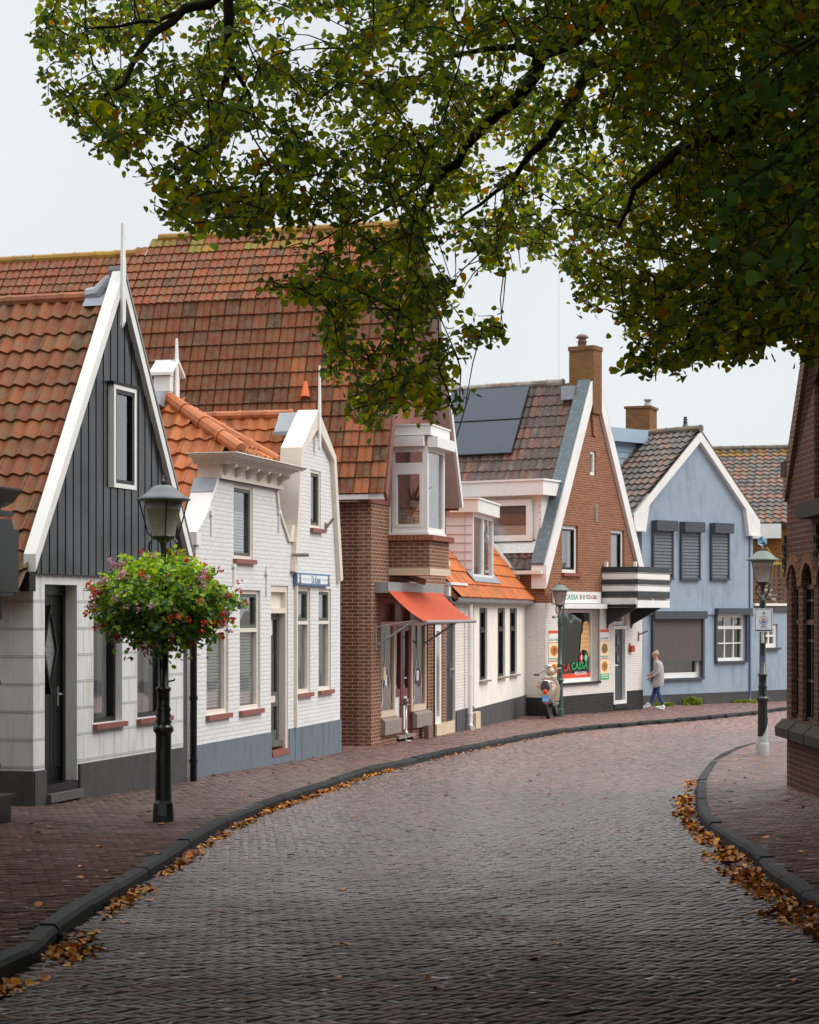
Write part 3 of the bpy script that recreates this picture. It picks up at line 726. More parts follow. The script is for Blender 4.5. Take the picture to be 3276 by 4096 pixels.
# windows with dark sashes
for (u0, u1) in ((a_u0, a_u1), (b_u0, b_u1)):
    window(F1, h1, u0, u1, a_z0, a_z1, back=.14, w=.06, fm=BLACKP, glass=GL, inside=MIDIN, curtain=True, tr=a_z0 + (a_z1 - a_z0) * .72)
    s = MB(); n = 9
    for k in range(n): s.fbox(F1, u0 - .02 + (u1 - u0 + .06) * k / n, u0 - .02 + (u1 - u0 + .06) * (k + .94) / n, a_z0 - .065 + 0, a_z0 - .005, -.12, .07)
    s.build('sill', SILLR, h1)
# door
dr = MB(); dr.fbox(F1, d0, d0 + .07, dzb, dt, -.23, -.15); dr.fbox(F1, d1 - .07, d1, dzb, dt, -.23, -.15); dr.fbox(F1, d0 + .07, d1 - .07, dt - .12, dt, -.23, -.15)
dr.fbox(F1, d0 + .07, d1 - .07, dzb, dt - .12, -.22, -.19)
dw = (d1 - d0 - .14)
for k in range(7): dr.fbox(F1, d0 + .075 + dw * k / 7, d0 + .065 + dw * (k + 1) / 7, dzb + .16, dt - .14, -.19, -.175)
door = dr.build('door', BLACKP, h1)
dc, dzc = (d0 + d1) / 2, dzb + 1.55
dm = MB()
for sgn in (1, -1):
    dm.prism(F1, [(dc, dzc + .52), (dc - sgn * .19, dzc), (dc, dzc - .52), (dc, dzc - .44), (dc - sgn * .15, dzc), (dc, dzc + .44)], -.176, -.13)
dm.build('diamond_frame', BLACKM, door)
g = MB(); g.poly([F1.P(dc, dzc - .44, -.16), F1.P(dc + .15, dzc, -.16), F1.P(dc, dzc + .44, -.16), F1.P(dc - .15, dzc, -.16)]); g.build('diamond_pane', mat('obscured_glass', rgb(120, 125, 125), .15, bump=1., bs=25, var=.3), door)
hd = MB(); hz = dzb + 1.02; hu = d1 - .16
hd.fbox(F1, hu - .018, hu + .018, hz - .14, hz + .09, -.175, -.165); hd.tube([F1.P(hu, hz, -.165), F1.P(hu, hz, -.11), F1.P(hu - .12, hz, -.11)], .011, 8); hd.build('handle', CHROME, door)
s = MB(); s.fbox(F1, d0 + .0, d1 - .0, dzb - .1, dzb, -.2, .02); s.build('threshold', BLACKP, h1)
s = MB(); s.fbox(F1, d0 - .01, d1 + .01, dzb - .2, dzb - .105, -.1, .09); s.build('step', mat('step_stone', rgb(92, 92, 92), .8, var=.3, vs=9, bump=.6), h1)
# black board gable
ua, za = F1.at((260, 570), .12); uL, zL = F1.at((75, 1166), .12); uR, zR = F1.at((405.5, 1165), .12)
def rake(u): return (zL + (za - zL) * (u - uL) / (ua - uL)) if u < ua else (zR + (za - zR) * (uR - u) / (uR - ua))
g0, g1, gz0, gz1 = wrect(F1, R1, 928, 1118, 1440, 2400, .06); gz0 = F1.z(R2(680, 152), .06); g1 = max(g1, g0 + .62)
bm_ = MB(); u = .0; k = 0; bw = .1
while u < W1 + .02:
    a, b = u + .004, u + bw - .004; f = random.uniform(.6, 1.3); col = (f, f * random.uniform(.97, 1.03), f, 1); m_ = (a + b) / 2; dd = .045 + (.008 if k % 2 else 0)
    if a < g1 and b > g0:
        bm_.prism(F1, [(a, zb), (b, zb), (b, gz0), (a, gz0)], 0, dd, col=col)
        bm_.prism(F1, [(a, gz1), (b, gz1), (b, rake(b) - .05), (a, rake(a) - .05)], 0, dd, col=col)
    elif a < ua < b: bm_.prism(F1, [(a, zb), (b, zb), (b, rake(b) - .05), (ua, za - .05), (a, rake(a) - .05)], 0, dd, col=col)
    else: bm_.prism(F1, [(a, zb), (b, zb), (b, max(rake(b) - .05, zb + .01)), (a, max(zb + .01, rake(a) - .05))], 0, dd, col=col)
    u += bw; k += 1
bm_.build('boarding', BOARD, h1)
bk = MB(); bk.prism(F1, [(-.0, zb), (W1, zb), (W1, max(zb + .02, rake(W1) - .42)), (ua, za - .5), (0, max(zb + .02, rake(0) - .42))], -.2, -.002, [rect(g0, g1, gz0, gz1)]); bk.build('gable_backing', BLACKM, h1)
wf = window(F1, h1, g0, g1, gz0, gz1, back=-.06, w=.055, fm=WHITEP, sm=BLACKP, glass=GL, inside=DARKIN)
s = MB(); s.fbox(F1, g0 - .03, g1 + .03, gz1, gz1 + .035, .05, .12); s.build('lintel_board', BLACKM, h1)
barge(F1, h1, [(uL, zL), (ua, za)], .2, -.03, .12); barge(F1, h1, [(ua, za), (uR, zR)], .2, -.03, .119)
s = MB(); s.prism(F1, [(ua + .02, za + .02), (uR + .03, zR + .0), (uR + .03, zR + .045), (ua + .02, za + .07)], -.1, .125); s.build('rake_trim', ZINC, h1)
fu = MB(); pu = F1.u((262.5, 700), .16)
zz = lambda y: F1.z((262.5, y), .16)
fu.prism(F1, [(pu - .045, zz(692)), (pu - .06, zz(683)), (pu + .045, zz(676)), (pu + .05, zz(543)), (pu + .035, zz(541)), (pu + .035, zz(503)), (pu + .025, zz(501)), (pu + .022, zz(470)), (pu - .03, zz(470)), (pu - .03, zz(501)), (pu - .045, zz(541)), (pu - .045, zz(600))], .122, .155)
fu.build('finial_board', WHITEP, h1)
# roof
ze, zr_ = zL - .22, za - .34
def m1(x, y, c):
    a = random.random()
    return c if a > .12 else (c[0] * .7, c[1] * .95, c[2] * .9, 1)
rf = MB(); O, U, V_, N_, lu, lv = slope(F1, uL - .12, ze - .12 * (zr_ - ze) / (ua - uL), ua, zr_, .03, -9.0)
nv = 16; tiles(rf, O, U, V_, N_, int(lu / .19), nv, .19, lv / nv, P_RED, 'pan', .05, .035, K=9, mossf=m1)
O, U, V_, N_, lu, lv = slope(F1, uR + .1, ze - .1, ua, zr_, -.03, -9.0); tiles(rf, O, U, V_, N_, 20, 8, .42, lv / 8, P_RED, 'pan', .04, .03, K=5)
for sg, (ue_, zee) in (('l', (uL - .05, ze)), ('r', (uR + .02, ze))):
    rf.prism(F1, [(ue_, zee - .12), (ua, zr_ - .1), (ua, zr_ - .03), (ue_, zee - .04)], -9, -.035, col=(.05, .03, .02, 1))
roof = rf.build('roof', TILE, h1)
rd = MB(); ridge(rd, F1.P(ua, zr_ + .03, -.32), F1.P(ua, zr_ + .02, -9), .085, .36, P_RED[:2]); rd.build('ridge_tiles', mat('ridge_clay', (1, 1, 1, 1), .6, attr=True, var=.3, vs=6, coord='o', stain=rgb(105, 90, 60), stain_amt=.6, stain_s=4), roof)
ld = MB(); ld.tube([F1.P(ua, zr_ + .05, -.36), F1.P(ua, zr_ + .07, -.2), F1.P(ua, za - .08, -.06)], [.1, .11, .06], 10); ld.prism(F1, [(ua - .16, zr_ - .1), (ua, zr_ + .14), (ua + .02, zr_ - .05)], -.36, -.1); ld.build('lead_flashing', LEAD, roof)
s = MB(); s.fbox(FS1, .2, 8.9, zL - .36, zL - .26, .05, .17); s.build('gutter', BLACKM, h1)
s = MB(); s.fbox(F1, -.17, -.02, zL - .42, zL - .2, -.3, .04); s.build('eave_bracket', BLACKM, h1)
s = MB(); s.fbox(F1, W1 + .012, W1 + .16, zlow, F1.z((385, 1240)), -.15, -.01); s.build('corner_board', GREYPL, h1)
p = F1.P(W1 + .3, 0, .02); downpipe(h1, p.x, p.y, gp(p.y), .34, .048, BLACKP)

# ---------------------------------------------------------------- H0 dark house at the left edge of the picture
F0_ = Face((-9.61, 2.4), (-4.33, 20.2))
h0 = thing('corner_shop', 'dark shopfront edge with gutter, black folded awning and drainpipe at the left edge', 'shop', base(F0_, 16))
L0 = F0_.L; zt0 = F0_.z((20, 1080), .2)
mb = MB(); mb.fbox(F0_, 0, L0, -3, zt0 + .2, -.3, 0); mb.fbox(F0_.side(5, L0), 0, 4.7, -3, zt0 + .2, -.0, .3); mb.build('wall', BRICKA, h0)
E = lambda px, o: F0_.u((px, 1200), o)
aw = MB(); uo = L0 - .25
u_, zt_ = F0_.at((2, 1085), .25); za0 = F0_.z((20, 1255), .3)
aw.prism(F0_, [(1, za0), (L0 - .0, za0), (L0 - .0, zt_ - .1), (L0 - .04, zt_ - .04), (1, zt_ + .02)], .1, .3)
aw.prism(F0_, [(1, za0 + .04), (L0 + .0, za0 + .04), (L0 + .0, zt_ - .14), (1, zt_ - .14)], .302, .36)
aw.build('folded_awning', BLACKP, h0)
s = MB(); s.fbox(F0_, 1, L0 - .05, za0 - .24, za0 - .005, .05, .2); s.build('shutter_box', BLACKM, h0)
s = MB(); s.fbox(F0_, 1, L0 + .05, zt_ + .0, zt_ + .05, .05, .27); s.fbox(F0_, 1, L0 + .0, zt_ + .051, zt_ + .13, .05, .16); s.build('fascia', BLACKP, h0)
gt = MB(); zz_ = F0_.z((20, 1058), .25); pr = [(.05, zz_ + .14), (.05, zz_ - .02), (.16, zz_ - .05), (.27, zz_ + .0), (.36, zz_ + .12), (.36, zz_ + .14), (.3, zz_ + .14), (.24, zz_ + .05), (.12, zz_ + .03), (.09, zz_ + .14)]
a = [F0_.P(1, z, o) for o, z in pr]; b = [F0_.P(L0 + .06, z, o) for o, z in pr]
for i in range(len(pr)): gt.poly([a[i], b[i], b[(i + 1) % len(pr)], a[(i + 1) % len(pr)]])
gt.poly(b[:5] + b[5:]); gt.build('gutter', BLACKP, h0)
pp = F0_.P(L0 + .0, 0, .09); downpipe(h0, pp.x, pp.y, gp(pp.y) + .3, za0 - .02, .05, BLACKP)
s = MB(); s.fbox(F0_, 2, L0 + .1, -3, gp(20.3) + .25, .005, .22); s.fbox(F0_, 2, L0 + .14, gp(20.3) + .252, gp(20.3) + .29, .005, .26); s.build('plinth', BLACKP, h0)
rf = MB(); O, U, V_, N_, lu, lv = slope(F0_, 0, zt0 + .2, 3, zt0 + 2.6, 0, -5)
[rf.pbox(F0_.P(0, zt0 + .2, .05), F0_.P(L0 - .1, 0, 0) - F0_.P(0, 0, 0), F0_.P(0, 3.2, -2.6) - F0_.P(0, 0, 0), (0, 0, .1))]; rf.build('roof', BLACKM, h0)

# ---------------------------------------------------------------- H2 white brick house with cornice
F2 = Face(G(412, 1637).xy, (-1.85, 31.7)); W2 = F2.L
h2 = thing('cornice_house', 'white painted brick house with bracketed cream cornice, curved shoulders and orange hipped roof', 'house', base(F2))
zlow = gp(F2.P(W2, 0).y) - .5
at2 = lambda f, x, y, o=0: F2.at(f(x, y), o)
zt = at2(R3, 580, 1215)[1]; uT = at2(R3, 1100, 1310)[0]
LP = [at2(R3, x, y) for x, y in ((385, 1700), (432, 1622), (490, 1500), (545, 1330), (580, 1220))]
u_t1 = LP[-1][0]
RP = [at2(R3, x, y) for x, y in ((1092, 1330), (1108, 1480), (1160, 1640), (1196, 1750))]
uu, zq = at2(R4, 272, 1540); 
wa = wrect(F2, R4, 272, 460, 450, 1540); wb = wrect(F2, R4, 558, 735, 450, 1490); wc = wrect(F2, R3, 722, 885, 1262, 1905)
zl0, zl1 = (wa[2] + wb[2]) / 2, wb[3]; dd_ = wrect(F2, R4, 825, 975, 412, 1850); zdb = F2.z(R4(830, 1845))
wa = (wa[0], wa[1], zl0, zl1); wb = (wb[0], wb[1], zl0, zl1)
P_ = [(0, zlow), (dd_[0], zlow), (dd_[0], dd_[3]), (dd_[1], dd_[3]), (dd_[1], zlow), (W2, zlow), (W2, RP[-1][1] - .05), RP[-1], RP[-2], RP[-3], RP[-4], (uT, zt), (u_t1, zt), LP[3], LP[2], LP[1], (.0, LP[0][1])]
mb = MB(); mb.prism(F2, P_, -.3, 0, [rect(*wa), rect(*wb), rect(*wc)])
mb.fbox(F2.side(8), 0, 7.69, zlow, LP[0][1] - .1, -.3, 0); mb.build('wall', WBRICK, h2)
s = MB()
for i in range(4):
    a, b = LP[i], LP[i + 1]; d2 = Vector((b[0] - a[0], b[1] - a[1])).normalized(); nn = Vector((-d2.y, d2.x)) * .035
    s.prism(F2, [a, b, (b[0] + nn.x, b[1] + nn.y), (a[0] + nn.x, a[1] + nn.y)], -.32, .03)
s.prism(F2, [(-.07, LP[0][1] - .14), (.1, LP[0][1] - .14), (.1, LP[0][1] + .04), (-.07, LP[0][1] + .04)], -.32, .04)
s.build('shoulder_coping', WHITEP, h2)
s = MB()
for i in range(3):
    a, b = RP[i], RP[i + 1]; s.prism(F2, [a, b, (b[0] - .07, b[1] - .02), (a[0] - .07, a[1])], -.3, .035)
e_ = RP[-1]; s.prism(F2, [(e_[0] - .06, e_[1] - .02), (e_[0] + .22, e_[1] - .02), (e_[0] + .22, e_[1] + .25), (e_[0] + .06, e_[1] + .25)], -.2, .04)
s.build('shoulder_coping', CREAM, h2)
s = MB(); a, b = LP[3], LP[4]; s.prism(F2, [(a[0] - .012, a[1]), (a[0] - .06, a[1]), (b[0] - .06, b[1] + .02), (b[0] - .012, b[1] + .02)], -.33, .02); s.build('lead_flashing', LEAD, h2)
# cornice
zf0 = zt; zf1 = zt + .21; s = MB(); s.fbox(F2, u_t1, uT + .03, zf0, zf1, -.3, .055); s.fbox(F2, u_t1 - .02, uT + .06, zf0, zf0 + .05, -.3, .075)
steps = [(.10, 0, .04), (.13, .04, .08), (.17, .08, .11), (.22, .11, .14), (.28, .14, .17), (.31, .17, .2)]
for e_, z0_, z1_ in steps: s.fbox(F2, u_t1 - e_ * .9, uT + e_, zf1 + z0_ * .65, zf1 + z1_ * .65 - .001, -.34, .055 + e_)
s.fbox(F2, u_t1 - .3, uT + .34, zf1 + .132, zf1 + .148, -.36, .40)
s.build('cornice', CREAM, h2)
for k in range(6):
    b_ = MB(); uu = u_t1 + .14 + (uT - u_t1 - .25) * k / 5
    pr = [(.056, zf0 + .06), (.09, zf0 + .07), (.14, zf0 + .13), (.24, zf1 - .04), (.25, zf1 - .001), (.056, zf1 - .001)]
    A = [F2.P(uu - .035, z, o) for o, z in pr]; B = [F2.P(uu + .035, z, o) for o, z in pr]; n = len(pr)
    b_.poly(A); b_.poly(B[::-1])
    for i in range(n): b_.poly([A[i], A[(i + 1) % n], B[(i + 1) % n], B[i]])
    b_.build('bracket', CREAM, h2)
# windows
for w_, bl in ((wa, True), (wb, True)):
    trz = F2.z(R4(560, 800))
    window(F2, h2, *w_[:2], w_[2], w_[3], back=.09, w=.06, fm=CREAM, sm=GREENP, inside=MIDIN, tr=trz, blind=trz - .04, sill=SILLR)
window(F2, h2, wc[0], wc[1], wc[2], wc[3], back=.07, w=.05, fm=CREAM, sm=GREENP, inside=DARKIN, blind=wc[3] - .4, sill=SILLR)
# door
q0, q1 = dd_[0], dd_[1]; ztr = F2.z(R4(830, 625)); zdt = dd_[3]
s = MB(); s.fbox(F2, q0, q0 + .07, zdb, zdt, -.2, -.02); s.fbox(F2, q1 - .07, q1, zdb, zdt, -.2, -.02); s.fbox(F2, q0 + .07, q1 - .07, zdt - .1, zdt, -.2, -.02); s.fbox(F2, q0 + .07, q1 - .07, ztr - .05, ztr + .03, -.2, -.02)
s.fbox(F2, q0 + .07, q1 - .07, ztr + .03, zdt - .1, -.14, -.1); s.build('door_frame', CREAM, h2)
s = MB(); ring(s, F2, q0 + .07, q1 - .07, zdb + .04, ztr - .052, .1, -.18, -.13); zm = F2.z(R4(830, 1400)); s.fbox(F2, q0 + .17, q1 - .17, zm - .13, zm + .1, -.18, -.13); z4 = F2.z(R4(830, 1680)); s.fbox(F2, q0 + .17, q1 - .17, zdb + .14, z4, -.18, -.14)
s.fbox(F2, q0 + .08, q1 - .08, zdb + .05, zdb + .13, -.13, -.06)
dor = s.build('door', GREENP, h2)
s = MB(); s.poly([F2.P(q0 + .17, z4, -.16), F2.P(q1 - .17, z4, -.16), F2.P(q1 - .17, ztr - .15, -.16), F2.P(q0 + .17, ztr - .15, -.16)]); s.build('pane', GL, dor)
s = MB(); s.fbox(F2, q0 + .1, q1 - .1, zdb, ztr, -.5, -.48); s.build('interior', MIDIN, dor)
s = MB(); s.fbox(F2, (q0 + q1) / 2 - .14, (q0 + q1) / 2 + .14, zm - .06, zm + .04, -.13, -.12); s.build('letterbox', CREAM, dor)
s = MB(); s.fbox(F2, (q0 + q1) / 2 - .1, (q0 + q1) / 2 + .1, zm + 1.0, zm + 1.28, -.158, -.155); s.build('notice', WHITEP, dor)
s = MB(); s.fbox(F2, q0 + .02, q1 - .0, zdb - .09, zdb, -.2, .03); s.build('doorstep', SILLR, h2)
zp2 = F2.z(R4(500, 1735))
s = MB(); s.fbox(F2, -.06, q0 - .01, zlow, zp2, .002, .02); s.fbox(F2, q1 + .01, W2 - .02, zlow, zp2, .002, .02); s.fbox(F2, q0 - .01, q1 + .01, zlow, zdb - .092, -.2, .021); s.build('plinth', BLUEPL, h2)
for (x, ya, yb_) in ((522, 1490, 1700), (1104, 1470, 1680)):
    u, z1_ = at2(R3, x, ya); z0_ = at2(R3, x, yb_)[1]; s = MB(); s.fbox(F2, u - .02, u + .02, z0_, z1_, .002, .03); s.fbox(F2, u - .05, u + .05, (z0_ + z1_) / 2 + .1, (z0_ + z1_) / 2 + .16, .002, .04); s.build('wall_anchor', WHITEP, h2)
for (x, ya, yb_) in ((782, 250, 505), (500, 235, 400)):
    u, z1_ = at2(R4, x, ya); z0_ = at2(R4, x, yb_)[1]; s = MB(); s.fbox(F2, u - .02, u + .02, z0_, z1_, .002, .03); s.fbox(F2, u - .05, u + .05, (z0_ + z1_) / 2 + .1, (z0_ + z1_) / 2 + .16, .002, .04); s.build('wall_anchor', WHITEP, h2)
# hipped roof
uA, zA, oA = 3.43, 3.38, -1.84
B2 = F2.P(2.59, 2.42, -.3); C2_ = F2.P(4.26, 2.42, -.3); A2 = F2.P(uA, zA, oA)
tanl = (zA - 2.42) / (uA - 2.59); ue2 = 0.1; ze2 = zA - tanl * (uA - ue2)
rf = MB(); O, U, V_, N_, lu, lv = slope(F2, ue2, ze2, uA, zA, -.3, -8)
fb = (2.59 - ue2) / (uA - ue2) * lv
w_ = .235; nv = int(lv / .3)
tiles(rf, O, U, V_, N_, int(lu / w_), nv, w_, lv / nv, P_ORG, 'pan', .05, .04, poly=[(0, 0), (0, fb + .05), (1.54 - .12, lv), (8, lv), (8, 0)], K=9)
rf.prism(F2, [(ue2, ze2 - .1), (uA, zA - .1), (uA, zA - .03), (ue2, ze2 - .03)], -8, -1.9, col=(.2, .08, .03, 1))
rf.poly([F2.P(ue2, ze2 - .03, -.3), B2 - Vector((0, 0, .03)), A2 - Vector((0, 0, .03)), F2.P(ue2, ze2 - .03, -1.9)], col=(.2, .08, .03, 1))
# street-side hip face
e1 = (C2_ - B2).normalized(); mid = (B2 + C2_) / 2; vv = (A2 - mid); hh = vv.length; vv.normalize(); nn = e1.cross(vv)
if nn.z < 0: nn = -nn
wd = (C2_ - B2).length; nw = int(wd / .2)
tiles(rf, B2, e1, vv, nn, nw, int(hh / .26), wd / nw, hh / int(hh / .26), P_ORG, 'pan', .045, .035, poly=[(0, -.05), (wd, -.05), (wd / 2, hh)], K=7)
rf.poly([B2 - nn * .03, C2_ - nn * .03, A2 - nn * .03], col=(.2, .08, .03, 1))
O, U, V_, N_, lu, lv2 = slope(F2, 6.6, zA - tanl * 3.17, uA, zA, -1.9, -8)
rf.prism(F2, [(uA, zA - .1), (5.2, zA - .1 - tanl * 1.77), (5.2, zA - .02 - tanl * 1.77), (uA, zA - .02)], -8, -1.9, col=(.2, .08, .03, 1))
rf.poly([C2_, F2.P(5.2, zA - tanl * 1.77, -1.9), A2], col=(.2, .08, .03, 1))
roof = rf.build('roof', TILEB, h2)
rd = MB(); RM = mat('orange_ridge', (1, 1, 1, 1), .55, attr=True, var=.25, vs=5, coord='o', stain=rgb(110, 84, 54), stain_amt=.5, stain_s=4)
ridge(rd, A2 + Vector((0, 0, .05)), B2 + Vector((0, 0, .08)), .12, .42, P_ORG); rd.build('hip_tiles', RM, roof); rd = MB(); ridge(rd, A2 + Vector((0, 0, .04)), C2_ + Vector((0, 0, .05)), .1, .4, P_ORG); rd.build('hip_tiles', RM, roof); rd = MB(); ridge(rd, A2, F2.P(uA, zA, -8), .1, .4, P_ORG)
rd.build('ridge_tiles', RM, roof)
s = MB(); s.fbox(F2, 2.05, 2.62, 2.2, 2.42, -.32, -.1); s.build('parapet_block', mat('mossy_block', rgb(82, 70, 52), .9, var=.4, bump=.5), h2)
# white cote with spire on the hip
ct = F2.at(R3(180, 540), 0); rr = ray(R3(178, 530)); tA = A2.y * 1.0; cpos = rr * tA
cw = .3; zc0 = rr.z * tA - .02; zc1 = ray(R3(178, 300)).z * tA
FC = Face((cpos.x - .0, cpos.y - .12), (cpos.x + F2.d.x * .42, cpos.y - .12 + F2.d.y * .42))
s = MB(); Lc = FC.L
s.prism(FC, [(0, zc0 - .25), (Lc, zc0 - .25), (Lc, zc1), (Lc / 2, zc1 + .17), (0, zc1)], -.27, 0)
cote = s.build('roof_cote', WHITEP, h2)
s = MB()
for k in range(3):
    s.fbox(FC, -.0, Lc, zc0 + .12 + k * .25, zc0 + .135 + k * .25, .0, .004); s.fbox(FC.side(.27), 0, .27, zc0 + .12 + k * .25, zc0 + .135 + k * .25, 0, .004)
s.build('cladding_joint', mat('joint_grey', rgb(150, 148, 145)), cote)
s = MB(); s.prism(FC, [(-.07, zc1 - .06), (Lc / 2, zc1 + .16), (Lc + .07, zc1 - .06), (Lc + .07, zc1 - .01), (Lc / 2, zc1 + .21), (-.07, zc1 - .01)], -.32, .07); s.build('cote_roof', WHITEP, cote)
s = MB(); zs1 = ray(R3(240, 0)).z * tA; m_ = Lc / 2
s.prism(FC, [(m_ - .06, zc1 - .45), (m_ + .06, zc1 - .45), (m_ + .05, zc1 + .2), (m_ + .025, zc1 + .45), (m_ + .015, zc1 + .55), (m_ + .02, zs1 - .06), (m_, zs1), (m_ - .02, zs1 - .06), (m_ - .015, zc1 + .55), (m_ - .025, zc1 + .45), (m_ - .05, zc1 + .2)], .02, .05); s.build('spire', WHITEP, cote)
s = MB(); s.prism(FC, [(-.3, zc0 - .1), (Lc + .2, zc0 - .25), (Lc + .1, zc0 - .12), (.1, zc0 + .1), (-.2, zc0 + .12)], -.55, -.05); s.build('lead_flashing', LEAD, cote)

# ---------------------------------------------------------------- H3 narrow white gable with the enamel sign
F3 = Face((-1.85, 31.7), (-1.207, 34.3)); W3 = F3.L
h3 = thing('narrow_gable_house', 'narrow white brick house with steep cream-edged pointed gable, spire and blue lettered sign', 'house', base(F3))
zlow = gp(F3.P(W3, 0).y) - .5
at3 = lambda f, x, y, o=0: F3.at(f(x, y), o)
apx = at3(DD, 670, 862, .08); lsh = at3(DD, 635.7, 940, .08); lbt = at3(R3, 1265, 2015, .08); rsh = at3(DD, 708, 963, .08); rbt = at3(DD, 722.3, 1221, .08)
lsh = (lsh[0], (lsh[1] + rsh[1]) / 2); rsh = (rsh[0], lsh[1]); lbt = (lbt[0] - .1, lbt[1]); apx = ((lsh[0] + rsh[0]) / 2 * .3 + apx[0] * .7, apx[1])
wu = wrect(F3, R3, 1385, 1472, 1135, 1640); wl1 = wrect(F3, R4, 1022, 1166, 430, 1350); wl2 = wrect(F3, R4, 1238, 1345, 440, 1322)
z0c = (wl1[2] + wl2[2]) / 2; z1c = (wl1[3] + wl2[3]) / 2; wl1 = (max(wl1[0], .06), wl1[1], z0c, z1c); wl2 = (wl2[0], wl2[1], z0c, z1c)
mb = MB(); mb.prism(F3, [(0, zlow), (W3, zlow), (W3, rbt[1]), (rsh[0] - .03, rsh[1] - .1), (apx[0], apx[1] - .1), (lsh[0] + .03, lsh[1] - .1), (.02, lbt[1])], -.3, 0, [rect(*wu), rect(*wl1), rect(*wl2)])
mb.fbox(F3.side(7, W3), 0, 6.7, zlow, 1.2, -.0, .28)
mb.build('wall', WBRICK, h3)
def band(pts, w):                                 # inner offset of an open chain in (u, z)
    res = []
    for i, p in enumerate(pts):
        a = Vector(pts[max(i - 1, 0)]); b = Vector(pts[min(i + 1, len(pts) - 1)]); t = (b - a).normalized(); res.append((p[0] + t.y * w, p[1] - t.x * w))
    return res
for chain, sg in (([lbt, lsh, apx], 1), ([apx, rsh, rbt], 1)):
    inn = band(chain, .15 * sg)
    if chain[0] is apx: inn[0] = (apx[0], apx[1] - .3)
    else: inn[-1] = (apx[0], apx[1] - .3)
    s = MB(); s.prism(F3, chain + inn[::-1], -.28, .08 + (.001 if chain[0] is apx else 0)); s.build('bargeboard', CREAM, h3)
s = MB(); ut = apx[0]; ztp = F3.z((667.5, 767), .1)
s.prism(F3, [(ut - .05, apx[1] - .62), (ut + .0, apx[1] - .68), (ut + .05, apx[1] - .62), (ut + .05, apx[1] + .02), (ut + .012, ztp), (ut - .012, ztp), (ut - .05, apx[1] + .02)], .082, .11); s.build('spire', WHITEP, h3)
s = MB(); s.prism(F3, [(apx[0] - .02, apx[1] - .04), (apx[0] - .3, apx[1] - .38), (apx[0] - .3, apx[1] - .44), (apx[0], apx[1] - .1)], -.6, -.285); s.build('lead_flashing', LEAD, h3)
window(F3, h3, *wu[:2], wu[2], wu[3], back=.07, w=.05, fm=CREAM, sm=GREENP, inside=MIDIN, sill=SILLR)
for w_ in (wl1, wl2): window(F3, h3, *w_[:2], w_[2], w_[3], back=.08, w=.055, fm=CREAM, sm=GREENP, inside=CURT, curtain='full', tr=F3.z(R4(1240, 733)), sill=SILLR)
zp3 = F3.z(R4(1225, 1605)); s = MB(); s.fbox(F3, -.01, W3 + .01, zlow, zp3, .002, .022); s.build('plinth', BLUEPL, h3)
s = MB(); s.fbox(F3, -.03, .03, zp3, 1.25, -.1, .05); s.build('corner_board', CREAM, h3)
sg = wrect(F3, R4, 1052, 1337, 302, 408, .07); sgn = MB(); sgn.fbox(F3, sg[0], sg[1], sg[2], sg[3], .02, .07)
BLUET = cmat('sign_blue', 88, 122, 160); SW = cmat('enamel_white', 232, 236, 240, .25)
sgo = sgn.build('sign', BLUET, h3); s = MB(); s.fbox(F3, sg[0] + .03, sg[1] - .03, sg[2] + .03, sg[3] - .03, .071, .074); s.build('sign_face', SW, sgo)
sw_ = sg[1] - sg[0]; sh_ = sg[3] - sg[2]
lettering(F3, sgo, 'De Kesse', sg[0] + sw_ * .42, sg[0] + sw_ * .69, sg[2] + sh_ * .16, sg[2] + sh_ * .82, .076, BLUET, True)
GT = cmat('sign_grey', 150, 160, 168)
lettering(F3, sgo, 'NOORD - HOLLAND', sg[0] + sw_ * .16, sg[0] + sw_ * .36, sg[2] + sh_ * .42, sg[2] + sh_ * .58, .076, GT)
lettering(F3, sgo, 'NOORD - HOLLAND', sg[0] + sw_ * .74, sg[0] + sw_ * .9, sg[2] + sh_ * .42, sg[2] + sh_ * .58, .076, GT)
for t in (.08, .94):
    s = MB(); u = sg[0] + sw_ * t; z = sg[2] + sh_ * .12
    s.fbox(F3, u - .06, u + .06, z, z + sh_ * .18, .0755, .08); s.fbox(F3, u - .03, u + .03, z + sh_ * .18, z + sh_ * .34, .0755, .08); s.fbox(F3, u - .05, u + .05, z + sh_ * .34, z + sh_ * .54, .0755, .08); s.fbox(F3, u - .03, u + .03, z + sh_ * .54, z + sh_ * .74, .0755, .08); s.build('emblem', mat('emblem_grey', rgb(110, 112, 112)), sgo)
p0 = F3.at(R4(1012, 150), .02); s = MB(); s.tube([F3.P(p0[0], p0[1], .02), F3.P(p0[0] + .05, p0[1], .28)], .03, 8); s.build('flag_holder', GREYC, h3)
p0 = F3.at(R3(1508, 1640), .0); s = MB(); s.tube([F3.P(p0[0], p0[1], .02), F3.P(p0[0] + .04, p0[1] + .16, .14)], .025, 8); s.fbox(F3, p0[0] - .04, p0[0] + .04, p0[1] - .08, p0[1] + .08, .002, .03); s.build('flag_holder', GREYC, h3)
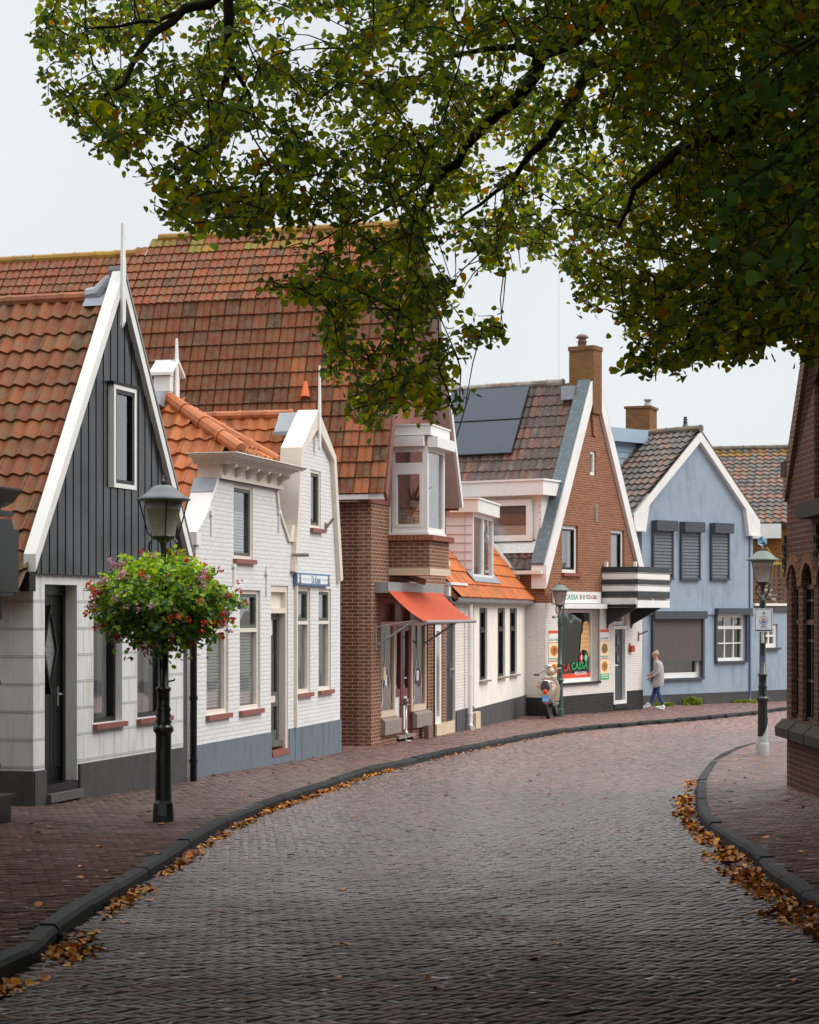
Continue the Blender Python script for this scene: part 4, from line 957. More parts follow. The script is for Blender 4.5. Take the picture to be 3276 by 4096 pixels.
# roof
zr3 = 3.30; ur3 = 1.34; ze3 = .9; rf = MB()
O, U, V_, N_, lu, lv = slope(F3, .02, ze3, ur3, zr3, -.3, -8); nv = int(lv / .235); tiles(rf, O, U, V_, N_, int(lu / .225), nv, .225, lv / nv, P_ORG, 'pan', .04, .035, K=8)
rf.prism(F3, [(.02, ze3 - .08), (ur3, zr3 - .08), (ur3, zr3 - .03), (.02, ze3 - .03)], -8, -.3, col=(.2, .08, .03, 1)); rf.prism(F3, [(ur3, zr3 - .08), (W3, ze3 - .08), (W3, ze3 - .02), (ur3, zr3 - .02)], -8, -.3, col=(.3, .1, .03, 1))
roof = rf.build('roof', TILEB, h3); rd = MB(); ridge(rd, F3.P(ur3, zr3 + .03, -.45), F3.P(ur3, zr3 + .03, -8), .09, .42, P_ORG); rd.build('ridge_tiles', RM, roof)
# ---------------------------------------------------------------- H4 tall brown brick house with orange awning
F4 = Face((-.71, 36.5), (.77, 41.5)); W4 = F4.L
h4 = thing('brick_shop_house', 'tall brown brick shop with huge mottled red mansard tile roof, white bay and orange awning', 'house', base(F4))
zlow = gp(F4.P(W4, 0).y) - .5
at4 = lambda f, x, y, o=0: F4.at(f(x, y), o)
OF = .36
zeL = 2.22; zbr = 6.08; zrg = 7.58; ubL = 1.0
bR = F4.at((923, 664), OF); eR = F4.at((970.5, 1073), OF)
urg = (ubL + bR[0]) / 2; 
def prof4(dz=0): return [(-.22, zeL + dz), (ubL, zbr + dz), (urg, zrg + dz), (bR[0], zbr + dz), (eR[0], zeL + dz)]
zbk = F4.z(R5(500, 1165))                     # top of the brick / foot of the cladding
S4F = F4.side(12)
# shop openings
a0 = F4.u(R6(440, 700)); a1 = F4.u(R6(578, 700)); a2 = F4.u(R6(716, 700)); a3 = F4.u(R6(845, 700)); b0 = F4.u(R6(908, 900)); b1 = F4.u(R6(968, 900))
ztop = F4.z(R6(440, 425)); zlt = F4.z(R6(440, 632)); zw0 = F4.z(R6(445, 1405)); zwr = F4.z(R6(720, 1350)); zdr = F4.z(R6(605, 1600))
zb1 = F4.z(R6(910, 640)); zb0 = F4.z(R6(920, 1500))
out = [(0, zlow), (a1, zlow), (a1, zw0 - .1), (a0, zw0 - .1), (a0, ztop), (a3, ztop), (a3, zwr - .1), (a2, zwr - .1), (a2, zlow), (b0, zlow), (b0, zb1), (b1, zb1), (b1, zlow), (W4, zlow), (W4, zbk), (0, zbk)]
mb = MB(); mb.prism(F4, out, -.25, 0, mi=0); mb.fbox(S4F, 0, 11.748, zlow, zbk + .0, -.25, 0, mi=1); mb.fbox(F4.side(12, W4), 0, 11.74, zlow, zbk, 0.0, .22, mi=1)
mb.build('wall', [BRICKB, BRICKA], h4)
# pink clad gable
PINK = mat('dusty_red_cladding', rgb(130, 80, 70), .6, var=.08, vs=4)
mb = MB(); u = -.2
P4 = prof4(-.06)
def top4(u):
    for i in range(4):
        (x0, y0), (x1, y1) = P4[i], P4[i + 1]
        if x0 <= u <= x1: return y0 + (y1 - y0) * (u - x0) / (x1 - x0)
    return P4[0][1]
zcl = zbk - .0
while u < W4 + .15:
    a, b = u + .006, u + .1 - .006
    mb.prism(F4, [(a, zcl - .02), (b, zcl - .02), (b, max(top4(b), zcl)), (a, max(top4(a), zcl))], .005, .03); u += .1
mb.prism(F4, [(-.2, zcl), (W4 + .1, zcl), (W4 + .1, top4(W4) - .02), (bR[0], zbr - .1), (urg, zrg - .1), (ubL, zbr - .1), (-.2, zeL - .1)], -.2, .004)
mb.build('cladding', PINK, h4)
# bargeboards, soffit and white rake gutter on the right
s = MB(); pr = prof4(.0); lo = [(u + (.12 if u < urg else -.12), z - .16) for u, z in pr]
for i in (0, 1): s.prism(F4, [pr[i], pr[i + 1], lo[i + 1], lo[i]], OF - .05, OF)
s.build('bargeboard', PINK, h4)
s = MB()
for i in (2, 3): s.prism(F4, [pr[i], pr[i + 1], (pr[i + 1][0] - .1, pr[i + 1][1] - .04), (pr[i][0] - .1, pr[i][1] - .1)], .0, OF)
s.build('soffit', mat('beige_soffit', rgb(196, 178, 168), .7), h4)
s = MB()
for i in (2, 3): s.prism(F4, [(pr[i][0] - .0, pr[i][1]), (pr[i + 1][0] - .0, pr[i + 1][1]), (pr[i + 1][0] - .11, pr[i + 1][1] - .03), (pr[i][0] - .11, pr[i][1] - .07)], OF + .002, OF + .06)
s.build('bargeboard', WHITEP, h4)
# roof, three parts
def mo4(lim):
    def f(x, y, c):
        if y > lim and random.random() < .45: return (MOSS[0] * random.uniform(.6, 1.1), MOSS[1] * random.uniform(.6, 1), MOSS[2], 1)
        if x < 2.2 and y < 3.0 and random.random() < .5: k = random.uniform(.8, 1.1); return (.36 * k, .10 * k, .03 * k, 1)
        if random.random() < .05: return (c[0] * .6, c[1] * .7, c[2] * .7, 1)
        return c
    return f
rf = MB(); LB = 17.5
O, U, V_, N_, lu, lv = slope(F4, -.22, zeL, ubL, zbr, OF - .03, -LB); nv = 13
tiles(rf, O, U, V_, N_, int(lu / .3), nv, .3, lv / nv, P_BIG, 'roman', .04, .035, K=8, mossf=mo4(99))
rf.prism(F4, [(-.2, zeL - .06), (ubL, zbr - .06), (ubL + .02, zbr - .03), (-.2, zeL - .03)], -LB, OF - .05, col=(.1, .04, .03, 1))
nrow = 8; O, U, V_, N_, lu, lv = slope(F4, ubL, zbr, urg, zrg, OF - .03, -LB); P_UP = [tuple(min(1, q * 1.25) for q in c) for c in P_BIG]
# higher ridge over the front part, lower further back
xs_ = max((k * .02 for k in range(200, 700) if (lambda p: p.x / p.y * FL + HX)(F4.P(urg, 0, OF - k * .02)) > 338), default=8.9)
tiles(rf, O, U, V_, N_, int(lu / .3), nrow, .3, lv / nrow, P_UP, 'roman', .045, .03, K=8, poly=[(0, 0), (0, lv), (xs_, lv), (xs_ + .4, lv * .8), (40, lv * .8), (40, 0)], mossf=mo4(lv * .8 - .1))
rf.prism(F4, [(ubL, zbr - .05), (urg, zrg - .05), (urg + .01, zrg - .2), (ubL, zbr - .2)], OF - xs_, OF - .05, col=(.1, .04, .03, 1)); rf.prism(F4, [(ubL, zbr - .05), (ubL + (urg - ubL) * .78, zbr + (zrg - zbr) * .78 - .05), (ubL + (urg - ubL) * .78, zbr), (ubL, zbr - .2)], -LB, OF - xs_ - .01, col=(.1, .04, .03, 1))
for (q0_, q1_) in ((2, 3), (3, 4)):
    A_, B_ = pr[q0_], pr[q1_]; O, U, V_, N_, lu, lv3 = slope(F4, B_[0], B_[1], A_[0], A_[1], OF - .03, -LB)
    tiles(rf, O, U, V_, N_, int(4 / .3), 10, .3, lv3 / 10, P_BRT, 'roman', .04, .03, K=4)
    rf.prism(F4, [(A_[0], A_[1] - .03), (B_[0], B_[1] - .03), (B_[0], B_[1] - .08), (A_[0], A_[1] - .12)], OF - xs_, OF - .05, col=(.3, .1, .03, 1))
roof = rf.build('roof', TILE, h4)
rd = MB(); MP = [MOSS[:3], rgb(128, 96, 44)[:3], rgb(150, 110, 34)[:3]]
ridge(rd, F4.P(urg, zrg + .02, OF), F4.P(urg, zrg + .02, OF - xs_), .1, .45, MP)
rd.build('ridge_tiles', RIDGE, roof); rd = MB(); u8 = ubL + (urg - ubL) * .78; z8 = zbr + (zrg - zbr) * .78; ridge(rd, F4.P(u8, z8 + .02, OF - xs_ - .4), F4.P(u8, z8 + .02, -LB), .1, .45, MP)
rd.build('ridge_tiles', RIDGE, roof)
ot = F4.at(R3(1335, 460), 0); tp = hit(R3(1340, 520), O if False else F4.P(-.22, zeL, 0), (Vector((-F4.n.x, -F4.n.y, 0)).cross((F4.P(ubL, zbr, 0) - F4.P(-.22, zeL, 0)).normalized())))
s = MB(); s.tube([tp + Vector((0, .04, .3)), tp + Vector((0, -.03, .13)), tp + Vector((0, -.08, -.01))], [.045, .07, .1], 10); s.build('vent_tile', mat('bright_orange_clay', rgb(206, 96, 34), .5), roof)
# eave gutter and fascia of the side wall
s = MB(); s.fbox(S4F, 6, 12.02, zeL - .13, zeL - .04, .1, .26); s.fbox(S4F, 12.02, 12.3, zeL - .13, zeL - .02, .1, .22); s.build('gutter', WHITEP, h4)
s = MB(); s.fbox(S4F, 6, 12.0, zbk, zeL - .14, .003, .03); s.build('fascia', CREAM, h4)
# lead / band
# bay window
ub0 = 1.13; ob = .762; ub1 = ub0 + 1.23; zbt = F4.z(R5(665, 1480)) if False else (HY - R5(700, 1475)[1]) / FL * 37.5
zb_t = (HY - R5(690, 600)[1]) / FL * 37.4; zbay0 = zbt; 
SB = Face(F4.P(ub0, 0, 0).xy, F4.P(ub0, 0, ob).xy); FB = Face(F4.P(ub0, 0, ob).xy, F4.P(ub1, 0, ob).xy)
SBu = lambda x, y: SB.at(R5(x, y)); FBu = lambda x, y: FB.at(R5(x, y))
bay = MB(); z0b = SBu(700, 1470)[1]; z1b = SBu(700, 603)[1]
zt1 = SBu(800, 765)[1]; 
s = MB()   # corner posts, side frames
ring(s, SB, .0, SB.L, z0b, z1b, .1, -.08, 0); s.fbox(SB, .1, SB.L - .1, zt1 - .16, zt1, -.08, 0)
ring(s, SB, .1, SB.L - .1, z0b + .1, zt1 - .162, .055, -.06, .01)
ring(s, FB, .002, FB.L, z0b, z1b, .09, -.08, -.002); s.fbox(FB, .0, FB.L, z0b - .05, z0b - .001, -.1, .03); s.fbox(SB, .0, SB.L + .02, z0b - .05, z0b - .001, -.1, .03)
bw_ = s.build('bay_window', WHITEP, h4)
s = MB(); s.poly([SB.P(.1, z0b + .1, -.05), SB.P(SB.L - .1, z0b + .1, -.05), SB.P(SB.L - .1, z1b - .1, -.05), SB.P(.1, z1b - .1, -.05)]); s.build('pane', GL, bw_); s = MB(); s.poly([FB.P(.09, z0b + .09, -.05), FB.P(FB.L - .09, z0b + .09, -.05), FB.P(FB.L - .09, z1b - .09, -.05), FB.P(.09, z1b - .09, -.05)]); s.build('pane', GL, bw_)
s = MB(); s.fbox(F4, ub0, ub1, z0b, z1b, .04, .06); s.build('interior', mat('bay_room', rgb(96, 74, 60), .9, var=.5, vs=3), bw_)
s = MB()
for k in range(8):
    a, b = FB.L * (.1 + .1 * k), FB.L * (.1 + .1 * (k + 1)); s.poly([FB.P(a, z0b + .1, -.12 - .03 * (k % 2)), FB.P(b, z0b + .1, -.12 - .03 * ((k + 1) % 2)), FB.P(b, z1b - .4, -.12 - .03 * ((k + 1) % 2)), FB.P(a, z1b - .3, -.12 - .03 * (k % 2))])
s.build('curtain', CURT, bw_)
s = MB()
for k in range(26):
    an = random.uniform(-1.1, 1.1); l = random.uniform(.35, .75); bp = SB.P(.38, z0b + .28, -.2)
    s.tube([bp, bp + SB_d3 * math.sin(an) * l * .5 + Vector((0, 0, l * .8)), bp + SB_d3 * math.sin(an) * l * .9 + Vector((0, 0, l * math.cos(an)))] if False else
           [bp, bp + Vector((math.sin(an) * l * .4, 0, l * .7)), bp + Vector((math.sin(an) * l * .8, 0, l * (.6 + .4 * math.cos(an))))], [.004, .02, .004], 4)
s.build('dried_plumes', mat('dried_grass', rgb(176, 134, 84), .9, var=.3), bw_)
s = MB(); s.fbox(SB, .32, .44, z0b + .1, z0b + .3, -.26, -.14); s.build('vase', WHITEP, bw_)
# bay roof, shutter boxes
zr0 = SBu(690, 490)[1]; zr1 = SBu(690, 395)[1]; s = MB()
s.prism(F4, [(ub0 - .06, zr0), (ub1 + .08, zr0), (ub1 + .08, zr1), (ub0 - .06, zr1)], .03, ob + .08); s.fbox(F4, ub0 - .08, ub1 + .1, zr1 + .001, zr1 + .03, .03, ob + .1); s.build('bay_roof', WHITEP, h4)
s = MB(); s.fbox(SB, .0, SB.L - .05, z1b, zr0 - .02, .0, .13); s.prism(FB, [(-.0, z1b - .02), (FB.L + .06, z1b - .02), (FB.L + .06, zr0 - .03), (0, zr0 - .03)], -.0, .2); s.build('shutter_box', WHITEP, h4)
# brick pedestal of the bay, ledge, concrete band
zl1 = SBu(660, 1500)[1]; zl0 = SBu(660, 1555)[1]; zc1 = SBu(660, 1835)[1]; zc0 = SBu(660, 1905)[1]
ub2 = ub0 + 1.42
s = MB(); s.prism(F4, [(ub0 + .02, zc1), (ub2, zc1), (ub2, zl0), (ub0 + .02, zl0)], .003, ob + .03); s.build('bay_base', BRICKB, h4)
s = MB(); n = 22
for k in range(n): s.fbox(F4, ub0 - .05 + (ub2 + .13 - ub0) * k / n, ub0 - .05 + (ub2 + .13 - ub0) * (k + .9) / n, zl0 + .002, zl1, ob - .1, ob + .12)
SB2 = Face(F4.P(ub0 - .0, 0, 0).xy, F4.P(ub0 - .0, 0, ob).xy)
for k in range(9): s.fbox(SB2, ob * k / 9, ob * (k + .88) / 9, zl0 + .002, zl1, -.1, .06)
s.build('brick_ledge', brickmat('ledge_brick', rgb(150, 96, 78), rgb(132, 82, 66), rgb(170, 140, 120), bw=5, rh=5), h4)
s = MB(); s.fbox(F4, ub0 - .03, ub2 + .02, zc0, zc1 - .001, .0, ob + .06); s.build('concrete_band', CONC, h4)
# awning
zwa = (HY - R6(420, 345)[1]) / FL * 37.5; ua0 = F4.u(R6(416, 350), .1); uaw1 = F4.u(R6(945, 350), .3)
ua0 = F4.u(R6(485, 350), .22); s = MB(); s.fbox(F4, ua0 - .0, W4 - 1.1, zwa - .06, zwa + .14, .003, .26); cassette = s.build('awning_box', ZINC, h4)
tl = F4.P(ua0 + .0, zwa - .04, .27); uE = W4 - 1.12; tr_ = F4.P(uE, zwa - .04, .27)
fl_ = F4.at(R6(825, 628), 1.75); oA_ = 1.75
# solve the projection so that the front bar spans the photograph's end points
best = None
for k in range(60):
    o_ = .8 + k * .03; L_ = F4.at(R6(825, 622), o_); Rr = F4.at(R6(1250, 625), o_)
    e = abs(L_[0] - ua0 - .0)
    if best is None or e < best[0]: best = (e, o_, L_, Rr)
oA_, fl_, frr = best[1], best[2], best[3]; zf = fl_[1]; uR_ = min(frr[0], W4 + 2.5)
tr_ = F4.P(min(uR_, 9), zwa - .04, .27); uE = uR_
AWN = mat('orange_awning_cloth', rgb(196, 84, 50), .8, var=.14, vs=2.2, stretch=(5, .3, 1), trans=.12)
A_, B_, C_, D_ = F4.P(ua0, zwa - .03, .265), F4.P(uE, zwa - .03, .265), F4.P(uE, zf, oA_), F4.P(ua0, zf, oA_)
s = MB(); n = 10
for k in range(n):
    for q in range(6):
        def pt(a, b):
            p = A_.lerp(B_, a).lerp(D_.lerp(C_, a), b); return p - Vector((0, 0, .05 * math.sin(math.pi * b)))
        s.poly([pt(k / n, q / 6), pt((k + 1) / n, q / 6), pt((k + 1) / n, (q + 1) / 6), pt(k / n, (q + 1) / 6)])
aw = s.build('awning', AWN, h4)
s = MB(); s.tube([D_, C_], .035, 10); s.build('front_bar', ZINC, aw)
zbk_ = F4.z(R6(430, 800)); 
for uu in (ua0 - .0, uE - .35):
    s = MB(); el = F4.P(uu + .1, zf + .03, oA_ * .75)
    s.tube([F4.P(uu, zbk_ - .05, .03), el, F4.P(uu + .15, zf, oA_)], .022, 8); s.tube([F4.P(uu, zbk_ + .3, .03), el], .012, 6); s.fbox(F4, uu - .02, uu + .02, zbk_ - .15, zbk_ + .35, .002, .03); s.build('awning_arm', ZINC, aw)
# shopfront
s = MB(); FRW = mat('warm_white_frame', rgb(212, 190, 168), .5, var=.08)
BRF = mat('brown_frame', rgb(130, 84, 62), .5, var=.1)
s.fbox(F4, a0, a3, zlt - .06, zlt + .03, -.2, -.03)
for u in (a0, a1 - .09, a2, a3 - .09): s.fbox(F4, u, u + .09, (zw0 if u in (a0, a1 - .09) else zwr) - .1 if u != a2 else zdr, zlt - .06, -.2, -.03)
s.fbox(F4, a0 + .09, a1 - .09, zw0 - .1, zw0 + .02, -.2, -.02); s.fbox(F4, a2 + .09, a3 - .09, zwr - .1, zwr + .02, -.2, -.02)
sf = s.build('shopfront', FRW, h4)
s = MB()
for k in range(4): u = a0 + (a3 - a0 - .06) * k / 3; s.fbox(F4, u, u + .06, zlt + .031, ztop - .07, -.2, -.05)
s.fbox(F4, a0, a3, ztop - .07, ztop, -.2, -.05); s.build('transom_frame', BRF, sf)
s = MB(); s.poly([F4.P(a0, zlt, -.15), F4.P(a3, zlt, -.15), F4.P(a3, ztop, -.15), F4.P(a0, ztop, -.15)]); s.build('transom_glass', mat('pebbled_glass', rgb(140, 112, 104), .2, bump=.8, bs=60, var=.2), sf)
for (p, q, z) in ((a0, a1, zw0), (a2, a3, zwr)): s = MB(); s.poly([F4.P(p + .08, z, -.07), F4.P(q - .08, z, -.07), F4.P(q - .08, zlt - .06, -.07), F4.P(p + .08, zlt - .06, -.07)]); s.build('pane', GL, sf)
s = MB(); s.fbox(F4, a0 - .1, a3 + .3, zlow, ztop, -1.3, -1.28); s.build('interior', MIDIN, sf)
for (p, q, z) in ((a0, a1, zw0), (a2, a3, zwr)):           # swan drawn on the glass
    s = MB(); m_ = (p + q) / 2; w_ = (q - p) * .28
    for sg in (-1, 1): s.tube([F4.P(m_ + sg * w_ * .1, z + 1.5, -.06), F4.P(m_ + sg * w_ * .2, z + .95, -.06), F4.P(m_ + sg * w_ * .9, z + .5, -.06), F4.P(m_ + sg * w_ * .75, z + .2, -.06), F4.P(m_ + sg * w_ * 1.1, z + .08, -.06)], .006, 4)
    s.fbox(F4, m_ - w_ * .25, m_ + w_ * .25, z + .5, z + .7, -.066, -.062)
    s.build('window_drawing', WHITEP, sf)
s = MB(); s.fbox(F4, a0 + .15, a1 - .2, zw0 + .95, zw0 + 1.04, -.3, -.2); s.build('string_of_plumes', mat('dried_grass', rgb(176, 134, 84)), sf)
REDP = mat('oxblood_paint', rgb(112, 46, 42), .35, var=.15)
s = MB(); dm_ = (a1 + a2) / 2
for (p, q) in ((a1, dm_), (dm_, a2)):
    ring(s, F4, p + .01, q - .01, zdr, zlt - .07, .09, -.16, -.06); s.fbox(F4, p + .1, q - .1, zdr + .75, zdr + .9, -.16, -.07)
dor = s.build('door', REDP, h4)
s = MB()
for (p, q) in ((a1, dm_), (dm_, a2)): s.fbox(F4, p + .1, q - .1, zdr + .09, zdr + .75, -.15, -.09)
s.build('door_panel', WHITEP, dor)
s = MB(); s.poly([F4.P(a1 + .1, zdr + .9, -.1), F4.P(a2 - .1, zdr + .9, -.1), F4.P(a2 - .1, zlt - .15, -.1), F4.P(a1 + .1, zlt - .15, -.1)]); s.build('pane', GL, dor)
s = MB(); s.tube([F4.P(dm_ + .1, zdr + 1.1, -.12), F4.P(dm_ + .1, zdr + 1.1, -.06), F4.P(dm_ + .28, zdr + 1.1, -.06)], .014, 6); s.build('handle', CHROME, dor)
s = MB(); s.fbox(F4, a1 - .02, a2 + .02, zdr - .06, zdr, -.25, .05); s.build('threshold', GREYC, h4)
for (p, q, z) in ((a0, a1, zw0), (a2, a3, zwr)):
    s = MB(); A = [(0, z - .11), (.03, z - .11), (.09, z - .16), (.09, z - .42), (0, z - .42)]
    P1 = [F4.P(p - .02, zz_, o) for o, zz_ in A]; P2 = [F4.P(q + .02, zz_, o) for o, zz_ in A]
    s.poly(P1); s.poly(P2[::-1]); 
    for i in range(5): s.poly([P1[i], P1[(i + 1) % 5], P2[(i + 1) % 5], P2[i]])
    s.build('sill_block', GREYC, h4)
s = MB(); uq = F4.u(R6(825, 1500), .1); s.fbox(F4, uq - .14, uq + .14, zlow, zwr - .4, .1, .2); s.build('post_box_panel', mat('rusty_grey', rgb(120, 98, 88)), h4)
# second narrow door
s = MB(); ring(s, F4, b0, b1, zb0, zb1, .14, -.2, -.02); s.build('door_frame', WHITEP, h4)
s = MB(); s.fbox(F4, b0 + .14, b1 - .14, zb0 + .15, zb0 + (zb1 - zb0) * .68, -.15, -.1); s.fbox(F4, b0 + .3, b1 - .3, zb0 + .3, zb0 + (zb1 - zb0) * .62, -.1, -.085); d2_ = s.build('door', REDP, h4)
s = MB(); s.fbox(F4, b0 + .14, b1 - .14, zb0 + (zb1 - zb0) * .68, zb1 - .14, -.15, -.12); s.build('door_light', WHITEP, d2_)
s = MB(); s.fbox(F4, b0 - .03, b1 + .2, zlow, zb0 - .0, -.2, .04); s.build('doorstep', CONC, h4)
s = MB(); pz = F4.P(F4.u(R6(898, 900), .05), 0, .05); s.tube([(pz.x, pz.y, zlow), (pz.x, pz.y, zwa - .1)], .02, 6); s.build('conduit', BLACKM, h4)
s = MB(); uc, zc_ = F4.at(R6(705, 265), .15); s.tube([F4.P(uc, zc_ + .12, .0), F4.P(uc, zc_ + .05, .15), F4.P(uc + .1, zc_ - .03, .4)], .06, 8); s.build('camera', GREYC, h4)
s = MB(); uc, zc_ = F4.at(R6(445, 1062), .0); s.fbox(F4, uc - .06, uc + .1, zc_ - .12, zc_ + .12, .002, .06); s.build('nameplate', CONC, h4)

# steel ashtray stand outside the shop
g = G(*R6(655, 1645)); ash = thing('ashtray_stand', 'slim steel ashtray stand with round foot outside the shop door', 'ashtray', g)
s = MB(); s.lathe(g, [(0, .02), (.07, .022), (.115, .012), (.12, 0), (0, 0)], 20); s.build('foot', STEEL, ash, True)
s = MB(); s.lathe(g, [(.012, .02), (.018, .06), (.048, .1), (.056, .135), (.034, .19), (.018, .22), (.014, .3), (.013, .7), (0, .7)], 16); s.build('stem', STEEL, ash, True)
s = MB(); s.lathe(g, [(.012, .69), (.085, .7), (.088, .71), (.045, .72), (.052, .73), (.052, .83), (.042, .83), (.042, .77), (0, .77)], 20); s.build('tray', mat('dull_steel', rgb(120, 112, 108), .4, metal=.6), ash, True)

# ---------------------------------------------------------------- H5 low cottage with orange roof
F5 = Face((.77, 41.5), (3.09, 52.2)); W5 = F5.L
h5 = thing('cottage', 'low off-white cottage with bright orange tiled roof, pink clad dormer and three slit windows', 'house', base(F5))
zlow = gp(F5.P(W5, 0).y) - .5; zev = .30
at5 = lambda f, x, y, o=0: F5.at(f(x, y), o)
c0 = F5.u(R6(1010, 900)); c1 = F5.u(R6(1087, 900)); c2 = F5.u(R6(1192, 900)); c3 = F5.u(R6(1243, 900))
zd0 = F5.z(R6(1015, 1490)); zd1 = F5.z(R6(1015, 470))
ws = [wrect(F5, R6, 1288, 1356, 505, 1082), wrect(F5, R6, 1445, 1510, 500, 1120), wrect(F5, R6, 1550, 1612, 495, 1105)]
zw_a = sum(w[2] for w in ws) / 3; zw_b = min(sum(w[3] for w in ws) / 3, zev - .12)
ws = [(w[0], w[1], zw_a, zw_b) for w in ws]
mb = MB(); mb.prism(F5, [(c3, zlow), (W5, zlow), (W5, zev), (c3, zev)], -.25, .0, [rect(*w) for w in ws], mi=0)
mb.fbox(F5.side(4, W5), 0, 3.74, zlow, zev + .2, 0, .25, mi=0)
mb.prism(F5, [(.02, zlow), (c0, zlow), (c0, zd1), (c1, zd1), (c1, zlow), (c3 - .001, zlow), (c3 - .001, zev), (.02, zev)], -.3, -.02, mi=1)
mb.build('wall', [PLASTER, WBRICK2], h5)
for i, w in enumerate(ws): window(F5, h5, w[0], w[1], w[2], w[3], back=.1, w=.07, fm=BLACKP, sm=BLACKP if i != 3 else None, inside=MIDIN, tr=w[2] + (w[3] - w[2]) * .68, sill=GREYC, sill_o=.1, sill_h=.04)
s = MB(); s.fbox(F5, c0, c1, zd0, zd1 - .5, -.14, -.08); dor = s.build('door', BLACKP, h5)
s = MB(); ring(s, F5, c0, c1, zd1 - .5, zd1, .07, -.14, -.06); s.build('transom', BLACKP, dor)
s = MB(); s.poly([F5.P(c0, zd1 - .5, -.1), F5.P(c1, zd1 - .5, -.1), F5.P(c1, zd1, -.1), F5.P(c0, zd1, -.1)]); s.build('pane', GL, dor)
s = MB(); um = (c0 + c1) / 2 + .2; zm = zd0 + 1.12; s.fbox(F5, um - .04, um + .04, zm - .2, zm + .12, -.08, -.06); s.tube([F5.P(um - .3, zm, -.03), F5.P(um + .3, zm, -.03)], .02, 6); s.build('handle', CHROME, dor)
s = MB(); s.fbox(F5, c0 - .05, c1 + .02, zlow, zd0, -.3, -.02); s.build('doorstep', CONC, h5)
zp5 = F5.z(R6(1265, 1362)); s = MB(); s.fbox(F5, c3 - .01, W5 + .02, zlow, zp5, .002, .03); s.fbox(F5, c1 + .02, c3 - .02, zlow, zp5 + .05, -.018, .01); s.build('plinth', GREYPL, h5)
gt = MB(); pr = [(.03, zev + .02), (.05, zev - .08), (.14, zev - .12), (.23, zev - .06), (.25, zev + .03), (.23, zev + .03), (.2, zev - .03), (.14, zev - .08), (.08, zev - .05)]
a = [F5.P(.2, z, o) for o, z in pr]; b = [F5.P(W5 + .25, z, o) for o, z in pr]
for i in range(len(pr)): gt.poly([a[i], b[i], b[(i + 1) % len(pr)], a[(i + 1) % len(pr)]])
gt.poly(a); gt.poly(b[::-1])
gt.build('gutter', ZINC, h5)
pp = F5.P(F5.u(R6(1208, 900), .1), 0, .1); downpipe(h5, pp.x, pp.y, gp(pp.y) + .08, zev - .1, .055, WHITEP, True)
s = MB(); uq = F5.u(R6(1245, 1470), .05); s.fbox(F5, uq - .3, uq + .3, gp(45) - .1, gp(45) + .38, .032, .14); s.build('stone_block', CONC, h5)
# hopper box at the left end of the gutter
s = MB(); u0q, z1q = at5(R6, 1010, 300); u1q = F5.u(R6(1160, 300)); s.fbox(F5, .05, 1.9, zev + .05, z1q, -.3, .05); s.fbox(F5, .03, 2.0, z1q + .001, z1q + .06, -.3, .1); s.build('valley_box', WHITEP, h5)
s = MB(); s.prism(F5, [(.0, z1q + .07), (2.6, z1q + .07), (1.2, z1q + .9), (.0, z1q + 1.0)], -.35, -.28); s.build('side_cheek', CREAM, h5)
# roof facing the street
def slopeF(F, o_e, z_e, o_r, z_r, u0, u1):
    O = F.P(u0, z_e, o_e); V = (F.P(0, z_r, o_r) - F.P(0, z_e, o_e)); L = V.length; V.normalize(); U = Vector((F.d.x, F.d.y, 0)); N = U.cross(V)
    if N.z < 0: N = -N
    return O, U, V, N, u1 - u0, L
zr5 = 2.7; or5 = .22 - (zr5 - zev) / 1.24
O, U, V_, N_, lu, lv = slopeF(F5, .22, zev + .04, or5, zr5, .3, W5 + .1); nv = 8; rf = MB()
tiles(rf, O, U, V_, N_, int(lu / .22), nv, .22, lv / nv, P_BRT, 'roman', .03, .035, K=6)
rf.pbox(O - N_ * .12, U * lu, V_ * lv, N_ * .1, col=(.2, .08, .02, 1)); rf.fbox(F5, .3, W5 + .1, zr5 - .3, zr5 - .05, or5 - 2, or5, col=(.2, .2, .2, 1))
roof = rf.build('roof', TILEB, h5)
s = MB(); q = O + U * lu; s.pbox(q - N_ * .14 - U * .16 - V_ * .1, U * .3, V_ * (lv + .1), N_ * .24); s.build('bargeboard', WHITEP, h5)
# dormer
ud0, ud1 = 3.58, 6.3; odf = -.1; zdb_ = .80; zdt_ = F5.z(R7(240, 1320), odf); zdr_ = F5.z(R7(240, 1215), odf + .1)
PK = mat('pale_pink_weatherboard', rgb(216, 214, 214), .55, var=.03)
s = MB(); CK = Face(F5.P(ud0, 0, odf - 3).xy, F5.P(ud0, 0, odf).xy)
z = zdb_ - .2; n = 0
while z < zdt_:
    z2 = min(z + .2, zdt_); A = [CK.P(0, z, 0), CK.P(3, z, 0), CK.P(3, z, .022), CK.P(3, z2 - .01, .004), CK.P(0, z2 - .01, .004), CK.P(0, z, .022)]
    s.poly([CK.P(0, z, .024), CK.P(3, z, .024), CK.P(3, z2, .002), CK.P(0, z2, .002)]); s.poly([CK.P(0, z, 0), CK.P(3, z, 0), CK.P(3, z, .024), CK.P(0, z, .024)]); z = z2
s.fbox(CK, 0, 3, zdb_ - .3, zdt_, -.1, -.001)
dorm = s.build('dormer', PK, h5)
window(F5, dorm, ud0 + .02, ud1, zdb_, zdt_, back=-odf + .03, w=.09, fm=WHITEP, inside=MIDIN, glass=GL, bars=[ud0 + (ud1 - ud0) / 2], barw=.14, sill=WHITEP, sill_o=-odf * -1 + .05, curtain='full', ext=0.)
